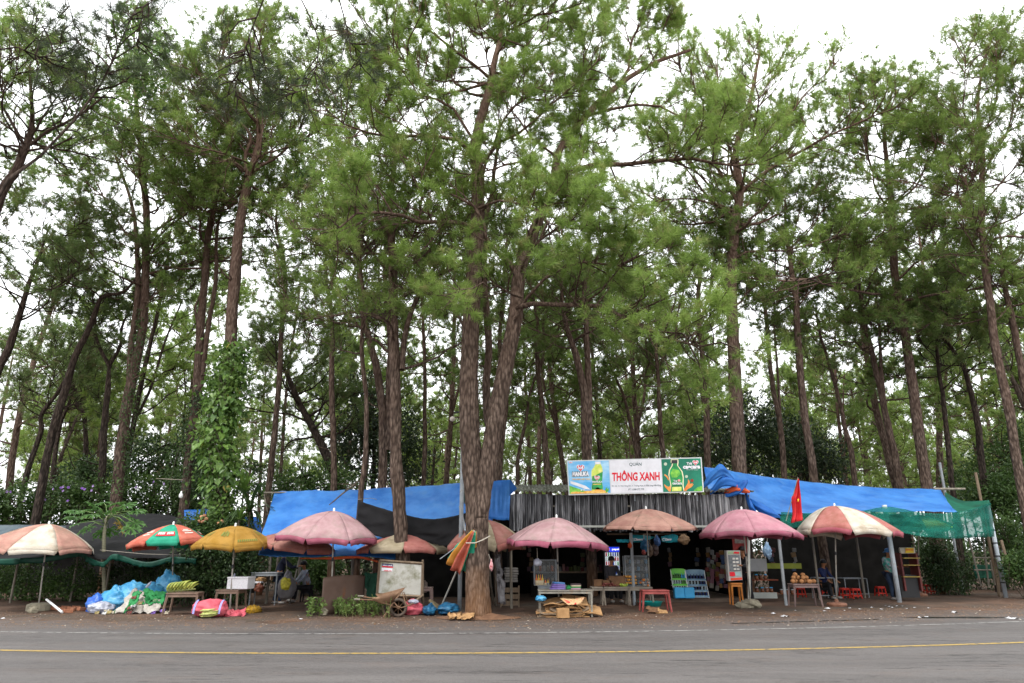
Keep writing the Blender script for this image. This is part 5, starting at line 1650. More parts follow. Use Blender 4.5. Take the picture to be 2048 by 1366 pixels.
bpx('sky blue rubbish bag behind the green sack', 278, 334, 1168, 1214, 20.5, BB, 4)
bpx('tall blue rubbish bag standing behind the pole of the green parasol', 308, 364, 1146, 1200, 20.9, BB, 5)
bpx('milky white plastic bag at the foot of the heap', 178, 228, 1204, 1228, 19.4, WB, 6, neck=False)
def drape(name, label, pl, m, cat, thick=.01, nu=20, nv=13, amp=.07, seed=1, m2=None, parent=None):
    """crumpled cloth over a quad of world points (tl, tr, br, bl)"""
    tl, tr, br, bl = [Vector(p) for p in pl]
    def fn(u, v):
        p = (tl * (1 - u) + tr * u) * (1 - v) + (bl * (1 - u) + br * u) * v
        d = amp * (vnoise(u * 5, v * 5, seed) + .5 * vnoise(u * 12, v * 12, seed + 3))
        e = .12 * vnoise(u * 4 + 9, v * 4, seed + 6)
        return (p.x + e, p.y - abs(d) * 1.5, max(.01, p.z + d + .4 * e))
    o = MB().grid(fn, nu, nv).build(name, m, parent, smooth=True, solid=thick, at=None if parent else bl)
    if not parent: tag(o, label, cat)
    return o
drape('sack', 'dirty pale grey woven sack spread over the rubbish heap', [P(268, 1178, 19.9), P(300, 1184, 19.9), P(322, 1218, 19.3), P(228, 1226, 19.2)], GS, 'sack', seed=3)
drape('sack', 'rumpled grey sack hanging over the front of the heap', [P(262, 1196, 19.7), P(326, 1196, 19.7), P(318, 1222, 19.2), P(250, 1230, 19.1)], GS, 'sack', seed=8, amp=.1)
drape('sack', 'green woven sack lying open on top of the heap', [P(288, 1178, 19.6), P(334, 1184, 19.7), P(326, 1210, 19.45), P(290, 1206, 19.45)], GNS, 'sack', seed=5, amp=.1)
drape('sack', 'narrow strip of green sack folded between grey sacks', [P(270, 1182, 19.5), P(284, 1184, 19.5), P(268, 1214, 19.12), P(246, 1228, 19.0)], GNS, 'sack', seed=12, amp=.05, nu=12)
r_ = random.Random(21)
LITC = [plain('litter_white', (.55, .55, .55)), plain('litter_cream', (.45, .4, .3)), plain('litter_red', (.2, .06, .05)), plain('litter_yellow', (.3, .24, .1)), plain('litter_green', (.1, .2, .09)), plain('litter_violet', (.18, .1, .35))]
for k in range(16):
    px = r_.uniform(190, 345); py = 1226 - (px - 190) * .28 + r_.uniform(-8, 10) if r_.random() < .5 else r_.uniform(1222, 1232)
    c = P(px, min(py, 1231), 18.9 + r_.random() * .25)
    c.z = max(.03, c.z)
    o = drape('plastic_scrap', '', [c + Vector((-.05, 0, .04)), c + Vector((.06, 0, .05)), c + Vector((.06, -.04, -.02)), c + Vector((-.05, -.04, -.02))], LITC[k % 6], 'litter', nu=5, nv=4, amp=.04, seed=k)
    tag(o, 'small scrap of discarded plastic on the rubbish heap', 'litter', 'scraps on the rubbish heap')
bot = thing('empty_bottle', P(292, 1170, 20.2), 'clear empty bottle stuck in the top of the rubbish heap', 'bottle')
MB().lathe(P(292, 1176, 20.2), [(0, 0), (.035, .01), (.035, .14), (.015, .19), (.015, .22), (0, .22)], 10, M=__import__('mathutils').Matrix.Rotation(R(35), 3, 'Y')).build('body', WB, bot, smooth=True)
# bricks and soil lumps left of the heap
BRM = mat('red_brick', (.24, .09, .05), (.36, .16, .09), scale=8, rough=.95, bump=.4)
for (px, py, rz) in ((122, 1222, .3), (131, 1219, .9), (142, 1222, -.2), (152, 1219, .5), (163, 1222, 1.2), (110, 1220, .1), (136, 1226, .7)):
    c = G(px, py)
    o = MB().box((c.x, c.y, .05), (.22, .11, .09), rz=rz, ry=.1).build('brick', BRM, at=(c.x, c.y, 0), bevel=.01)
    tag(o, 'loose red brick lying left of the rubbish heap', 'brick', 'loose bricks left of the rubbish heap')
c0, c1_ = P(93, 1199, 20.0), G(124, 1227)
tag(MB().tube([c0, c1_ + Vector((0, 0, .03))], .03, 8).build('plastic_pipe', WHITE, at=c1_), 'short white plastic pipe leaning beside the loose bricks', 'pipe')
tag(rock_mb(G(73, 1226) + Vector((-.1, 0, .07)), (.13, .12, .1), 44).build('rock', rock_mat, at=G(73, 1226)), 'pale stone at the foot of the far left parasol', 'rock')
# pink sack with corn
g3 = G(410, 1236)
t = bag('pink_sack', 'large pink woven sack with a lilac band lying at the roadside', (g3.x, g3.y + .25, .2), (.46, .34, .23), PS, 17, neck=False, crinkle=.6, cat='sack')
LIL = plain('lilac_band', lin('8a88c0'), rough=.7)
for sx in (-.3, .33):
    mb = MB()
    mb.grid(lambda u, v: (g3.x + sx + .05 * u + .02 * v, g3.y + .25 - .36 * math.sin(.25 + v * 1.2) - .015, .42 - .36 * (1 - math.cos(.2 + v * 1.25))), 2, 8)
    mb.build('band', LIL, t, smooth=True)
CORN = mat('corn_husk', lin('8c9848'), lin('b8b878'), scale=9, rough=.6, stretch=(.3, 1, 1))
for k in range(7):
    c = Vector((g3.x + .10 + (k % 3) * .03, g3.y - .12 - .03 * k % .1, .05 + .045 * (k // 2)))
    o = MB().tube([c + Vector((-.17, .02, -.01)), c + Vector((-.08, 0, .01)), c + Vector((.05, 0, .012)), c + Vector((.17, .03 * (k % 2), .03)), c + Vector((.22, .03, .05))], [.008, .026, .028, .016, .004], 8).build('corn_cob', CORN, at=c, smooth=True)
    tag(o, 'pale green corn cob in its husk heaped before the pink sack', 'corn', 'corn cobs on the pink sack')
drape('pink_sack', 'crumpled empty pink sack under the taupe table', [P(438, 1222, 19.0), P(492, 1218, 19.0), P(490, 1234, 18.5), P(440, 1238, 18.5)], PS, 'sack', seed=31, amp=.12)
drape('pink_sack', 'small torn pink sack beside the big pink one', [P(434, 1226, 19.0), P(452, 1226, 19.0), P(455, 1238, 18.4), P(436, 1238, 18.4)], PS, 'sack', seed=33, amp=.06, nu=10)
bpx('yellow fruit in a clear bag on the ground behind the taupe table', 490, 520, 1212, 1234, 19.6, mat('yellow_fruit_bag', lin('8a6a20'), lin('d8a838'), scale=14, rough=.4), 41, neck=False, name='fruit_bag')
bpx('hat shaped brown bundle on the ground left of the pink cloth', 440, 466, 1216, 1232, 19.3, BR, 43, neck=False, name='bundle')
# table with tray left of the standing person
g4 = G(512, 1208)
t = ptable('metal_table', 'narrow grey table with a straw tray in the low shelter', (W(528, 22.3, 0).x, 22.3, 0), .85, .5, .95, STEEL, splay=0, lt=.04)
MB().box(P(507, 1164.5, 22.0), (.55, .3, .045)).build('foam_slab', FO, at=P(507, 1166, 22))
tag(bpy.data.objects['foam_slab'], 'white foam lid lying on the narrow grey table', 'foam board')
bpx('straw coloured heap of woven goods on the narrow grey table', 512, 536, 1152, 1165, 22.2, mat('straw', lin('6c5038'), lin('a8855c'), scale=12, rough=.9, bump=.8), 51, neck=False, name='basketry', dy=.2)
bpx('brown carrier bag hanging from the end of the narrow grey table', 508, 528, 1168, 1186, 21.8, mat('rust_bag', lin('4a281c'), lin('7a4430'), scale=8, rough=.6), 52, name='carrier_bag', dy=.15)
bpx('thin white plastic bag tied to the pole of the mustard parasol', 463, 472, 1150, 1176, 19.35, WB, 53, name='plastic_bag', dy=.08)
# big clear bag of yellow produce hanging in the shelter
CLB = mat('clear_dusty_plastic', (.17, .16, .17), (.27, .26, .27), scale=3, rough=.3, bump=.5, trans=.3, alpha=.8, spec=.6)
t = bpx('big cloudy bag hanging in the low shelter with yellow produce in it', 553, 594, 1150, 1200, 21.6, CLB, 61, dy=.28, name='hanging_bag', hang=tuple(P(571, 1112, 21.6)), flatb=False, crinkle=.5)
bpx('', 560, 582, 1155, 1181, 21.3, mat('yellow_produce', lin('8a8420'), lin('c4b83c'), scale=14, rough=.5), 62, dy=.06, parent=t, mname='produce', neck=False, flatb=False)
# brown curved metal sheet
t = thing('metal_sheet', G(682, 1232), 'rust brown curved metal sheet standing in front of the low shelter', 'panel')
RUST = mat('rusty_brown_sheet', (.115, .07, .052), (.16, .105, .082), scale=1.6, rough=.6, metal=.0, stain=(.22, .085, .035), stscale=2.2, stlo=.6, sthi=.75, spec=.4)
ga, gb = G(641, 1231), G(726, 1222)
zt = P(680, 1153, ga.y).z
mb = MB().grid(lambda u, v: (ga.x + (gb.x - ga.x) * u + .0, ga.y + (gb.y - ga.y) * u - .10 * math.sin(PI * u), (zt - .04 * (2 * u - 1) ** 2) * v + .01), 24, 6)
mb.build('sheet', RUST, t, smooth=True, solid=.012)
mb = MB().tube([(ga.x + (gb.x - ga.x) * u, ga.y + (gb.y - ga.y) * u - .10 * math.sin(PI * u), zt - .04 * (2 * u - 1) ** 2) for u in [i / 16 for i in range(17)]], .012, 6)
mb.build('rim', RUST, t)
tag(rock_mb(G(648, 1232) + Vector((0, -.05, .1)), (.10, .07, .10), 71).build('rock', rock_mat, at=G(648, 1232)), 'pale block leaning on the left foot of the brown sheet', 'rock')
drape('green_cloth', 'dark green cloth hanging right of the brown sheet', [P(729, 1146, 20.6), P(755, 1146, 20.6), P(756, 1205, 20.5), P(736, 1205, 20.5)], mat('green_cloth', lin('1c4434'), lin('2c5c48'), scale=3, rough=.8, trans=.15), 'cloth', amp=.04, seed=19)
# whiteboard on a wooden easel
ws = thing('notice_board', G(800, 1226), 'mouldy white notice board in a wooden frame behind the wheelbarrow', 'board')
WBM = mat('mildewed_white_board', (.36, .35, .31), (.5, .49, .45), scale=2.2, rough=.6, stain=(.16, .155, .09), stscale=2.4, stlo=.46, sthi=.66, detail=10)
Yw = 19.3
q = [P(762, 1124, Yw), P(843, 1130, Yw), P(841, 1190, Yw), P(757, 1186, Yw)]
MB().prism(q, (0, .02, 0)).build('board_face', WBM, ws)
fo = [P(759.5, 1121, Yw), P(845.5, 1127, Yw), P(844, 1193, Yw), P(754, 1190, Yw)]
mb = MB()
for i in range(4):
    a, b_ = Vector(fo[i]), Vector(fo[(i + 1) % 4])
    mb2 = MB().tube([a, b_], .035, 4); mb2.build('frame_rail', WOOD, ws)
for (a, b_) in ((P(845.5, 1120, Yw), G(846, 1224)), (P(758, 1190, Yw), G(768, 1226)), (P(846, 1190, Yw - .02), P(826, 1205, Yw - .4))):
    MB().tube([a, Vector((b_.x, b_.y if b_.z < .1 else b_.y, max(0, b_.z)))], .03, 4).build('leg', WOOD, ws)
flat('sticker', [(764, 1127), (786, 1128.5), (786, 1135), (764, 1133)], Yw - .006, plain('navy_print', lin('1c1850'), rough=.5), ws)
flat('sticker', [(764, 1132), (786, 1133.5), (786, 1135.5), (764, 1134)], Yw - .010, pr, ws)
text_px('BÁN NHÀ', 765.5, 785, 1131.6, 1128.8, Yw - .012, pw, ws, off=.03, tilt=1.0)
flat('sticker', [(763.5, 1135), (785, 1136.6), (784.6, 1143), (763, 1141.5)], Yw - .006, pw, ws)
text_px('0388.572', 768, 783, 1142.4, 1140, Yw - .010, pr, ws, off=.03, tilt=.6)
# wheelbarrow
wbw = thing('wheelbarrow', G(800, 1232), 'rusty brown wheelbarrow tipped forward beside the bushy weeds', 'wheelbarrow')
WR = mat('rusty_barrow_steel', (.11, .06, .035), (.2, .115, .068), scale=5, rough=.75, bump=.3, stain=(.27, .17, .1), stscale=3, stlo=.55, sthi=.7)
Yb = 18.3
top = [P(746, 1194, Yb), P(762, 1192, Yb), P(782, 1187, Yb), P(807, 1180, Yb)]
botm = [P(755, 1201, Yb), P(764, 1206, Yb), P(778, 1206, Yb), P(790, 1200, Yb)]
T1, B1 = catmull(top, 13), catmull(botm, 13)
def tray(u, v):
    # v: around the cross section, near rim -> bottom -> far rim
    i = min(12, int(u * 12 + .5))
    t_, b_ = T1[i], B1[i]
    a = v * PI
    k = math.sin(a)
    k = min(1, k * 1.5)
    y = Yb - .32 * math.cos(a) * (1 - .15 * k) * (1 if 1 else 0)
    x = t_[0] * (1 - k) + b_[0] * k
    z = t_[2] * (1 - k) + b_[2] * k + (.05 if v > .5 else 0) * (1 - k)
    return (x, y, z)
MB().grid(tray, 12, 12).build('tray', WR, wbw, smooth=True, solid=.012)
wc = P(797, 1213, Yb)
wc.z = .225
MB().lathe(wc, [(.165, -.045), (.205, -.045), (.225, 0), (.205, .045), (.165, .045), (.15, 0), (.165, -.045)], 28, M=__import__('mathutils').Matrix.Rotation(R(90), 3, 'X')).build('tyre', mat('worn_tyre', (.06, .045, .035), (.12, .09, .07), scale=5, rough=.9), wbw, smooth=True)
mb = MB().lathe(wc, [(.0, -.04), (.035, -.04), (.035, .04), (.0, .04)], 12, M=__import__('mathutils').Matrix.Rotation(R(90), 3, 'X'))
for k in range(8):
    a = k * PI / 4
    mb.tube([wc, wc + Vector((math.cos(a) * .16, 0, math.sin(a) * .16))], .008, 4)
mb.build('wheel_spokes', WR, wbw)
for sy in (-.22, .22):
    dv = Vector((0, sy, 0))
    MB().tube([P(714, 1197 if sy < 0 else 1193, Yb) + dv, P(750, 1199, Yb) + dv, P(775, 1206, Yb) + dv, wc + dv * .35], .017, 6).build('handle_bar', WR, wbw)
    MB().tube([P(712, 1197.3 if sy < 0 else 1193, Yb) + dv, P(724, 1197.5 if sy < 0 else 1193.6, Yb) + dv], .022, 8).build('grip', GREYWOOD, wbw)
    f_ = P(770, 1232, Yb); f_.z = .02
    MB().tube([P(790, 1203, Yb) + dv * .8, f_ + dv], .02, 6).build('leg', WR, wbw)
    MB().tube([P(791, 1204, Yb) + dv * .8, P(797, 1211, Yb) + dv, P(806, 1214, Yb) + dv, P(825, 1208, Yb) + dv], .016, 6).build('front_guard', WR, wbw)
    MB().tube([P(806, 1184, Yb) + dv * .5, P(815, 1209, Yb) + dv], .012, 6).build('tray_brace', WR, wbw)
t = bpx('bright pink sack bundled behind the wheel of the barrow', 802, 846, 1202, 1232, 18.9, PS, 81, name='pink_sack', cat='sack', dy=.25)
bpx('', 816, 838, 1199, 1208, 18.75, WB, 82, dy=.12, parent=t, mname='white_cloth', neck=False)
bpx('blue rubbish bag beside the base of the closed parasol', 846, 872, 1210, 1232, 18.8, NB, 83)
bpx('long dark blue rubbish bag slumped against the foot of the large pine', 874, 918, 1206, 1230, 18.9, NB, 84, neck=False)
for (a, b_, sd) in ((912, 950, 1), (896, 912, 4)):
    drape('cardboard_scrap', 'flattened piece of cardboard at the foot of the large pine' if sd == 1 else 'small curled cardboard scrap left of the large pine', [P(a, 1226, 17.9), P(b_, 1225, 17.9), P(b_ - 3, 1236, 17.3), P(a + 2, 1238, 17.3)], mat('cardboard', lin('8a6844'), lin('b08a60'), scale=4, rough=.9), 'cardboard', amp=.05, seed=sd, nu=8, nv=4)
CB = _m['cardboard']
ptable('plastic_table', 'pale pink stool half hidden behind the notice board', (W(850, 20.6, 0).x, 20.6, 0), .4, .4, .6, mat('dusty_pink_plastic', (.3, .2, .18), (.4, .29, .26), rough=.6), splay=.03)
bpx('grey bundle resting on the pale pink stool', 842, 856, 1162, 1188, 20.6, mat('grey_bundle', lin('6c6058'), lin('9a8a80'), scale=5), 91, name='bundle', dy=.15)
# steel table with cardboard stacked below
g5 = G(1132, 1234)
Yc = g5.y
x0, x1 = P(1078, 1184, Yc).x, P(1184, 1184, Yc).x
zt = P(1130, 1181, Yc).z
t = thing('steel_table', (g5.x, Yc, 0), 'dull steel table with flattened cardboard crammed underneath', 'table')
OL = mat('olive_grey_metal', (.15, .14, .115), (.25, .235, .2), scale=5, rough=.55, stain=(.22, .14, .08), stscale=4, stlo=.55, sthi=.7)
MB().box(((x0 + x1) / 2, Yc + .3, zt), (x1 - x0 + .04, .66, .03)).build('top', OL, t, bevel=.006)
MB().box(((x0 + x1) / 2, Yc, zt - .05), (x1 - x0, .03, .05)).build('front_rail', OL, t)
for x in (x0 + .02, x1 - .02):
    for y in (Yc, Yc + .58):
        MB().box((x, y, zt / 2 - .01), (.045, .045, zt - .02)).build('leg', OL, t)
r_ = random.Random(4)
for k in range(26):
    w_ = r_.uniform(.4, 1.1)
    cx_ = r_.uniform(x0 + w_ / 2 - .12, x1 - w_ / 2 + .3 * (k > 13))
    z = .06 + .36 * (k / 26) + .0
    bend = r_.uniform(-.14, .10)
    sd = r_.random() * 9
    tilt = (-.22 if cx_ > (x0 + x1) / 2 + .2 else .05) * r_.random()
    y_ = Yc + .3 + r_.uniform(-.16, .05)
    def fn(u, v):
        return (cx_ + (u - .5) * w_, y_ + (v - .5) * .5, max(.01, z + bend * (1 - (2 * u - 1) ** 2) + tilt * (u - .5) * w_ * 2 + .02 * vnoise(u * 4, v * 3, sd) - .16 * (1 - v) * (k % 4 != 0)))
    o = MB().grid(fn, 8, 2).build('cardboard_sheet', CB if k % 3 else mat('greyed_cardboard', lin('6c5c4c'), lin('94806a'), scale=4, rough=.9), at=(cx_, y_, z), smooth=False, solid=.02)
    tag(o, 'flattened cardboard sheet crammed under the dull steel table', 'cardboard', 'cardboard sheets under the steel table')
o = drape('cardboard_sheet', 'printed cardboard sheet with red lettering on top of the stack', [P(1120, 1197, 18.25), P(1168, 1197, 18.25), P(1160, 1208, 17.95), P(1136, 1210, 17.95)], mat('printed_cardboard', lin('b09068'), lin('c8a880'), scale=9, rough=.8, stain=lin('b84038'), stscale=9, stlo=.56, sthi=.6), 'cardboard', amp=.015, seed=2, nu=10, nv=4)
bpx('crumpled sky blue bag at the left end of the cardboard stack', 1070, 1092, 1191, 1203, 18.3, BB, 95, neck=False, dy=.15)
c = G(1126, 1237)
tag(MB().box((c.x, c.y + .05, .12), (.3, .2, .22), rz=.1).build('cardboard_box', CB, at=(c.x, c.y, 0), bevel=.01), 'small brown carton in front of the steel table', 'box')
# purple and green packs on the steel table
t = thing('plastic_pack', P(1115, 1178, Yc + .3), 'purple and blue tied plastic pack on the steel table', 'package')
VP = plasticbag('violet_plastic', lin('6a50a8'), lin('9a80c8')); VB = plasticbag('sky_violet_plastic', lin('3c78c0'), lin('70a0d8'))
zz = zt + .015
for k in range(4):
    MB().box((P(1115, 1178, Yc + .3).x + .01 * k, Yc + .3, zz + .02 + k * .045), (.40 - .04 * k, .3, .04), rz=.05 * k, ry=.02 * k).build('packet', VP if k < 3 else VB, t, bevel=.015)
t = thing('plastic_pack', P(1151, 1178, Yc + .3), 'pink and green stack of packets on the steel table', 'package')
for k in range(4):
    MB().box((P(1151, 1178, Yc + .3).x, Yc + .25, zz + .018 + k * .035), (.25, .2, .032), rz=.03 * k).build('packet', [plain('pack_pink', lin('b88aa0')), plain('pack_green', lin('3c8048')), plain('pack_cream', lin('b8a890')), plain('pack_dark', lin('4a3c40'))][k], t, bevel=.008)
bpx('small green packet between the two packs', 1132, 1143, 1171, 1180, Yc + .2, GNS, 97, neck=False, dy=.1, name='packet')
# grey counter with sauce bottles and the glass cabinet
t = ptable('metal_table', 'grey side counter holding sauce bottles left of the steel table', (P(1104, 1172, 19.7).x, 19.7, 0), .8, .4, P(1104, 1170, 19.7).z, STEEL, splay=0, lt=.035)
zc = P(1104, 1170, 19.7).z
SAU = [mat('orange_sauce', lin('b85020'), lin('d87838'), rough=.3), mat('yellow_sauce', lin('c8a030'), lin('e0c050'), rough=.3), plain('cream_label', lin('d0c0a0'), rough=.5)]
for k, px in enumerate((1073, 1077.5, 1081, 1085, 1091, 1096)):
    c = P(px, 1168, 19.55); h = (.19 if k < 4 else .1)
    b = thing('sauce_bottle' if k < 4 else 'jar', (c.x, 19.55, zc), ['orange topped sauce bottle, first at the counter end', 'second sauce bottle with a red cap', 'third sauce bottle with a yellow collar', 'last sauce bottle before the small jars', 'small pale jar next to the sauce bottles', 'small grey jar nearest the purple pack'][k], 'bottle' if k < 4 else 'jar')
    MB().lathe((c.x, 19.55, zc + .002), [(0, 0), (.032, 0), (.034, h * .6), (.03, h * .65)], 10).build('body', SAU[2] if k < 5 else STEEL, b, smooth=True)
    MB().lathe((c.x, 19.55, zc + h * .65), [(.03, 0), (.03, h * .15), (.012, h * .45), (.008, h * .8), (0, h * .8)], 10).build('cap', SAU[k % 2], b, smooth=True)
GL = mat('dusty_glass', (.1, .12, .13), (.16, .18, .19), scale=2, rough=.15, alpha=.35, spec=.6)
def cabinet(label, x0, x1, ytop, ybot, Y, d, fm, shelves=2, name='glass_cabinet'):
    a, b_ = P(x0, ybot, Y), P(x1, ytop, Y)
    t = thing(name, (a.x, Y, a.z), label, 'cabinet')
    for x in (a.x, b_.x):
        for y in (Y, Y + d):
            MB().box((x, y, (a.z + b_.z) / 2), (.03, .03, b_.z - a.z)).build('frame_post', fm, t)
    for z in (a.z, b_.z):
        MB().box(((a.x + b_.x) / 2, Y, z), (b_.x - a.x + .03, .034, .03)).build('frame_rail', fm, t)
    MB().box(((a.x + b_.x) / 2, Y + d / 2, (a.z + b_.z) / 2), (b_.x - a.x - .03, d - .04, .012)).build('shelf', fm, t)
    MB().box(((a.x + b_.x) / 2, Y + .0, (a.z + b_.z) / 2), (b_.x - a.x - .04, .006, b_.z - a.z - .04)).build('pane', GL, t)
    return t, a, b_
zb_ = 1170
t, a, b_ = cabinet('glass display cabinet under the worn pink parasol', 1069, 1112, 1120, 1170, 20.1, .35, STEEL)
for k in range(10):
    c = Vector((a.x + .06 + (k % 5) * .11, 20.25, a.z + .03 + (k // 5) * ((b_.z - a.z) / 2)))
    o = MB().lathe(c, [(0, 0), (.04, 0), (.04, .12), (.025, .15), (0, .15)], 8).build('jar', [SAU[0], GS, BEIGE][k % 3], at=c, smooth=True)
    tag(o, 'small jar standing inside the glass display cabinet', 'jar', 'jars in the glass cabinet')
bpx('bunch of clear plastic bags hanging from the rim of the worn pink parasol', 1067, 1083, 1118, 1132, 18.6, WB, 99, dy=.1, name='hanging_bag', hang=tuple(P(1074, 1096, 18.6)), flatb=False)
# left of the hut door: stack, crate and clear sheet
t = thing('wooden_crate', W(1000, 20.8, 0), 'wooden crate with papers inside the left end of the shop', 'crate')
for z in (.12, .3, .48):
    MB().box((P(1312 - 292, 1200, 21.3).x, 21.3, z), (.55, .03, .13)).build('slat', WOOD, t)
for sx in (-.26, .26):
    MB().box((P(1020, 1200, 21.3).x + sx, 21.34, .3), (.04, .05, .6)).build('corner_post', WOOD, t)
for k in range(6):
    o = MB().box((P(1022, 1160, 21.6).x, 21.6, .72 + k * .07), (.4 - .02 * (k % 3), .3, .05), rz=.05 * k).build('paper_stack', mat('old_paper', (.16, .15, .14), (.26, .24, .22), scale=6), at=P(1022, 1170, 21.6))
    tag(o, 'bundle of old papers stacked above the wooden crate', 'papers', 'bundles of old papers')
drape('clear_sheet', 'torn clear plastic sheet hanging right of the large pine', [P(990, 1110, 19.6), P(1000, 1108, 19.6), P(1012, 1208, 19.5), P(996, 1206, 19.5)], CLB, 'sheet', amp=.06, seed=23, nu=8)
for a, b_, lab in (((990, 1108), (992, 1212), 'left'), ((976, 1150), (990, 1208), 'slanting')):
    tag(MB().tube([P(a[0], a[1], 19.9), G(b_[0], b_[1])], .02, 6).build('stake', GREYWOOD), 'thin %s pole beside the clear plastic sheet' % ('upright' if lab == 'left' else 'slanting'), 'pole')
tag(MB().tube([W(1023, 20.9, 0), P(1021, 1062, 20.9)], .04, 8).build('wooden_post', GREYWOOD), 'grey timber post at the left end of the striped valance', 'post')
bpx('small red and white tag hanging on the right side of the large pine', 979, 986, 1122, 1142, 18.0, mat('red_white_tag', lin('a83040'), lin('d8c0c0'), scale=12), 101, dy=.06, name='hanging_tag', hang=tuple(P(977, 1108, 18.0)), flatb=False)
# fruit tables inside the hut
Yf = 22.0
FRU = [mat('dark_red_fruit', (.09, .02, .018), (.18, .05, .04), rough=.4), mat('lime_fruit', lin('7a9430'), lin('a8bc50'), rough=.4), mat('amber_fruit', lin('b87828'), lin('d89c48'), rough=.4), mat('orange_fruit', lin('c06018'), lin('d88030'), rough=.4)]
tb = []
for (x0_, x1_, lab) in ((1186, 1206, 'taupe plastic table at the dark left end of the fruit stand'), (1208, 1256, 'taupe plastic table heaped with dark red fruit'), (1260, 1302, 'taupe plastic table with bags of yellow fruit behind the grey post')):
    c = P((x0_ + x1_) / 2, 1176, Yf)
    zz_ = P(1230, 1174, Yf).z
    w_ = P(x1_, 1176, Yf).x - P(x0_, 1176, Yf).x
    ptable('plastic_table', lab, (c.x, Yf + .25, 0), w_ + .1, .55, zz_, GP, splay=.05)
r_ = random.Random(8)
zz_ = P(1230, 1174, Yf).z
ico = None
def ball(name, c, r, m, label, cat, group, sq=.9):
    global ico
    o = MB().lathe(c, [(0, -r * sq), (r * .6, -r * sq * .8), (r, 0), (r * .85, r * sq * .5), (r * .5, r * sq * .85), (0, r * sq)], 9).build(name, m, at=c, smooth=True)
    return tag(o, label, cat, group)
for k in range(34):
    px = 1206 + 42 * r_.random()
    ball('fruit', Vector((P(px, 1172, Yf).x, Yf + r_.uniform(.02, .3), zz_ + .035 + .05 * (k % 2))), .035, FRU[0], 'dark red round fruit heaped on the taupe table', 'fruit', 'dark red fruit on the stand')
for k in range(12):
    px = 1240 + 16 * r_.random()
    ball('fruit', Vector((P(px, 1172, Yf).x, Yf + r_.uniform(0, .2), zz_ + .04 + .03 * (k % 2))), .04, FRU[1], 'lime green round fruit at the right end of the red fruit', 'fruit', 'lime green fruit on the stand')
for k in range(30):
    px = 1248 + 24 * r_.random()
    ball('fruit', Vector((P(px, 1160, Yf + .3).x, Yf + r_.uniform(.3, .5), zz_ + .10 + .09 * (k % 3))), .04, FRU[2], 'amber yellow fruit in the raised tray of the stand', 'fruit', 'amber fruit on the stand')
for k in range(20):
    px = 1284 + 18 * r_.random()
    ball('fruit', Vector((P(px, 1160, Yf).x, Yf + r_.uniform(.1, .4), zz_ + .04 + .075 * (k % 3))), .038, FRU[3] if k % 2 else GS, 'orange or grey packed snack behind the grey post', 'snack', 'packed snacks behind the grey post')
for (px, w_, h_, lab) in ((1196, .28, .2, 'small open carton at the left end of the fruit stand'), (1212, .3, .18, 'second small carton on the fruit stand'), (1234, .5, .3, 'brown carton standing behind the dark red fruit')):
    tag(MB().box((P(px, 1165, Yf + .4).x, Yf + .38, zz_ + h_ / 2 + .002), (w_, .25, h_)).build('cardboard_box', mat('dark_cardboard', lin('5c4230'), lin('7c5c42'), rough=.9), at=(P(px, 1165, Yf).x, Yf + .38, zz_), bevel=.005), lab, 'box')
# lit drinks fridge far inside
Yg = 25.0
fr_ = thing('drinks_fridge', W(1228, Yg, .13), 'lit drinks fridge with a blue header inside the dark shop', 'fridge')
a, b_ = P(1210, 1172, Yg), P(1240, 1092, Yg)
a.z = .13
FD = plain('black_fridge_shell', (.02, .02, .022), rough=.4)
MB().box(((a.x + b_.x) / 2, Yg + .36, (a.z + b_.z) / 2), (b_.x - a.x, .6, b_.z - a.z)).build('shell', FD, fr_)
LIT = mat('lit_fridge_interior', (.55, .62, .66), (.7, .76, .8), scale=20, rough=.5, emit=.55)
z0, z1 = P(1225, 1150, Yg).z, P(1225, 1105, Yg).z
MB().box(((a.x + b_.x) / 2, Yg + .03, (z0 + z1) / 2), (b_.x - a.x - .1, .02, z1 - z0)).build('lit_interior', LIT, fr_)
hd = mat('lit_blue_header', lin('1a30b8'), lin('2440d8'), scale=3, rough=.4, emit=.9)
z2, z3 = P(1225, 1104, Yg).z, P(1225, 1094, Yg).z
MB().box(((a.x + b_.x) / 2 + .05, Yg + .02, (z2 + z3) / 2), (b_.x - a.x - .16, .03, z3 - z2)).build('header', hd, fr_)
lw = mat('lit_white_print', (.8, .8, .85), (.85, .85, .9), emit=1.0)
text_px('pepsi', 1224, 1238, 1101.5, 1096.5, Yg - .005, lw, fr_, off=.03)
flat('round_logo', blobpts(1216, 1099, 3.6, 3.6, 16), Yg - .002, lw, fr_)
flat('round_logo_red', [(1212.5, 1099)] + [(1216 + 3.4 * math.cos(PI + i * PI / 8), 1099 + 3.4 * math.sin(PI + i * PI / 8)) for i in range(9)] + [(1217, 1099.8)], Yg - .006, mat('lit_red_print', (.7, .06, .06), (.8, .08, .08), emit=.6), fr_)
flat('round_logo_blue', [(1212.6, 1100.4), (1217, 1100.8), (1219.5, 1099.8)] + [(1216 + 3.4 * math.cos(i * PI / 8), 1099 + 3.4 * math.sin(i * PI / 8)) for i in range(9)], Yg - .006, hd, fr_)
CANS = [plain('can_red', lin('c03038'), emit=.25), plain('can_blue', lin('3050b0'), emit=.25), plain('can_dark', (.03, .02, .02)), plain('can_green', lin('60a860'), emit=.2), plain('can_white', (.7, .7, .7), emit=.25)]
r_ = random.Random(31)
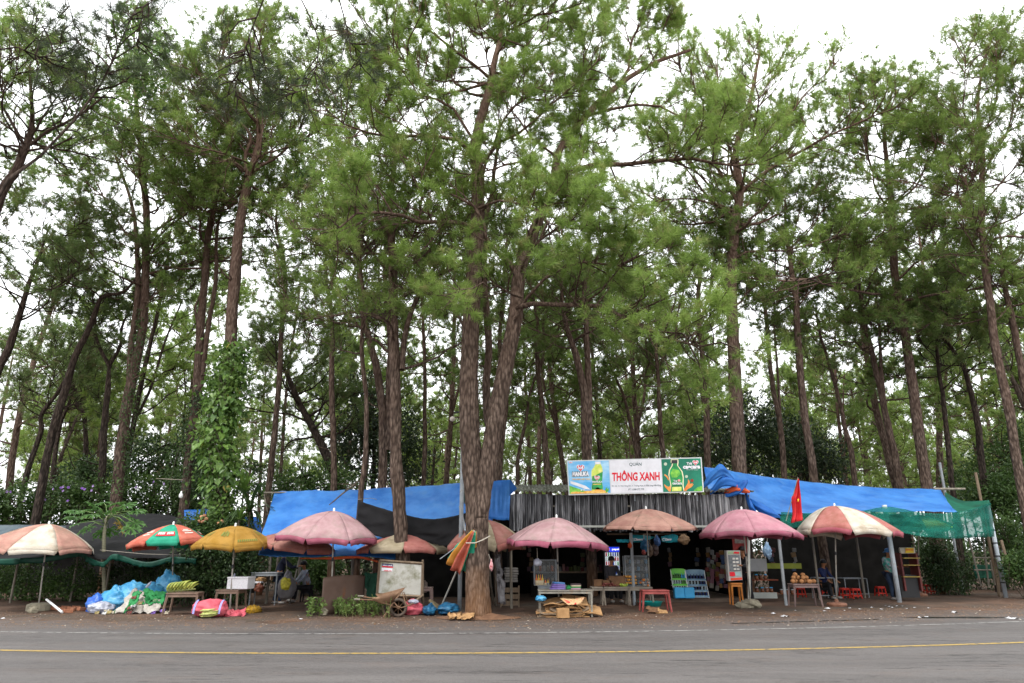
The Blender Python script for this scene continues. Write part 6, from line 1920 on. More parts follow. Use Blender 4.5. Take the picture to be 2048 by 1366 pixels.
for row in range(5):
    zz2 = z0 + .03 + row * (z1 - z0) / 5
    MB().box(((a.x + b_.x) / 2, Yg - .04, zz2 - .01), (b_.x - a.x - .08, .1, .012)).build('shelf', STEEL, fr_)
    for k in range(6):
        c = Vector((a.x + .08 + k * (b_.x - a.x - .14) / 5.5, Yg - .04, zz2))
        o = MB().lathe(c, [(0, 0), (.024, 0), (.024, .085), (.012, .12), (0, .125)], 8).build('drink_bottle', CANS[r_.randrange(5)], at=c, smooth=True)
        tag(o, 'small drink bottle on a shelf of the lit fridge', 'bottle', 'bottles in the lit fridge')
# glass shelf unit behind the post
t, a, b_ = cabinet('tall glass cabinet of packed goods behind the grey post', 1252, 1296, 1112, 1172, 22.9, .35, STEEL)
for k in range(24):
    c = Vector((a.x + .08 + (k % 6) * .12, 23.0, a.z + .04 + (k // 6) * (b_.z - a.z) / 4.3))
    o = MB().box((c.x, c.y, c.z + .06), (.09, .08, .12), rz=.1 * (k % 3)).build('packet', [GS, WB, BEIGE, BB][k % 4], at=c, bevel=.01)
    tag(o, 'small packet inside the tall glass cabinet', 'packet', 'packets in the tall glass cabinet')
# bunch of hanging bags between the cyan banners
for (x0_, x1_, y0_, y1_, m_, lab) in ((1282, 1298, 1080, 1104, NB, 'dark blue plastic bag hanging left in the bunch below the cyan banners'), (1284, 1291, 1098, 1110, RP, 'small red bag at the bottom of the hanging bunch'), (1294, 1306, 1090, 1112, mat('dusky_brown_bag', lin('54463c'), lin('7c6858'), rough=.4, trans=.2), 'dusky brown bag hanging in the middle of the bunch'),
                                    (1304, 1317, 1088, 1110, mat('smoky_bag', lin('3c3434'), lin('5c4c4a'), rough=.4, trans=.2), 'smoky bag hanging on a long cord'), (1308, 1320, 1074, 1094, mat('steel_blue_bag', lin('2c4a78'), lin('42689c'), rough=.4, trans=.2), 'steel blue bag hanging right in the bunch'),
                                    (1256, 1264, 1086, 1096, ORANGE, 'little orange bag hanging left of the grey post'), (1528, 1542, 1090, 1116, mat('pale_blue_bag', lin('7898b8'), lin('a8c0d8'), rough=.4, trans=.3), 'pale blue tied bag hanging right of the rose parasol pole'),
                                    (1357, 1378, 1070, 1088, mat('brown_paper_bag', lin('5a4636'), lin('7c6448'), rough=.8), 'brown bag hanging at the right end of the cyan banners')):
    bpx(lab, x0_, x1_, y0_, y1_, 21.9, m_, int(x0_), dy=.12, name='hanging_bag', hang=tuple(P((x0_ + x1_) / 2, 1068, 21.9)), flatb=False)
# drinks racks
def rack(label, x0_, x1_, ytop, ybot, Y, head, bot_m, hname):
    a, b_ = P(x0_, ybot, Y), P(x1_, ytop, Y)
    a.z = max(.13, a.z)
    t = thing('drinks_rack', (a.x, Y, a.z), label, 'rack')
    w_ = b_.x - a.x
    H = b_.z - a.z
    for x in (a.x, b_.x):
        MB().tube([(x, Y - .25, a.z), (x, Y + .05, a.z + H * .75), (x, Y + .1, a.z + H)], .014, 6).build('side_frame', WHITE, t)
    MB().grid(lambda u, v: (a.x + w_ * u, Y + .09, b_.z - H * .22 * v + .03 * (1 - (2 * u - 1) ** 4)), 10, 2).build('header', head, t, solid=.02)
    for k in range(4):
        z = a.z + .02 + k * H * .2
        yy = Y - .22 + k * .075
        MB().box((a.x + w_ / 2, yy + .08, z), (w_, .22, .015)).build('shelf', WHITE, t)
        MB().box((a.x + w_ / 2, yy - .03, z + .03), (w_, .012, .06)).build('shelf_lip', head, t)
        n_ = 6
        for j in range(n_):
            c = Vector((a.x + w_ * (j + .5) / n_, yy + .07, z + .01))
            h_ = .19
            o = MB().lathe(c, [(0, 0), (.03, 0), (.032, h_ * .55), (.012, h_ * .85), (.012, h_), (0, h_)], 8).build('drink_bottle', bot_m[(k + (j > 3)) % len(bot_m)], at=c, smooth=True)
            tag(o, 'drink bottle standing on the %s rack' % hname, 'bottle', 'bottles on the %s rack' % hname)
    return t
CLR = mat('clear_water_bottle', lin('8898a0'), lin('c0ccd0'), scale=8, rough=.2, trans=.2)
CYB = plain('cyan_bottle_pack', lin('3c9cd0'), rough=.3)
GRB = plain('green_bottle', lin('4c7c3c'), rough=.3)
NVB = plain('navy_bottle', lin('1c2c5c'), rough=.3)
hg = mat('lime_green_header', lin('58b040'), lin('78cc50'), scale=3, rough=.4)
hb = mat('pale_blue_header', lin('5c7c94'), lin('84a4b8'), scale=3, rough=.4)
ra = rack('drinks rack with a lime green header inside the shop', 1346, 1371, 1139, 1196, 23.6, hg, [CYB, CLR, CLR, GRB], 'lime green')
rb = rack('drinks rack with a pale blue header right of the green one', 1376, 1410, 1141, 1196, 23.6, hb, [NVB, NVB, CLR, NVB], 'pale blue')
text_px('Twister', 1348, 1358, 1149, 1146, 23.66, pg, ra, off=.03)
for px in (1358, 1378):
    o = MB().box((P(px, 1190, 23.2).x, 23.2, .13 + .17), (.32, .25, .33)).build('bottle_pack', CYB, at=(P(px, 1190, 23.2).x, 23.2, .13), bevel=.03)
    tag(o, 'shrink wrapped %s blue pack of water bottles on the floor slab' % ('left' if px < 1360 else 'right'), 'bottle pack')
# tobacco cabinet on an orange stool
Yt = 22.3
t = thing('display_cabinet', P(1470, 1166, Yt), 'narrow white and red display cabinet with rows of packs', 'cabinet')
q = [(1453, 1101), (1480, 1101), (1485, 1160), (1458, 1162)]
MB().prism([P(x, y, Yt + .02) for x, y in q], (0, .25, 0)).build('cabinet_body', plain('cabinet_white', (.5, .47, .45), rough=.4), t)
flat('window_panel', [(1456, 1110), (1479, 1110), (1482, 1142), (1459, 1143)], Yt, mat('cabinet_window', (.09, .1, .11), (.2, .21, .22), scale=14, rough=.3), t)
flat('header_print', [(1455, 1102.5), (1479, 1102.5), (1480, 1108), (1456, 1108)], Yt, plain('pale_green_print', lin('9cb08c')), t)
flat('header_mark', [(1469, 1103), (1479, 1104), (1478, 1107.5), (1466, 1107)], Yt - .005, pr, t)
flat('lower_print', [(1459, 1144), (1482, 1143.5), (1483, 1152), (1460, 1152)], Yt, plain('pale_blue_print', lin('a0b8b8')), t)
flat('lower_mark', [(1459, 1144), (1469, 1143.8), (1471, 1151), (1466, 1153), (1460, 1152)], Yt - .005, pr, t)
flat('base_print', [(1461, 1156), (1484, 1155), (1484.5, 1159), (1462, 1161)], Yt, plain('tomato_print', lin('d84830')), t)
for k in range(8):
    cx_ = 1468 + (k % 2) * 6.5 + (k // 2) * .8; cy_ = 1117 + (k // 2) * 7
    flat('pack', [(cx_ - 2.6, cy_ + 2.2), (cx_ + 2.2, cy_ + 2), (cx_ + 2, cy_ - 1.6), (cx_ - 2.8, cy_ - 1.5)], Yt - .02, plain('pack_white', (.6, .58, .54)), t, th=.02)
ptable('wooden_stool', 'orange wooden stool under the narrow display cabinet', (P(1474, 1190, Yt).x, Yt + .1, 0), .36, .34, P(1474, 1166, Yt).z, mat('orange_wood', lin('a8642c'), lin('c8823c'), rough=.6), splay=.02, lt=.05, cat='stool')
t = thing('red_cabinet', P(1478, 1100, 22.6), 'dark red poster board hanging behind the display cabinet', 'poster')
MB().box(P(1479, 1088, 22.75), (.45, .04, .55)).build('board', mat('dark_red_board', lin('6c1c1c'), lin('8c2c28'), scale=7, rough=.6), t)
MB().box(P(1480, 1080, 22.72), (.34, .02, .2)).build('picture_print', mat('grey_picture', (.12, .1, .09), (.26, .22, .2), scale=20), t)
tag(MB().tube([W(1499, 22.4, 0), P(1497, 1075, 22.4)], .045, 8).build('pale_pole', mat('pale_strut', (.4, .4, .36), (.5, .5, .46), rough=.6)), 'pale upright post behind the rose parasol pole', 'post')
# jar shelves
t = thing('jar_shelf', W(1530, 23.6, 0), 'dark shelf unit with jars of preserves and a white lower board', 'shelf')
for i, (y0_, lab) in enumerate(((1160, 'a'), (1186, 'b'))):
    z = P(1530, y0_, 23.6).z
    MB().box((P(1530, y0_, 23.6).x, 23.75, z), (.85, .35, .03)).build('shelf', mat('red_brown_shelf', lin('5c2818'), lin('7c3c24'), rough=.7), t)
MB().box((P(1531, 1190, 23.5).x, 23.55, P(1531, 1191, 23.5).z), (.78, .03, .18)).build('front_board', plain('dull_white_board', (.3, .32, .3), rough=.6), t)
MB().box((P(1518, 1130, 23.9).x, 23.95, P(1518, 1130, 23.9).z), (.55, .03, .4)).build('white_card', plain('dim_white_card', (.3, .3, .3), rough=.6), t)
YB_ = mat('olive_banner', lin('6c7428'), lin('8a9238'), scale=3, rough=.7)
MB().box((P(1570, 1132, 23.9).x, 23.98, P(1570, 1132, 23.9).z), (1.15, .03, .17)).build('olive_banner', YB_, t)
JM = mat('preserve_jar', (.09, .03, .015), (.18, .07, .03), scale=6, rough=.2)
for (px, py) in ((1515, 1160), (1524, 1160), (1533, 1160), (1516, 1186), (1527, 1186), (1536, 1186), (1545, 1186), (1566, 1190), (1578, 1190), (1588, 1190)):
    z = P(px, py, 23.6).z + .015
    c = Vector((P(px, py, 23.6).x, 23.68, z))
    o = thing('preserve_jar', c, 'brown jar of preserves with a pale lid on the dark shelves', 'jar', 'jars on the dark shelves')
    MB().lathe(c, [(0, 0), (.055, 0), (.06, .03), (.06, .11), (.045, .13)], 10).build('body', JM, o, smooth=True)
    MB().lathe(c + Vector((0, 0, .13)), [(.05, 0), (.05, .03), (0, .035)], 10).build('lid', CYB if px % 2 else STEEL, o, smooth=True)
# coconuts
Yk = 21.6
c = P(1612, 1170, Yk)
ptable('plastic_table', 'dusky pink plastic table piled with brown coconuts', (c.x, Yk + .2, 0), .78, .5, P(1612, 1168, Yk).z, mat('dusky_plastic', (.13, .085, .08), (.2, .135, .125), rough=.5), splay=.06)
zk = P(1612, 1168, Yk).z
r_ = random.Random(5)
CO = mat('coconut_husk', (.2, .085, .03), (.36, .17, .07), scale=8, rough=.8, bump=.4)
for k, (dx, dz, dy) in enumerate([(-.32, 0, 0), (-.2, 0, .1), (-.08, 0, -.05), (.06, 0, .08), (.2, 0, 0), (.33, 0, .05), (-.27, .1, .05), (-.12, .11, .1), (.0, .1, 0), (.13, .1, .08), (-.2, .19, .08), (.05, .18, .12), (-.05, 0, .2), (.12, 0, -.1)]):
    ball('coconut', Vector((c.x + dx, Yk + .15 + dy, zk + .07 + dz)), .075, CO, 'brown coconut piled on the dusky pink table', 'coconut', 'coconuts on the dusky pink table')
# metal frame tables and little red stools on the right
def frame_table(label, x0_, x1_, ytop, ybot, Y, d=.6):
    a, b_ = P(x0_, ybot, Y), P(x1_, ytop, Y)
    t = thing('metal_table', ((a.x + b_.x) / 2, Y, 0), label, 'table')
    MB().box(((a.x + b_.x) / 2, Y + d / 2, b_.z), (b_.x - a.x, d, .03)).build('top', STEEL, t)
    for x in (a.x, b_.x):
        for y in (Y, Y + d):
            MB().box((x, y, b_.z / 2), (.03, .03, b_.z)).build('leg', STEEL, t)
    MB().box(((a.x + b_.x) / 2, Y, .12), (b_.x - a.x, .025, .025)).build('stretcher', STEEL, t)
    return t
frame_table('grey metal frame table behind the red and cream parasol pole', 1694, 1733, 1157, 1197, G(1714, 1195).y, .6)
frame_table('grey metal frame table left of the second parasol pole', 1790, 1836, 1152, 1185, G(1814, 1187).y, .6)
frame_table('grey counter at the dark left end of the right shelter', 1640, 1668, 1156, 1190, 24.8, .6)
def stool(label, px, py, s=.3, group='small red plastic stools'):
    c = G(px, py)
    t = thing('red_stool', c, label, 'stool', group)
    h = .32 * s / .3
    MB().box(c + Vector((0, 0, h)), (s * .85, s * .85, .025)).build('seat', SR, t, bevel=.01)
    for sx in (-1, 1):
        for sy in (-1, 1):
            MB().tube([c + Vector((sx * s * .5, sy * s * .5, 0)), c + Vector((sx * s * .38, sy * s * .38, h))], .022, 4).build('leg', SR, t)
    mb = MB()
    for sx, sy, lx, ly in ((0, -1, .9, .05), (0, 1, .9, .05), (-1, 0, .05, .9), (1, 0, .05, .9)):
        mb.box(c + Vector((sx * s * .44, sy * s * .44, h * .3)), (s * lx, s * ly, .035) if sx == 0 else (s * lx, s * ly, .035))
        mb.box(c + Vector((sx * s * .39, sy * s * .39, h - .03)), (s * lx * .85, s * ly, .05) if sx == 0 else (s * lx, s * ly * .85, .05))
    mb.build('brace', SR, t)
    return t
stool('small red stool alone at the right end of the row', 1866, 1188)
stool('small red stool behind the second parasol pole', 1845, 1186)
stool('small red stool left of the second parasol pole', 1826, 1187)
stool('small red stool under the grey frame table, left one', 1691, 1196)
stool('small red stool under the grey frame table, right one', 1712, 1197)
stool('small red stool behind the pale blue post', 1762, 1192)
stool('small red stool in the dark under the coconut table', 1601, 1194)
stool('small red stool in the shade right of the coconut table', 1650, 1190)
# food cart sign box
t = thing('lit_sign_box', P(1814, 1100, 24), 'small yellow and white sign box on a dark snack cart', 'sign')
MB().box(P(1814, 1101, 24), (.52, .1, .2)).build('box', plain('sign_cream', lin('b8b0a0'), rough=.4), t, bevel=.03)
flat('yellow_print', [(1811, 1096), (1827, 1096), (1828, 1105.5), (1811, 1106)], 23.93, plain('sign_yellow', lin('d8b428')), t)
text_px('BÁNH MÌ', 1812, 1826, 1101, 1098, 23.92, pr, t, off=.03)
t = thing('snack_cart', G(1814, 1190), 'dark red snack cart with two yellow shelf edges', 'cart')
for x in (1798, 1830):
    MB().box((P(x, 1140, 24.2).x, 24.2, P(x, 1155, 24.2).z * .5 + .55), (.05, .5, 1.2)).build('side_post', mat('dark_red_paint', (.1, .02, .02), (.15, .035, .03), rough=.5), t)
for y_ in (1116, 1130, 1153):
    MB().box((P(1814, y_, 24.2).x, 24.15, P(1814, y_, 24.2).z), (.55, .5, .03)).build('shelf', mat('yellow_shelf_edge', lin('8a7434'), lin('b09848'), rough=.5), t)
MB().box((P(1814, 1170, 24.2).x, 24.3, .45), (.6, .5, .7)).build('cart_body', FD, t)
# bucket
c = G(1935, 1180)
t = thing('bucket', c, 'small white bucket holding a leafy plant in the right hand clearing', 'bucket')
MB().lathe(c, [(0, 0), (.12, 0), (.15, .26), (.155, .27), (.14, .27), (.125, .25)], 16).build('pail', plain('off_white_pail', (.5, .48, .42), rough=.5), t, smooth=True)
# A-frame ladder pieces at the right edge
t = thing('trestle', G(1975, 1182), 'grey trestle of thin poles inside the right end of the green net', 'trestle')
for a, b_ in (((1937, 1075), (1962, 1172)), ((1966, 1075), (1978, 1176)), ((1945, 1115), (1988, 1116)), ((1948, 1140), (1984, 1140)), ((1980, 1120), (1990, 1170))):
    MB().tube([P(a[0], a[1], 26.2), P(b_[0], b_[1], 26.2)], .03, 6).build('pole', GREYWOOD, t)
for (a, b_, lab) in (((1990, 1075), (1998, 1190), 'brown timber strut just left of the corner post'), ((2002, 1080), (2022, 1150), 'slanting brown strut right of the corner post')):
    tag(MB().tube([P(a[0], a[1], 25.9), P(b_[0], b_[1], 25.9)], .05, 6).build('strut', WOOD), lab, 'strut')
drape('green_sheet', 'dull green sheet tied low behind the trestle', [P(1945, 1130, 26.6), P(2005, 1128, 26.6), P(2010, 1152, 26.5), P(1950, 1158, 26.5)], mat('dull_green_sheet', lin('1c4c3a'), lin('2a6650'), rough=.8, trans=.2), 'sheet', amp=.05, seed=41)
# cyan basin and boards behind the red table
c = G(1310, 1213)
t = thing('basin', c, 'turquoise plastic basin on the ground behind the red table', 'basin')
MB().lathe(c + Vector((-.1, .2, 0)), [(0, .0), (.3, 0), (.36, .12), (.38, .13), (.34, .12), (.28, .02)], 22).build('bowl', plain('turquoise_plastic', lin('1f9a94'), rough=.4), t, smooth=True)
for (px, py, sd) in ((1306, 1222, 3), (1324, 1226, 5)):
    drape('cardboard_scrap', 'brown cardboard scrap under the red table, %s' % ('upright one' if sd == 3 else 'flat one'), [P(px - 12, py - 10, 19.6), P(px + 10, py - 6, 19.6), P(px + 12, py + 2, 19.3), P(px - 12, py + 2, 19.3)], CB if sd == 5 else _m['dark_cardboard'], 'cardboard', amp=.03, seed=sd, nu=6, nv=3)
# light bulb on a line
t = thing('light_bulb', P(362, 985, 22), 'white bulb hanging from a wire above the black shelter', 'lamp')
c = P(362, 990, 22)
MB().lathe(c, [(0, -.1), (.045, -.09), (.06, -.04), (.055, .02), (.025, .06), (.02, .12), (0, .12)], 12).build('bulb', WHITE, t, smooth=True)
MB().tube([c + Vector((0, 0, .1)), P(362, 976, 22), P(400, 978, 22.5)], .006, 4).build('wire', pk, t)
MB().tube([P(312, 957, 22), P(366, 960, 22)], .012, 5).build('twig_bar', GREYWOOD, t)
# ---------------------------------------------------------------- broadleaf plants
def leaves_np(Pc, Dr, Nm, ln, wd, g, fold=.18):
    """folded diamond leaves: 4 vertices, 2 triangles; Pc base, Dr direction, Nm normal"""
    n = len(Pc)
    Dr = nrm(Dr); S = nrm(np.cross(Dr, Nm)); Nn = nrm(np.cross(S, Dr))
    L_ = (ln * g.uniform(.6, 1.25, n))[:, None]; Wd = L_ * wd
    a = Pc
    l = Pc + Dr * L_ * .45 - S * Wd * .5 + Nn * L_ * fold * .5
    r = Pc + Dr * L_ * .45 + S * Wd * .5 + Nn * L_ * fold * .5
    t = Pc + Dr * L_ - Nn * L_ * .08
    V = np.stack([a, l, t, r], 1).reshape(-1, 3)
    b = (np.arange(n) * 4)[:, None]
    F = np.concatenate([b + np.array([[0, 2, 1]]), b + np.array([[0, 3, 2]])], 0)
    return V, F
def blob_leaves(blobs, n, ln, wd, g, shell=.55, up=.3):
    """blobs: (centre, (rx, ry, rz)); leaves through the outer volume, in twig-like clusters"""
    vol = np.array([b[1][0] * b[1][1] * b[1][2] for b in blobs]) ** .7
    ix = g.choice(len(blobs), size=max(4, n // 7), p=vol / vol.sum())
    C0 = np.array([tuple(b[0]) for b in blobs])[ix]; Rr = np.array([b[1] for b in blobs])[ix]
    d = nrm(g.normal(size=(len(ix), 3)))
    rad = shell + (1 - shell) * g.random(len(ix)) ** .6
    wob = 1 + .22 * np.sin(d[:, 0] * 5 + ix) + .16 * np.sin(d[:, 2] * 7 + d[:, 1] * 4)
    pc = C0 + d * Rr * (rad * wob)[:, None]
    k = 7
    A = np.repeat(pc, k, 0) + g.normal(size=(len(pc) * k, 3)) * ln * .9
    D = nrm(np.repeat(d, k, 0) + g.normal(size=A.shape) * .8 + np.array([0, 0, -.15]))
    Nm = nrm(np.array([0, 0, 1.]) * (1 + up) + g.normal(size=A.shape) * .55 + np.repeat(d, k, 0) * .5)
    m = A[:, 2] > .02
    return leaves_np(A[m], D[m], Nm[m], ln, wd, g)
SHR = [leafmat('dark_shrub_leaf', (.022, .045, .014), (.045, .085, .024), (.075, .12, .035), big=1.2, small=6, trans=.25, rough=.45),
       leafmat('mid_shrub_leaf', (.04, .085, .02), (.075, .14, .032), (.13, .19, .05), big=1.2, small=6, trans=.3, rough=.45),
       leafmat('bright_weed_leaf', (.12, .2, .05), (.19, .29, .075), (.28, .34, .13), big=3, small=12, trans=.35, rough=.5),
       leafmat('vine_leaf', (.07, .14, .028), (.14, .24, .05), (.22, .32, .08), big=1.2, small=5, trans=.4, rough=.4),
       leafmat('evergreen_leaf', (.02, .038, .016), (.038, .066, .026), (.06, .085, .03), big=.8, small=4, trans=.18, rough=.45)]
TWIG = mat('twig_bark', (.06, .05, .038), (.12, .1, .075), scale=8, rough=.9)
def shrub(label, blobs, n, ln, wd, m, seed, name='shrub', cat='shrub', group=None, stems=7, shell=.45, sw=.02):
    g = np.random.default_rng(seed)
    c = Vector(blobs[0][0])
    t = thing(name, (c.x, c.y, 0), label, cat, group)
    V, F = blob_leaves(blobs, n, ln, wd, g, shell)
    o = mesh_np('foliage', V, F, m, t, smooth=False); o['kind'] = 'stuff'
    S, E = [], []
    for b in blobs:
        for k in range(max(2, stems // len(blobs) + 1)):
            S.append((b[0][0] + g.normal() * b[1][0] * .15, b[0][1] + g.normal() * .1, max(0, b[0][2] - b[1][2] * .98) if b[0][2] - b[1][2] > .6 else 0))
            E.append((b[0][0] + g.normal() * b[1][0] * .5, b[0][1] + g.normal() * b[1][1] * .4, b[0][2] + g.uniform(-.1, .8) * b[1][2]))
    S, E = np.array(S), np.array(E)
    Pm = (S + E) / 2 + g.normal(size=S.shape) * .12
    V, F = tubes(np.stack([S, Pm, E], 1), np.full((len(S), 3), sw) * np.array([[1.2, .9, .4]]), 4)
    mesh_np('stem', V, F, TWIG, t)
    return t
def B(px, py, Y, rx, ry, rz):
    """ellipse given in picture pixels: centre and radii (rx, rz), depth radius ry in metres"""
    c = P(px, py, Y)
    k = FPX / (Y * _c + (c.z - EYE) * _s)
    return ((c.x, c.y, max(rz / k * .3, c.z)), (rx / k, ry, rz / k))
# flowering hedge at the left
hd_ = shrub('long flowering hedge of morning glory behind the black shelter at the left', [B(-40, 1010, 28.5, 70, .8, 42), B(40, 1006, 28.5, 70, .8, 36), B(120, 1004, 28.6, 70, .8, 36), B(190, 1000, 28.7, 60, .8, 36), B(260, 998, 28.8, 60, .8, 46), B(330, 990, 28.8, 60, .8, 48),
            B(400, 1000, 28.8, 50, .8, 40), B(20, 1070, 28.8, 90, .8, 40), B(150, 1070, 28.8, 90, .8, 40), B(300, 1070, 28.8, 90, .8, 40)], 24000, .13, .8, SHR[1], 1, name='flowering_hedge', cat='hedge', stems=20, sw=.03)
PUR = plain('purple_petal', lin('a880d0'), rough=.6, trans=.3)
PU2 = plain('pale_purple_petal', lin('c4a8de'), rough=.6, trans=.3)
g = np.random.default_rng(3)
fpos = [(14, 983), (22, 984), (107, 978), (121, 976), (127, 974), (127, 982), (137, 975), (164, 977), (170, 979), (184, 981), (187, 972), (90, 1000), (308, 964), (329, 968), (273, 974), (700, 951), (712, 948), (364, 963), (136, 1002), (49, 1002)]
for (px, py) in fpos:
    if px > 600: continue
    c = P(px, py, 27.85)
    mb = MB()
    ax_ = Vector((g.normal() * .4, -1, g.normal() * .3 + .2)).normalized()
    u_ = ax_.cross(Vector((0, 0, 1))).normalized(); v_ = ax_.cross(u_)
    ring = [c + (u_ * math.cos(k * PI / 5) + v_ * math.sin(k * PI / 5)) * (.058 if k % 2 == 0 else .048) + ax_ * .03 for k in range(10)]
    mb.add([c - ax_ * .03] + ring, [(0, 1 + k, 1 + (k + 1) % 10) for k in range(10)])
    mb.build('flower', PUR if g.random() < .6 else PU2, hd_)
# creepers on the trunks above the hedge
def creeper(label, pl, Y, rad, n, m, seed, ln=.09):
    g = np.random.default_rng(seed)
    p = np.array([tuple(P(x, y, Y)) for x, y in pl])
    path = catmull(p, 40)
    i = g.integers(0, 39, n)
    A = path[i] + (path[np.minimum(39, i + 1)] - path[i]) * g.random(n)[:, None]
    a = g.uniform(0, 2 * np.pi, n)
    r = rad * (.7 + .6 * g.random(n) ** 2) * (1 + .4 * np.sin(A[:, 2] * 2.3 + seed))
    out = np.stack([np.cos(a), np.sin(a), np.zeros(n)], 1)
    A = A + out * r[:, None]
    D = nrm(out * .5 + np.array([0, 0, -.8]) + g.normal(size=A.shape) * .4)
    Nm = nrm(out + np.array([0, 0, .6]) + g.normal(size=A.shape) * .3)
    V, F = leaves_np(A, D, Nm, ln, .8, g)
    t = thing('creeper', (p[0][0], p[0][1], 0), label, 'creeper')
    o = mesh_np('foliage', V, F, m, t, smooth=False); o['kind'] = 'stuff'
    V, F = tubes((path + np.array([0, -rad * .6, 0]))[None], np.full((1, 40), .012), 4)
    mesh_np('stem', V, F, TWIG, t)
creeper('ivy creeping up the double trunk above the papaya', [(236, 990), (250, 880), (262, 780), (276, 700), (282, 620)], 27, .26, 1500, SHR[1], 5)
creeper('dark creeper on the twin stems right of the hedge', [(378, 985), (388, 900), (394, 830), (402, 780)], 27, .45, 1500, SHR[0], 6)
creeper('second creeper hanging between the ivy trunk and the vine pine', [(345, 990), (356, 930), (372, 880), (380, 840)], 27.2, .5, 900, SHR[1], 8)
creeper('pale strand of creeper hanging from the top left crowns', [(300, 200), (285, 150), (262, 110), (240, 60), (275, 20)], 21, .45, 420, SHR[3], 9, ln=.16)
creeper('bright vine strands dangling from the crowns near the top left', [(270, 30), (320, 90), (300, 130), (290, 170)], 21, .5, 380, SHR[3], 10, ln=.16)
creeper('loose vine strand hanging at the upper left', [(105, 300), (98, 260), (110, 230), (190, 200)], 20.5, .35, 260, SHR[3], 11, ln=.15)
creeper('vine leaves strung across the left crowns', [(190, 240), (240, 200), (275, 150), (340, 60)], 21.5, .6, 420, SHR[3], 12, ln=.15)
creeper('vine leaves hanging among the branches over the blue tarp', [(600, 260), (625, 300), (610, 350), (640, 330)], 22, .4, 200, SHR[1], 13, ln=.14)
# climbing vine with heart shaped leaves
def heart_mesh(s):
    pts = [(0, 0, 0), (-.34, .22, .03), (-.46, -.08, .02), (-.3, -.5, 0), (0, -.95, -.08), (.3, -.5, 0), (.46, -.08, .02), (.34, .22, .03), (0, .04, -.05), (0, -.45, -.07)]
    me = bpy.data.meshes.new('leaf')
    V = [Vector(p) * s for p in pts]
    me.from_pydata([tuple(v) for v in V], [], [(0, 1, 2, 9), (2, 3, 9), (3, 4, 9), (9, 4, 5), (9, 5, 6), (0, 9, 6, 7)])
    return me
vine = thing('climbing_vine', P(442, 1030, 23.2), 'climbing vine with large heart shaped leaves clothing the lower half of a pine', 'vine')
lm = [heart_mesh(.23), heart_mesh(.28), heart_mesh(.18)]
VL = [mat('heart_leaf_fresh', (.11, .22, .035), (.2, .33, .07), scale=5, rough=.35, trans=.35, spec=.5), mat('heart_leaf_deep', (.06, .14, .03), (.12, .22, .05), scale=5, rough=.35, trans=.3, spec=.5), mat('heart_leaf_yellow', (.3, .26, .05), (.4, .34, .08), scale=5, rough=.4, trans=.3)]
meshes = []
for i in range(3):
    for j in range(3):
        m_ = lm[i].copy(); m_.name = 'leaf'; m_.materials.append(VL[j]); meshes.append(m_)
from mathutils import Euler, Matrix
vo = origin(vine)
r_ = random.Random(12)
cen = catmull([P(x, y, 23.2) for x, y in ((442, 1045), (446, 960), (436, 900), (442, 840), (450, 790), (462, 740), (468, 690))], 60)
wid = [.62, .68, .72, .78, .82, .82, .76, .7, .6, .48, .36, .22]
for k in range(290):
    q = r_.random() ** .9
    c = Vector(cen[int(q * 59)])
    wv = wid[int(q * 11)] * .95
    a = r_.uniform(PI * .92, PI * 2.08) if r_.random() < .85 else r_.uniform(0, PI)
    rr0 = wv * (.45 + .55 * r_.random())
    off = Vector((math.cos(a) * rr0 - .15 * (1 - q), math.sin(a) * rr0 * .75, r_.uniform(-.3, .3)))
    me = meshes[r_.choice([0, 0, 3, 3, 6, 1, 1, 4, 4, 7, 0, 3]) if r_.random() > .03 else 2]
    o = bpy.data.objects.new('leaf', me)
    COL.objects.link(o)
    o.parent = vine
    o.location = c + off - vo
    o.rotation_euler = Euler((R(90) - R(r_.uniform(5, 50)), r_.uniform(-.3, .3), a + PI / 2 + r_.uniform(-.5, .5)))
mb = MB()
for k in range(7):
    pts = [Vector(cen[i]) + Vector((math.sin(i * .3 + k) * .25 + r_.uniform(-.04, .04), -.25 + .1 * math.cos(i * .2 + k * 2), 0)) for i in range(0, 60, 5)]
    mb.tube(pts, .011, 4)
o = mb.build('stem', TWIG, vine); o['kind'] = 'stuff'
g = np.random.default_rng(91)
A = cen[g.integers(0, 59, 4200)] + g.normal(size=(4200, 3)) * np.array([.34, .25, .15])
V, F = leaves_np(A, nrm(g.normal(size=A.shape) + np.array([0, -.3, -.8])), nrm(g.normal(size=A.shape) + np.array([0, -1, .5])), .16, .8, g)
o = mesh_np('inner_foliage', V, F, SHR[3], vine, smooth=False); o['kind'] = 'stuff'
# bare branch in front of the blue tarp, earth heaped round the big pine
t = thing('bare_branch', P(700, 975, 20.4), 'bare forked branch leaning over the top edge of the long blue tarp', 'branch')
MB().tube([P(658, 1010, 20.4), P(668, 1002, 20.4), P(684, 988, 20.45), P(700, 976, 20.5), P(718, 962, 20.55)], [.012, .02, .024, .028, .032], 6).build('limb', TWIG, t, smooth=True)
MB().tube([P(690, 982, 20.45), P(698, 968, 20.4), P(712, 965, 20.4)], [.014, .01, .005], 5).build('side_twig', TWIG, t, smooth=True)
mb = MB()
def mound(u, v):
    a = u * 2 * PI
    r0_ = .25 + v * (.75 + .18 * vnoise(math.cos(a) * 1.5, math.sin(a) * 1.5, 4))
    return (G(957, 1226).x + r0_ * math.cos(a), Y0 + r0_ * .7 * math.sin(a), .008 + .13 * (1 - v) ** 1.6 + .02 * vnoise(u * 9, v * 4, 3) * (1 - v))
o = mb.grid(mound, 36, 8).build('soil_mound', mat('red_mound_earth', (.11, .055, .03), (.19, .1, .055), scale=6, rough=.95, bump=.8), smooth=True)
tag(o, kind='structure')
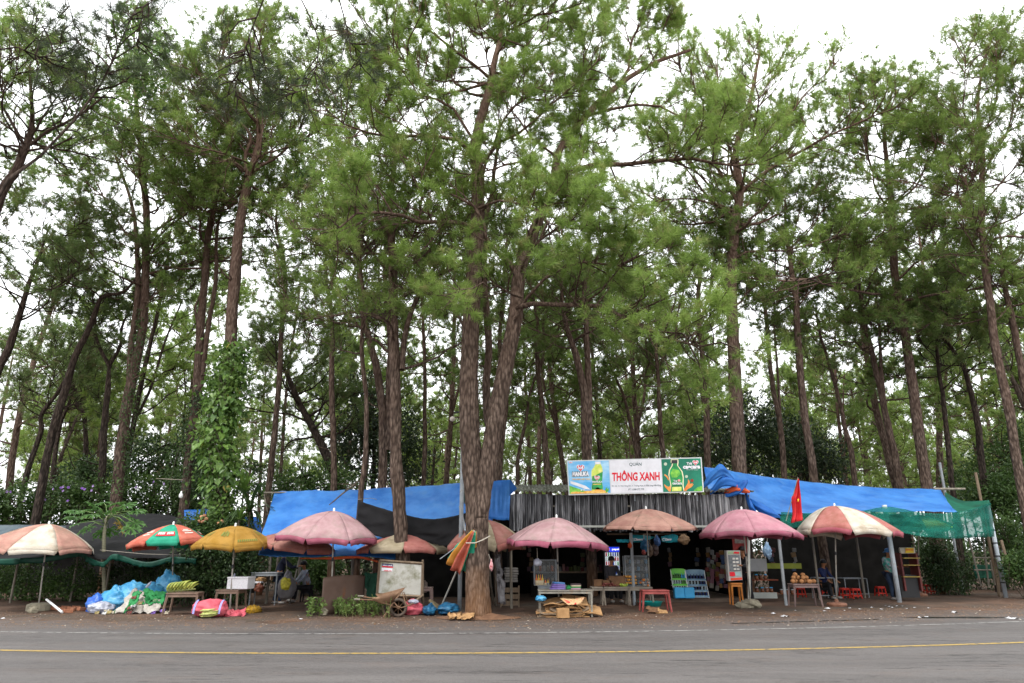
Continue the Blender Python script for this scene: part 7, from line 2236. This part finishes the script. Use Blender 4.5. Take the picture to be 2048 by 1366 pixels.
# papaya
pb_ = G(209, 1212)
pp = thing('papaya_tree', pb_, 'young papaya tree with spreading lobed leaves in front of the black shelter', 'tree')
tt = P(212, 1042, pb_.y - 0)
stem = catmull([pb_ + Vector((0, 0, -.05)), P(208, 1140, pb_.y), P(208, 1080, pb_.y), P(211, 1050, pb_.y), P(214, 1032, pb_.y)], 14)
PST = mat('papaya_stem', (.16, .15, .1), (.26, .25, .17), scale=8, rough=.8, stretch=(1, 1, 4))
MB().tube([Vector(p) for p in stem], [.055] * 8 + [.05, .045, .045, .05, .045, .03], 9).build('trunk', PST, pp, smooth=True)
PL_ = mat('papaya_leaf', (.05, .13, .03), (.1, .21, .05), scale=7, rough=.45, trans=.35)
PLY = mat('papaya_leaf_dry', (.3, .2, .04), (.42, .3, .07), scale=7, rough=.6, trans=.3)
PET = mat('papaya_petiole', (.12, .2, .06), (.2, .3, .09), rough=.5)
def papaya_leaf(c, d, s, m, seed):
    d = Vector(d).normalized()
    up = Vector((0, -.35, 1))
    u_ = d.cross(up).normalized(); n_ = u_.cross(d)
    mb = MB()
    rq = random.Random(seed)
    V = [c]; F = []
    lobes = 7
    ang = [(-150 + 300 * (i + .5) / lobes) for i in range(lobes)]
    for i, a in enumerate(ang):
        L_ = s * (1.0 - .28 * abs(a) / 150) * rq.uniform(.9, 1.1)
        def q(aa, l, z=0): return c + (d * math.cos(R(aa)) + u_ * math.sin(R(aa))) * l + n_ * z
        b0 = len(V)
        V += [q(a - 15, L_ * .35, .02), q(a - 13, L_ * .62), q(a - 20, L_ * .8, -.03), q(a - 5, L_ * .78, -.01), q(a, L_, -.1 * s * 2), q(a + 5, L_ * .78, -.01), q(a + 20, L_ * .8, -.03), q(a + 13, L_ * .62), q(a + 15, L_ * .35, .02), q(a, L_ * .5, -.03)]
        F += [(0, b0, b0 + 9), (0, b0 + 9, b0 + 8), (b0, b0 + 1, b0 + 9), (b0 + 1, b0 + 2, b0 + 3), (b0 + 1, b0 + 3, b0 + 9), (b0 + 3, b0 + 4, b0 + 5, b0 + 9), (b0 + 9, b0 + 5, b0 + 7), (b0 + 5, b0 + 6, b0 + 7), (b0 + 9, b0 + 7, b0 + 8)]
    mb.add(V, F)
    return mb
crown_c = P(211, 1046, pb_.y)
tips = [(150, 1035), (168, 1022), (190, 1012), (208, 1006), (232, 1008), (252, 1012), (272, 1022), (270, 1046), (158, 1046), (175, 1056), (246, 1042), (262, 1056), (205, 1064), (222, 1024), (184, 1030), (240, 1050), (196, 1020), (218, 1060), (150, 1022), (258, 1034)]
for k, (x, y) in enumerate(tips):
    c = P(x, y, pb_.y + [-.6, .3, -.3, .5, -.8, .4, -.2][k % 7])
    s0 = crown_c + Vector((0, 0, .12 * (k % 4) - .1))
    mid = (s0 + c) / 2 + Vector((0, 0, .10))
    MB().tube([s0, mid, c], [.014, .010, .008], 5).build('petiole', PET, pp, smooth=True)
    d = (c - s0); d.z -= .35 * d.length
    papaya_leaf(c, d, .40, PLY if k == 15 else PL_, k).build('leaf', PLY if k in (15,) else PL_, pp)
# shrubs round and behind the stalls
shrub('dark glossy shrub between the green and the mustard parasols', [B(375, 1150, 21.9, 34, .6, 55), B(420, 1130, 22.2, 42, .6, 60), B(470, 1150, 22.2, 45, .6, 60), B(500, 1120, 22.6, 30, .5, 50), B(400, 1090, 22.6, 40, .6, 40)], 9000, .11, .6, SHR[0], 21, stems=16)
shrub('mid green leafy shrub showing above the mustard parasol', [B(398, 1052, 23.0, 28, .4, 24), B(440, 1046, 22.9, 45, .5, 22), B(480, 1050, 23, 34, .4, 24), B(420, 1066, 22.8, 50, .5, 20)], 3400, .12, .6, SHR[1], 22, stems=12)
shrub('dim bush under the left end of the black shelter', [B(60, 1170, 24.2, 60, .7, 34), B(150, 1168, 24, 50, .7, 34), B(10, 1150, 24.5, 40, .7, 30)], 5000, .11, .6, SHR[1], 23)
shrub('dim bush behind the rubbish heap', [B(240, 1160, 24, 50, .6, 32), B(310, 1150, 23.6, 40, .6, 34), B(350, 1160, 22.8, 26, .5, 40)], 4600, .10, .6, SHR[0], 24)
shrub('pale leaved shrub growing behind the seated person', [B(618, 1140, 26.5, 40, .6, 34), B(590, 1125, 27, 40, .6, 26), B(650, 1150, 27, 40, .6, 40)], 4200, .16, .42, SHR[1], 25)
shrub('dark undergrowth behind the long low shelter', [((x, 29.5, 1.4), (1.6, .8, 1.5)) for x in np.arange(-12.5, 1, 1.9)], 20000, .13, .55, SHR[4], 26, name='undergrowth', stems=24)
shrub('dark undergrowth behind the right shelter', [((x, 30.5, 1.3), (1.8, .9, 1.4)) for x in np.arange(11, 27, 2.1)], 17000, .13, .6, SHR[0], 27, name='undergrowth', stems=24)
shrub('dark undergrowth behind the shop hut', [((x, 31, 1.5), (1.8, .9, 1.8)) for x in np.arange(0, 12, 2.1)], 8000, .14, .6, SHR[4], 28, name='undergrowth', stems=14)
shrub('dark undergrowth behind the far left shelter', [((x, 31, 1.5), (1.8, .9, 1.9)) for x in np.arange(-26, -12, 2.1)], 12000, .14, .6, SHR[0], 29, name='undergrowth', stems=20)
shrub('dark bush just inside the right end of the green net', [B(1885, 1130, 27, 26, .6, 60), B(1910, 1150, 27, 34, .6, 38), B(1860, 1120, 27.5, 26, .6, 50)], 5200, .11, .5, SHR[0], 30)
shrub('leafy bush spilling over the corner of the green net at the right edge', [B(2030, 1010, 28.5, 48, .8, 52), B(1990, 985, 29, 40, .8, 34), B(2050, 960, 29, 40, .8, 40), B(2040, 1070, 28, 40, .7, 36), B(1940, 990, 29.5, 40, .6, 20)], 8500, .15, .55, SHR[1], 31)
shrub('low green bush at the right edge of the clearing', [B(2044, 1136, 25, 28, .6, 26)], 2200, .12, .5, SHR[1], 32)
shrub('bush hanging over the net corner behind the right post', [B(2010, 1060, 27, 20, .5, 24), B(2038, 1100, 27.5, 30, .5, 24)], 2000, .15, .45, SHR[1], 36)
c = G(1935, 1176)
shrub('leafy plant standing in the small white bucket', [((c.x, c.y, .62), (.3, .25, .42))], 420, .12, .4, SHR[1], 33, name='potted_plant', cat='plant', stems=5, sw=.008)
def weed(label, spots_, m, seed, n, ln=.10):
    g = np.random.default_rng(seed)
    c = G(*spots_[0])
    t = thing('weed', c, label, 'weeds')
    S, A, D = [], [], []
    for (px, py) in spots_:
        b = G(px, py)
        hh = g.uniform(.12, .5)
        tip = np.array([b.x + g.normal() * .12, b.y + g.normal() * .08, hh])
        S.append([np.array([b.x, b.y, 0]), (np.array([b.x, b.y, 0]) + tip) / 2 + g.normal(size=3) * .03, tip])
    S = np.array(S)
    V, F = tubes(S, np.full((len(S), 3), .006), 4)
    mesh_np('stem', V, F, mat('green_stalk', (0, 0, 0)), t)
    i = g.integers(0, len(S), n); u = g.uniform(.15, 1, n)
    P0, T0 = sample(S, i, u)
    D = side(T0, g.uniform(.7, 1.4, n), g, 1)
    V, F = leaves_np(P0, D, nrm(np.array([0, 0, 1.]) + g.normal(size=D.shape) * .4), ln, .5, g)
    o = mesh_np('foliage', V, F, m, t, smooth=False); o['kind'] = 'stuff'
r_ = random.Random(14)
_h0 = 1
weed('bushy bright weeds at the foot of the rusty brown sheet', [(r_.uniform(668, 760), 1233 + r_.uniform(-6, 3)) for _ in range(52)], SHR[2], 41, 1300, .085)
weed('low leafy weeds left of the rusty brown sheet', [(r_.uniform(606, 640), 1232 + r_.uniform(-4, 3)) for _ in range(10)], SHR[2], 42, 240, .11)
weed('sparse weeds under the wheel of the barrow', [(r_.uniform(762, 800), 1236 + r_.uniform(-3, 3)) for _ in range(6)], SHR[2], 43, 50, .06)
# dracaena with long arching leaves
def strap_plant(label, c, n, L_, w_, m, seed, droop=1.0, stem_to=None):
    g = random.Random(seed)
    t = thing('dracaena', (c.x, c.y, 0), label, 'plant')
    MB().tube([Vector((c.x, c.y, 0)), c], .03, 6).build('stem', TWIG, t)
    for k in range(n):
        a = g.uniform(0, 2 * PI); el = g.uniform(.1, 1.35)
        d = Vector((math.cos(a) * math.cos(el), math.sin(a) * math.cos(el), math.sin(el)))
        mb = MB()
        p = c.copy(); V = []
        for j in range(7):
            sd = d.cross(Vector((0, 0, 1)))
            sd = sd.normalized() if sd.length > .01 else Vector((1, 0, 0))
            ww = w_ * math.sin(PI * (.12 + .86 * j / 6)) * .5
            V += [p - sd * ww, p - Vector((0, 0, ww * .3)), p + sd * ww]
            p = p + d * (L_ / 6)
            d = (d + Vector((0, 0, -.22 * droop))).normalized()
        F = []
        for j in range(6):
            b = j * 3
            F += [(b, b + 1, b + 4, b + 3), (b + 1, b + 2, b + 5, b + 4)]
        mb.add(V, F).build('leaf', m, t, smooth=True)
    return t
strap_plant('dracaena with upright pale leaves left of the long blue tarp', P(487, 985, 23.4), 34, .85, .09, SHR[3], 2, .5)
strap_plant('dracaena with long drooping dark leaves over the mustard parasol', P(500, 1024, 22.8), 44, 1.15, .08, SHR[0], 3, 1.4)
strap_plant('small pale dracaena tuft above the mustard parasol', P(478, 1040, 22.2), 20, .5, .06, SHR[3], 4, .6)
fo_ = mat('faded_orange_bloom', lin('a8605a'), lin('c8a070'), scale=14, rough=.7)
t = thing('flower_cluster', P(406, 1040, 22.6), 'cluster of faded orange blooms above the mustard parasol', 'flowers')
for k, (x, y) in enumerate(((404, 1034), (409, 1032), (400, 1042), (406, 1044), (412, 1038), (444, 1043), (438, 1047))):
    rock_mb(P(x, y, 22.55), (.07, .07, .06), k).build('bloom', fo_, t, smooth=True)
# dark evergreen broadleaf trees behind the stalls
def broadleaf(label, base_px, Y, blobs, n, ln, m, seed, top_px):
    g = np.random.default_rng(seed)
    b = W(base_px, Y, 0)
    t = thing('broadleaf_tree', b, label, 'tree')
    tp = P(top_px[0], top_px[1], Y)
    path = catmull([b, b * .4 + tp * .6 + Vector((.2, 0, 0)), tp], 12)
    acc = Acc()
    V, F = tubes(path[None], np.linspace(.16, .03, 12)[None], 8); acc.add(V, F)
    idx = g.integers(3, 12, 16)
    cc = np.array([bb[0] for bb in blobs])
    D = nrm(cc[g.integers(0, len(cc), 16)] - path[idx] + g.normal(size=(16, 3)) * .4)
    Lp = gen_paths(path[idx], D, g.uniform(1.0, 2.6, 16), 6, .15, .05, g)
    V, F = tubes(Lp, np.linspace(.045, .01, 6)[None] * np.ones((16, 1)), 5); acc.add(V, F)
    V, F = acc.get()
    mesh_np('trunk', V, F, BARK2, t)
    V, F = blob_leaves(blobs, n, ln, .5, g, .3)
    o = mesh_np('crown', V, F, m, t, smooth=False); o['kind'] = 'stuff'
broadleaf('dark evergreen tree between the twin stemmed pine and the scarred pine', 730, 33, [B(740, 850, 33, 50, 1.5, 60), B(700, 880, 33, 45, 1.5, 60), B(800, 870, 33, 50, 1.5, 70), B(730, 780, 33.5, 35, 1.2, 40), B(820, 930, 33, 40, 1.2, 50), B(760, 930, 33, 60, 1.3, 50)], 9000, .2, SHR[4], 61, (745, 790))
broadleaf('dark evergreen tree behind the bunched blue tarp', 1470, 33, [B(1440, 880, 33, 50, 1.5, 60), B(1500, 850, 33, 55, 1.5, 60), B(1550, 870, 33, 50, 1.5, 60), B(1400, 930, 33, 40, 1.3, 40), B(1530, 930, 33, 60, 1.3, 40)], 8500, .2, SHR[4], 62, (1480, 820))
broadleaf('smaller dark evergreen right of the pale barked pine', 1600, 34, [B(1600, 900, 34, 50, 1.5, 50), B(1650, 920, 34, 50, 1.5, 50)], 4200, .2, SHR[4], 63, (1610, 860))
broadleaf('dark leafy tree rising above the flowering hedge', 350, 31, [B(300, 910, 31, 60, 1.3, 45), B(360, 930, 31, 50, 1.3, 50), B(400, 960, 31, 50, 1.3, 50), B(250, 940, 31, 40, 1, 34), B(510, 960, 31, 40, 1, 40)], 7000, .17, SHR[0], 64, (330, 890))
broadleaf('round dark bushy tree left of the ivy clad pine', 170, 31.5, [B(160, 955, 31.5, 36, 1, 34), B(185, 945, 31.5, 26, 1, 24)], 2200, .17, SHR[0], 65, (165, 930))
broadleaf('leafy tree behind the left end of the long blue tarp', 600, 30, [B(590, 965, 30, 50, 1, 30), B(650, 960, 30, 50, 1, 34), B(700, 965, 30, 36, 1, 30), B(550, 975, 30, 30, 1, 24)], 4200, .15, SHR[1], 66, (620, 950))
broadleaf('leafy tree at the right edge above the green net', 2010, 32, [B(2000, 930, 32, 60, 1.4, 50), B(2040, 880, 32, 40, 1.2, 50), B(1930, 960, 32, 50, 1.2, 30)], 4600, .18, SHR[1], 67, (2020, 880))
# bushes far back between the trunks
shrub('broken line of bushes far back in the forest', [((x + rr.uniform(-1, 1), rr.uniform(52, 75), .6), (rr.uniform(2, 3.5), 1.5, rr.uniform(1.6, 3.2))) for x in np.arange(-55, 62, 4.2)], 30000, .34, .6, SHR[1], 70, name='far_bushes', stems=30, sw=.05)
# ---------------------------------------------------------------- loose matter on the verge
g = np.random.default_rng(17)
def verge(n, y0, y1, s0, s1, m, name, seed, flat_=.5):
    g = np.random.default_rng(seed)
    x = g.uniform(-15, 17, n)
    yy = np.array([whi(a) for a in x]) + y0 + (y1 - y0) * g.random(n) ** 1.3
    s = g.uniform(s0, s1, n) ** 1
    base = np.array([[0, 0, 1], [1, 0, 0], [-.5, .87, 0], [-.5, -.87, 0]]) * np.array([1, 1, flat_])
    a = g.uniform(0, 6.28, n)
    Vx = base[None] * s[:, None, None] * g.uniform(.6, 1.3, (n, 4, 3))
    ca, sa = np.cos(a)[:, None], np.sin(a)[:, None]
    X = np.stack([Vx[..., 0] * ca - Vx[..., 1] * sa, Vx[..., 0] * sa + Vx[..., 1] * ca, Vx[..., 2]], -1)
    X += np.stack([x, yy, np.full(n, .006)], 1)[:, None, :]
    b = (np.arange(n) * 4)[:, None]
    F = np.concatenate([b + np.array([t_]) for t_ in ((0, 1, 2), (0, 2, 3), (0, 3, 1))], 0)
    o = mesh_np(name, X.reshape(-1, 3), F, m, smooth=False)
    tag(o, kind='stuff')
verge(4500, .7, 4.2, .008, .028, mat('verge_gravel', (.09, .065, .05), (.18, .13, .1), scale=30, rough=.9), 'gravel', 1)
verge(1500, 1.2, 4.5, .015, .045, mat('dry_leaf_litter', (.16, .08, .035), (.24, .14, .07), scale=20, rough=.9), 'leaf_litter', 2, .15)
verge(120, .4, 4.0, .012, .035, mat('pale_chips', (.38, .33, .26), (.55, .5, .42), scale=20, rough=.9), 'pale_chips', 3, .25)
r_ = random.Random(55)
PAP = plain('waste_paper_white', (.55, .55, .57), rough=.8)
for (px, py, s) in ((1130 + 418, 1228, 1.0), (1570, 1234, 1.4), (1656, 1218, 1.2), (1650, 1223, .8), (1700, 1217, .6), (1745, 1216, .7), (1780, 1214, .7), (1786, 1216, .6), (1795, 1213, .6), (1815, 1218, .6), (1764, 1219, .7), (1720, 1219, .6), (1830, 1216, .5), (1858, 1217, .5), (1910, 1226, 1.0),
                    (2026, 1238, 1.8), (1840, 1236, .8), (1855, 1235, .8), (601, 1239, .7), (1548, 1228, .6), (1592, 1222, .5), (1455, 1228, .5), (4, 1238, .8), (1690, 1222, .5), (1772, 1212, .5), (1806, 1213, .5)):
    c = G(px, py)
    o = MB().grid(lambda u, v: (c.x + (u - .5) * .11 * s, c.y + (v - .5) * .16 * s, .012 + .03 * s * abs(vnoise(u * 3 + px, v * 3)) * 2), 4, 3).build('paper_scrap', PAP, at=c)
    tag(o, 'white scrap of waste paper lying on the verge', 'litter', 'paper scraps on the verge')
# dark slots of a sunken gutter and a thin puddle by the road edge at the right
SL = mat('wet_dark_slot', (.012, .011, .01), (.03, .027, .024), rough=.3)
for (a, b_) in ((1462, 1500), (1505, 1524), (1530, 1575), (1579, 1630), (1638, 1660), (1664, 1678), (1682, 1700), (1704, 1742), (1746, 1758)):
    ya = 1248 - (a - 1462) * .028; yb_ = 1248 - (b_ - 1462) * .028
    A_, B_ = G(a, ya), G(b_, yb_)
    o = MB().add([A_ + Vector((0, -.04, .0145)), B_ + Vector((0, -.04, .0145)), B_ + Vector((0, .05, .0145)), A_ + Vector((0, .05, .0145))], [(0, 1, 2, 3)]).build('gutter_slot', SL)
    tag(o, kind='structure')
c = G(1915, 1236)
pts = [(c.x + 1.3 * math.cos(k * PI / 12) * (1 + .25 * math.sin(k * 2.1)), c.y + .16 * math.sin(k * PI / 12) * (1 + .3 * math.sin(k * 1.7)), .015) for k in range(24)]
o = MB().add(pts, [tuple(range(24))]).build('puddle', SL); tag(o, kind='structure')
# ---------------------------------------------------------------- people
SKIN = plain('skin', lin('a87454'), rough=.6)
HAIR = plain('black_hair', (.012, .01, .01), rough=.5)
def skin_mesh(name, pts, edges, radii, m, parent, root_i=0, levels=1, seam=None):
    off = origin(parent)
    me = bpy.data.meshes.new(name)
    me.from_pydata([tuple(Vector(p) - off) for p in pts], edges, [])
    me.materials.append(m)
    o = bpy.data.objects.new(name, me)
    COL.objects.link(o)
    o.parent = parent
    sk_ = o.modifiers.new('skin', 'SKIN')
    sk_.use_smooth_shade = True
    for i, r in enumerate(radii):
        v = me.skin_vertices[0].data[i]
        v.radius = (r, r) if not isinstance(r, tuple) else r
        v.use_root = (i == root_i)
    s = o.modifiers.new('sub', 'SUBSURF'); s.levels = levels; s.render_levels = levels
    return o
def person(label, J, shirt, trousers, hat=None, hair_len=0, stripe=None):
    """J: joint name -> world point"""
    J = {k: Vector(v) for k, v in J.items()}
    base = Vector((J['pelvis'].x, J['pelvis'].y, 0))
    t = thing('person', base, label, 'person')
    names = ['pelvis', 'waist', 'chest', 'neck', 'chin', 'head', 'crown']
    pts = [J['pelvis'], J['pelvis'].lerp(J['chest'], .5), J['chest'], J['neck'], J['neck'].lerp(J['head'], .45), J['head'], J['head'] + (J['head'] - J['neck']).normalized() * .08]
    rad = [.125, .115, .14, .05, .055, .088, .06]
    ed = [(0, 1), (1, 2), (2, 3), (3, 4), (4, 5), (5, 6)]
    def chain(start, lst):
        p = start
        for (q, r) in lst:
            pts.append(q); rad.append(r); ed.append((p, len(pts) - 1)); p = len(pts) - 1
        return p
    for s in ('l', 'r'):
        chain(0, [(J['hip_' + s], .085), (J['hip_' + s].lerp(J['knee_' + s], .5), .075), (J['knee_' + s], .055), (J['knee_' + s].lerp(J['foot_' + s], .35), .055), (J['foot_' + s] + Vector((0, 0, .07)), .036), (J['foot_' + s] + J['face'] * .12, .034)])
        h = chain(2, [(J['shoulder_' + s], .06), (J['shoulder_' + s].lerp(J['elbow_' + s], .5), .046), (J['elbow_' + s], .038), (J['hand_' + s].lerp(J['elbow_' + s], .12), .026), (J['hand_' + s], .032)])
        fd = (J['hand_' + s] - J['elbow_' + s]).normalized()
        sdv = fd.cross(J['face']);
        sdv = sdv.normalized() if sdv.length > .05 else Vector((1, 0, 0))
        for k in range(4):
            a = J['hand_' + s] + fd * .045 + sdv * (k - 1.5) * .02
            b_ = a + fd * (.035 + .006 * (k in (1, 2))) + J['face'] * .008
            chain(h, [(a, .0095), (b_, .0085), (b_ + fd * .02 + J['face'] * .015 - Vector((0, 0, .012)), .008)])
        chain(h, [(J['hand_' + s] + sdv * .045 + fd * .01, .010), (J['hand_' + s] + sdv * .055 + fd * .045, .009)])
    skin_mesh('body', pts, ed, rad, SKIN, t, 0, 1)
    f = J['face']
    hc = J['head']
    sd_ = f.cross(Vector((0, 0, 1))).normalized()
    rock_mb(hc + f * .105 + Vector((0, 0, -.01)), (.014, .014, .022), 1, 6, 5).build('nose', SKIN, t, smooth=True)
    for s in (-1, 1):
        rock_mb(hc + f * .088 + sd_ * s * .032 + Vector((0, 0, .015)), (.012, .008, .007), 2, 6, 5).build('eye', HAIR, t, smooth=True)
        rock_mb(hc + sd_ * s * .095 + Vector((0, 0, -.01)), (.012, .02, .03), 3, 6, 5).build('ear', SKIN, t, smooth=True)
    MB().tube([hc + f * .092 + sd_ * .022 + Vector((0, 0, -.05)), hc + f * .097 + Vector((0, 0, -.052)), hc + f * .092 - sd_ * .022 + Vector((0, 0, -.05))], .005, 5).build('mouth', plain('lip', lin('8c4840')), t)
    hat_m = hat or HAIR
    mb = MB()
    up_ = (J['head'] - J['neck']).normalized()
    def fn(u, v):
        th, ph = u * 2 * PI, v * PI * (.58 if not hat else .5)
        d = Vector((math.sin(ph) * math.cos(th), math.sin(ph) * math.sin(th), math.cos(ph)))
        k = 1.0 + .03 * vnoise(d.x * 9, d.y * 9, d.z * 9)
        p = hc + Vector((0, 0, .03)) - f * .018 + Vector((d.x * .108, d.y * .112, d.z * .112)) * k
        return p
    mb.grid(fn, 16, 8)
    mb.build('hair' if not hat else 'hat', hat_m, t, smooth=True, solid=.01)
    if hat:
        rim = hc + Vector((0, 0, .035))
        MB().lathe(rim, [(.10, .0), (.18, -.035), (.185, -.03), (.10, .012)], 18).build('hat_brim', hat_m, t, smooth=True)
    # clothes: their own surfaces, a little wider than the body
    cp = [J['pelvis'] + Vector((0, 0, -.03)), J['pelvis'].lerp(J['chest'], .5), J['chest'], J['neck'] + Vector((0, 0, -.05))]
    cr = [.16, .15, .165, .075]
    ce = [(0, 1), (1, 2), (2, 3)]
    for s in ('l', 'r'):
        n0 = len(cp)
        cp += [J['shoulder_' + s], J['shoulder_' + s].lerp(J['elbow_' + s], .5), J['elbow_' + s], J['elbow_' + s].lerp(J['hand_' + s], .8)]
        cr += [.082, .066, .056, .046]
        ce += [(2, n0), (n0, n0 + 1), (n0 + 1, n0 + 2), (n0 + 2, n0 + 3)]
    skin_mesh('shirt', cp, ce, cr, shirt, t, 0, 1)
    tp_ = [J['pelvis']]; tr = [.15]; te = []
    for s in ('l', 'r'):
        n0 = len(tp_)
        tp_ += [J['hip_' + s], J['hip_' + s].lerp(J['knee_' + s], .5), J['knee_' + s], J['knee_' + s].lerp(J['foot_' + s], .85)]
        tr += [.105, .094, .074, .058]
        te += [(0, n0), (n0, n0 + 1), (n0 + 1, n0 + 2), (n0 + 2, n0 + 3)]
    skin_mesh('trousers', tp_, te, tr, trousers, t, 0, 1)
    for s in ('l', 'r'):
        c = J['foot_' + s] + f * .06 + Vector((0, 0, .045))
        rock_mb(c, (.055 + abs(f.x) * .07, .055 + abs(f.y) * .07, .045), 8).build('shoe', plain('pale_shoe', (.3, .28, .26)), t, smooth=True)
    if stripe:
        for (a, b_) in stripe:
            MB().tube([a, a.lerp(b_, .5), b_], .035, 6).build('sleeve_stripe', plain('off_white_stripe', (.5, .5, .5)), t, smooth=True)
    return t
def pose(base, face, H=1.62, lean=0.0, sit=None, arm=(.25, -.35), head_dz=0.0):
    """joint set: base on the ground, face unit vector; lean forward in radians; sit = seat height"""
    f = Vector(face).normalized(); s_ = Vector((f.y, -f.x, 0))
    k = H / 1.7
    hipz = .90 * k if sit is None else sit + .10
    pel = Vector(base) + Vector((0, 0, hipz))
    up = (Vector((0, 0, 1)) * math.cos(lean) + f * math.sin(lean))
    chest = pel + up * .40 * k
    neck = pel + up * .56 * k
    head = neck + (up + f * .15).normalized() * .17 * k + Vector((0, 0, head_dz))
    J = dict(pelvis=pel, chest=chest, neck=neck, head=head, face=f)
    for n_, q in (('l', 1), ('r', -1)):
        J['hip_' + n_] = pel + s_ * .10 * q - Vector((0, 0, .06))
        if sit is None:
            J['knee_' + n_] = Vector(base) + s_ * .11 * q + Vector((0, 0, .48 * k)) + f * .06 * (1 + q)
            J['foot_' + n_] = Vector(base) + s_ * .13 * q + f * .10 * q
        else:
            J['knee_' + n_] = pel + s_ * .16 * q + f * .42 * k + Vector((0, 0, -.06 + max(0, .42 - sit)))
            J['foot_' + n_] = Vector(base) + s_ * .15 * q + f * .46 * k
        sh = chest + s_ * .19 * k * q + up * .08
        J['shoulder_' + n_] = sh
        J['elbow_' + n_] = sh + f * arm[0] * .6 * k - Vector((0, 0, .24 * k)) + s_ * .04 * q
        J['hand_' + n_] = J['elbow_' + n_] + f * .22 * k + Vector((0, 0, arm[1] * .4 * k))
    return J
navy = mat('navy_jacket', (.008, .010, .022), (.018, .022, .045), scale=5, rough=.8)
jean = mat('dark_jeans', (.018, .03, .06), (.03, .05, .09), scale=6, rough=.85)
blk = mat('black_clothes', (.008, .008, .01), (.02, .02, .024), scale=5, rough=.85)
b = W(552, 22.6, 0)
J = pose(b, (.97, .25, 0), 1.62, .22, arm=(.5, .1))
person('person in a navy jacket with white sleeve patches standing in the low shelter', J, navy, jean, stripe=[(J['shoulder_r'] + Vector((-.02, -.07, -.04)), J['shoulder_r'].lerp(J['elbow_r'], .8) + Vector((-.05, -.07, 0)))])
b = W(612, 23.6, 0)
person('person in a pale grey top seated behind the hanging clear bag', pose(b, (-.8, -.5, 0), 1.6, .25, sit=.38), mat('pale_grey_top', lin('8a929e'), lin('b0b4bc'), scale=5, rough=.8), blk)
ptable('low_stool', 'low dark stool under the seated person in the pale top', b, .34, .34, .36, blk, splay=.02, cat='stool')
b = W(1497, 22.7, 0)
person('person in black standing behind the pole of the rose parasol', pose(b, (-.8, -.6, 0), 1.66, .08, arm=(.5, .1)), blk, blk)
b = W(1224, 23.6, 0)
person('person in dark clothes seated in front of the lit fridge', pose(b, (.2, -1, 0), 1.6, .15, sit=.5), mat('dusky_top', (.03, .028, .034), (.06, .055, .065), rough=.85), blk, )
ptable('low_stool', 'low dark stool under the person by the lit fridge', b, .34, .34, .48, blk, splay=.02, cat='stool')
b = W(1787, 24.6, 0)
person('person in an aqua patterned top and blue hat behind the pale blue post', pose(b, (.3, -1, 0), 1.6, .1, arm=(.4, 0)), mat('aqua_pattern_top', lin('4aa898'), lin('b8b8c0'), scale=9, rough=.8, lo=.48, hi=.54), jean, hat=plain('dusty_blue_hat', lin('3c6c98')))
b = W(1648, 25.2, 0)
person('person in deep blue seated behind the coconuts', pose(b, (.5, -.8, 0), 1.58, .2, sit=.4), mat('deep_blue_top', (.01, .016, .06), (.02, .03, .1), rough=.85), blk)
ptable('low_stool', 'low dark stool under the person behind the coconuts', b, .34, .34, .38, blk, splay=.02, cat='stool')

# strings of snack packets hanging inside the shop
r_ = random.Random(99)
PK = [plain('packet_' + n, lin(c), rough=.35) for n, c in (('red', '501814'), ('amber', '604418'), ('olive', '3c4420'), ('silver', '565858'), ('blue', '1c3050'), ('pink', '583440'), ('white', '605c54'))]
for (px, Y, y0_, n_) in ((1060, 26.5, 1100, 5), (1165, 26.2, 1110, 5), (1340, 26.2, 1100, 4), (1395, 25.6, 1100, 4), (1415, 23.8, 1120, 6), (1425, 23.7, 1105, 8), (1434, 23.9, 1110, 8), (1443, 23.6, 1105, 8), (1450, 23.8, 1115, 7), (1418, 24.3, 1100, 5), (1520, 24.3, 1095, 4), (1545, 24.5, 1100, 4), (1590, 24.6, 1100, 5)):
    for k in range(n_):
        c = P(px + r_.uniform(-3, 3), y0_ + k * 9.5, Y)
        o = MB().box((0, 0, 0), (r_.uniform(.10, .17), .04, r_.uniform(.12, .17)), ry=r_.uniform(-.2, .2)).build('snack_packet', PK[r_.randrange(7)], at=(0, 0, 0), bevel=.015)
        o.location = c
        tag(o, 'small snack packet hanging on a string inside the dark shop', 'packet', 'snack packets hanging in the shop')
# goods on a low counter along the back of the shop
t = thing('back_counter', W(1150, 25.6, 0), 'dark timber counter along the back of the shop', 'counter')
MB().box(((HX0 + HX1) / 2 - 1.2, 25.9, .85), (3.6, .5, .05)).build('top', WOOD, t)
MB().box(((HX0 + HX1) / 2 - 1.2, 25.7, .42), (3.6, .04, .8)).build('front_panel', DARK, t)
for k in range(26):
    c = Vector(((HX0 + HX1) / 2 - 2.9 + k * .135, 25.85 + r_.uniform(-.1, .1), .876))
    h_ = r_.uniform(.1, .28)
    o = MB().box(c + Vector((0, 0, h_ / 2)), (.1, .1, h_), rz=r_.random()).build('carton', PK[r_.randrange(7)], at=c, bevel=.01)
    tag(o, 'small carton standing on the back counter of the shop', 'carton', 'cartons on the back counter')
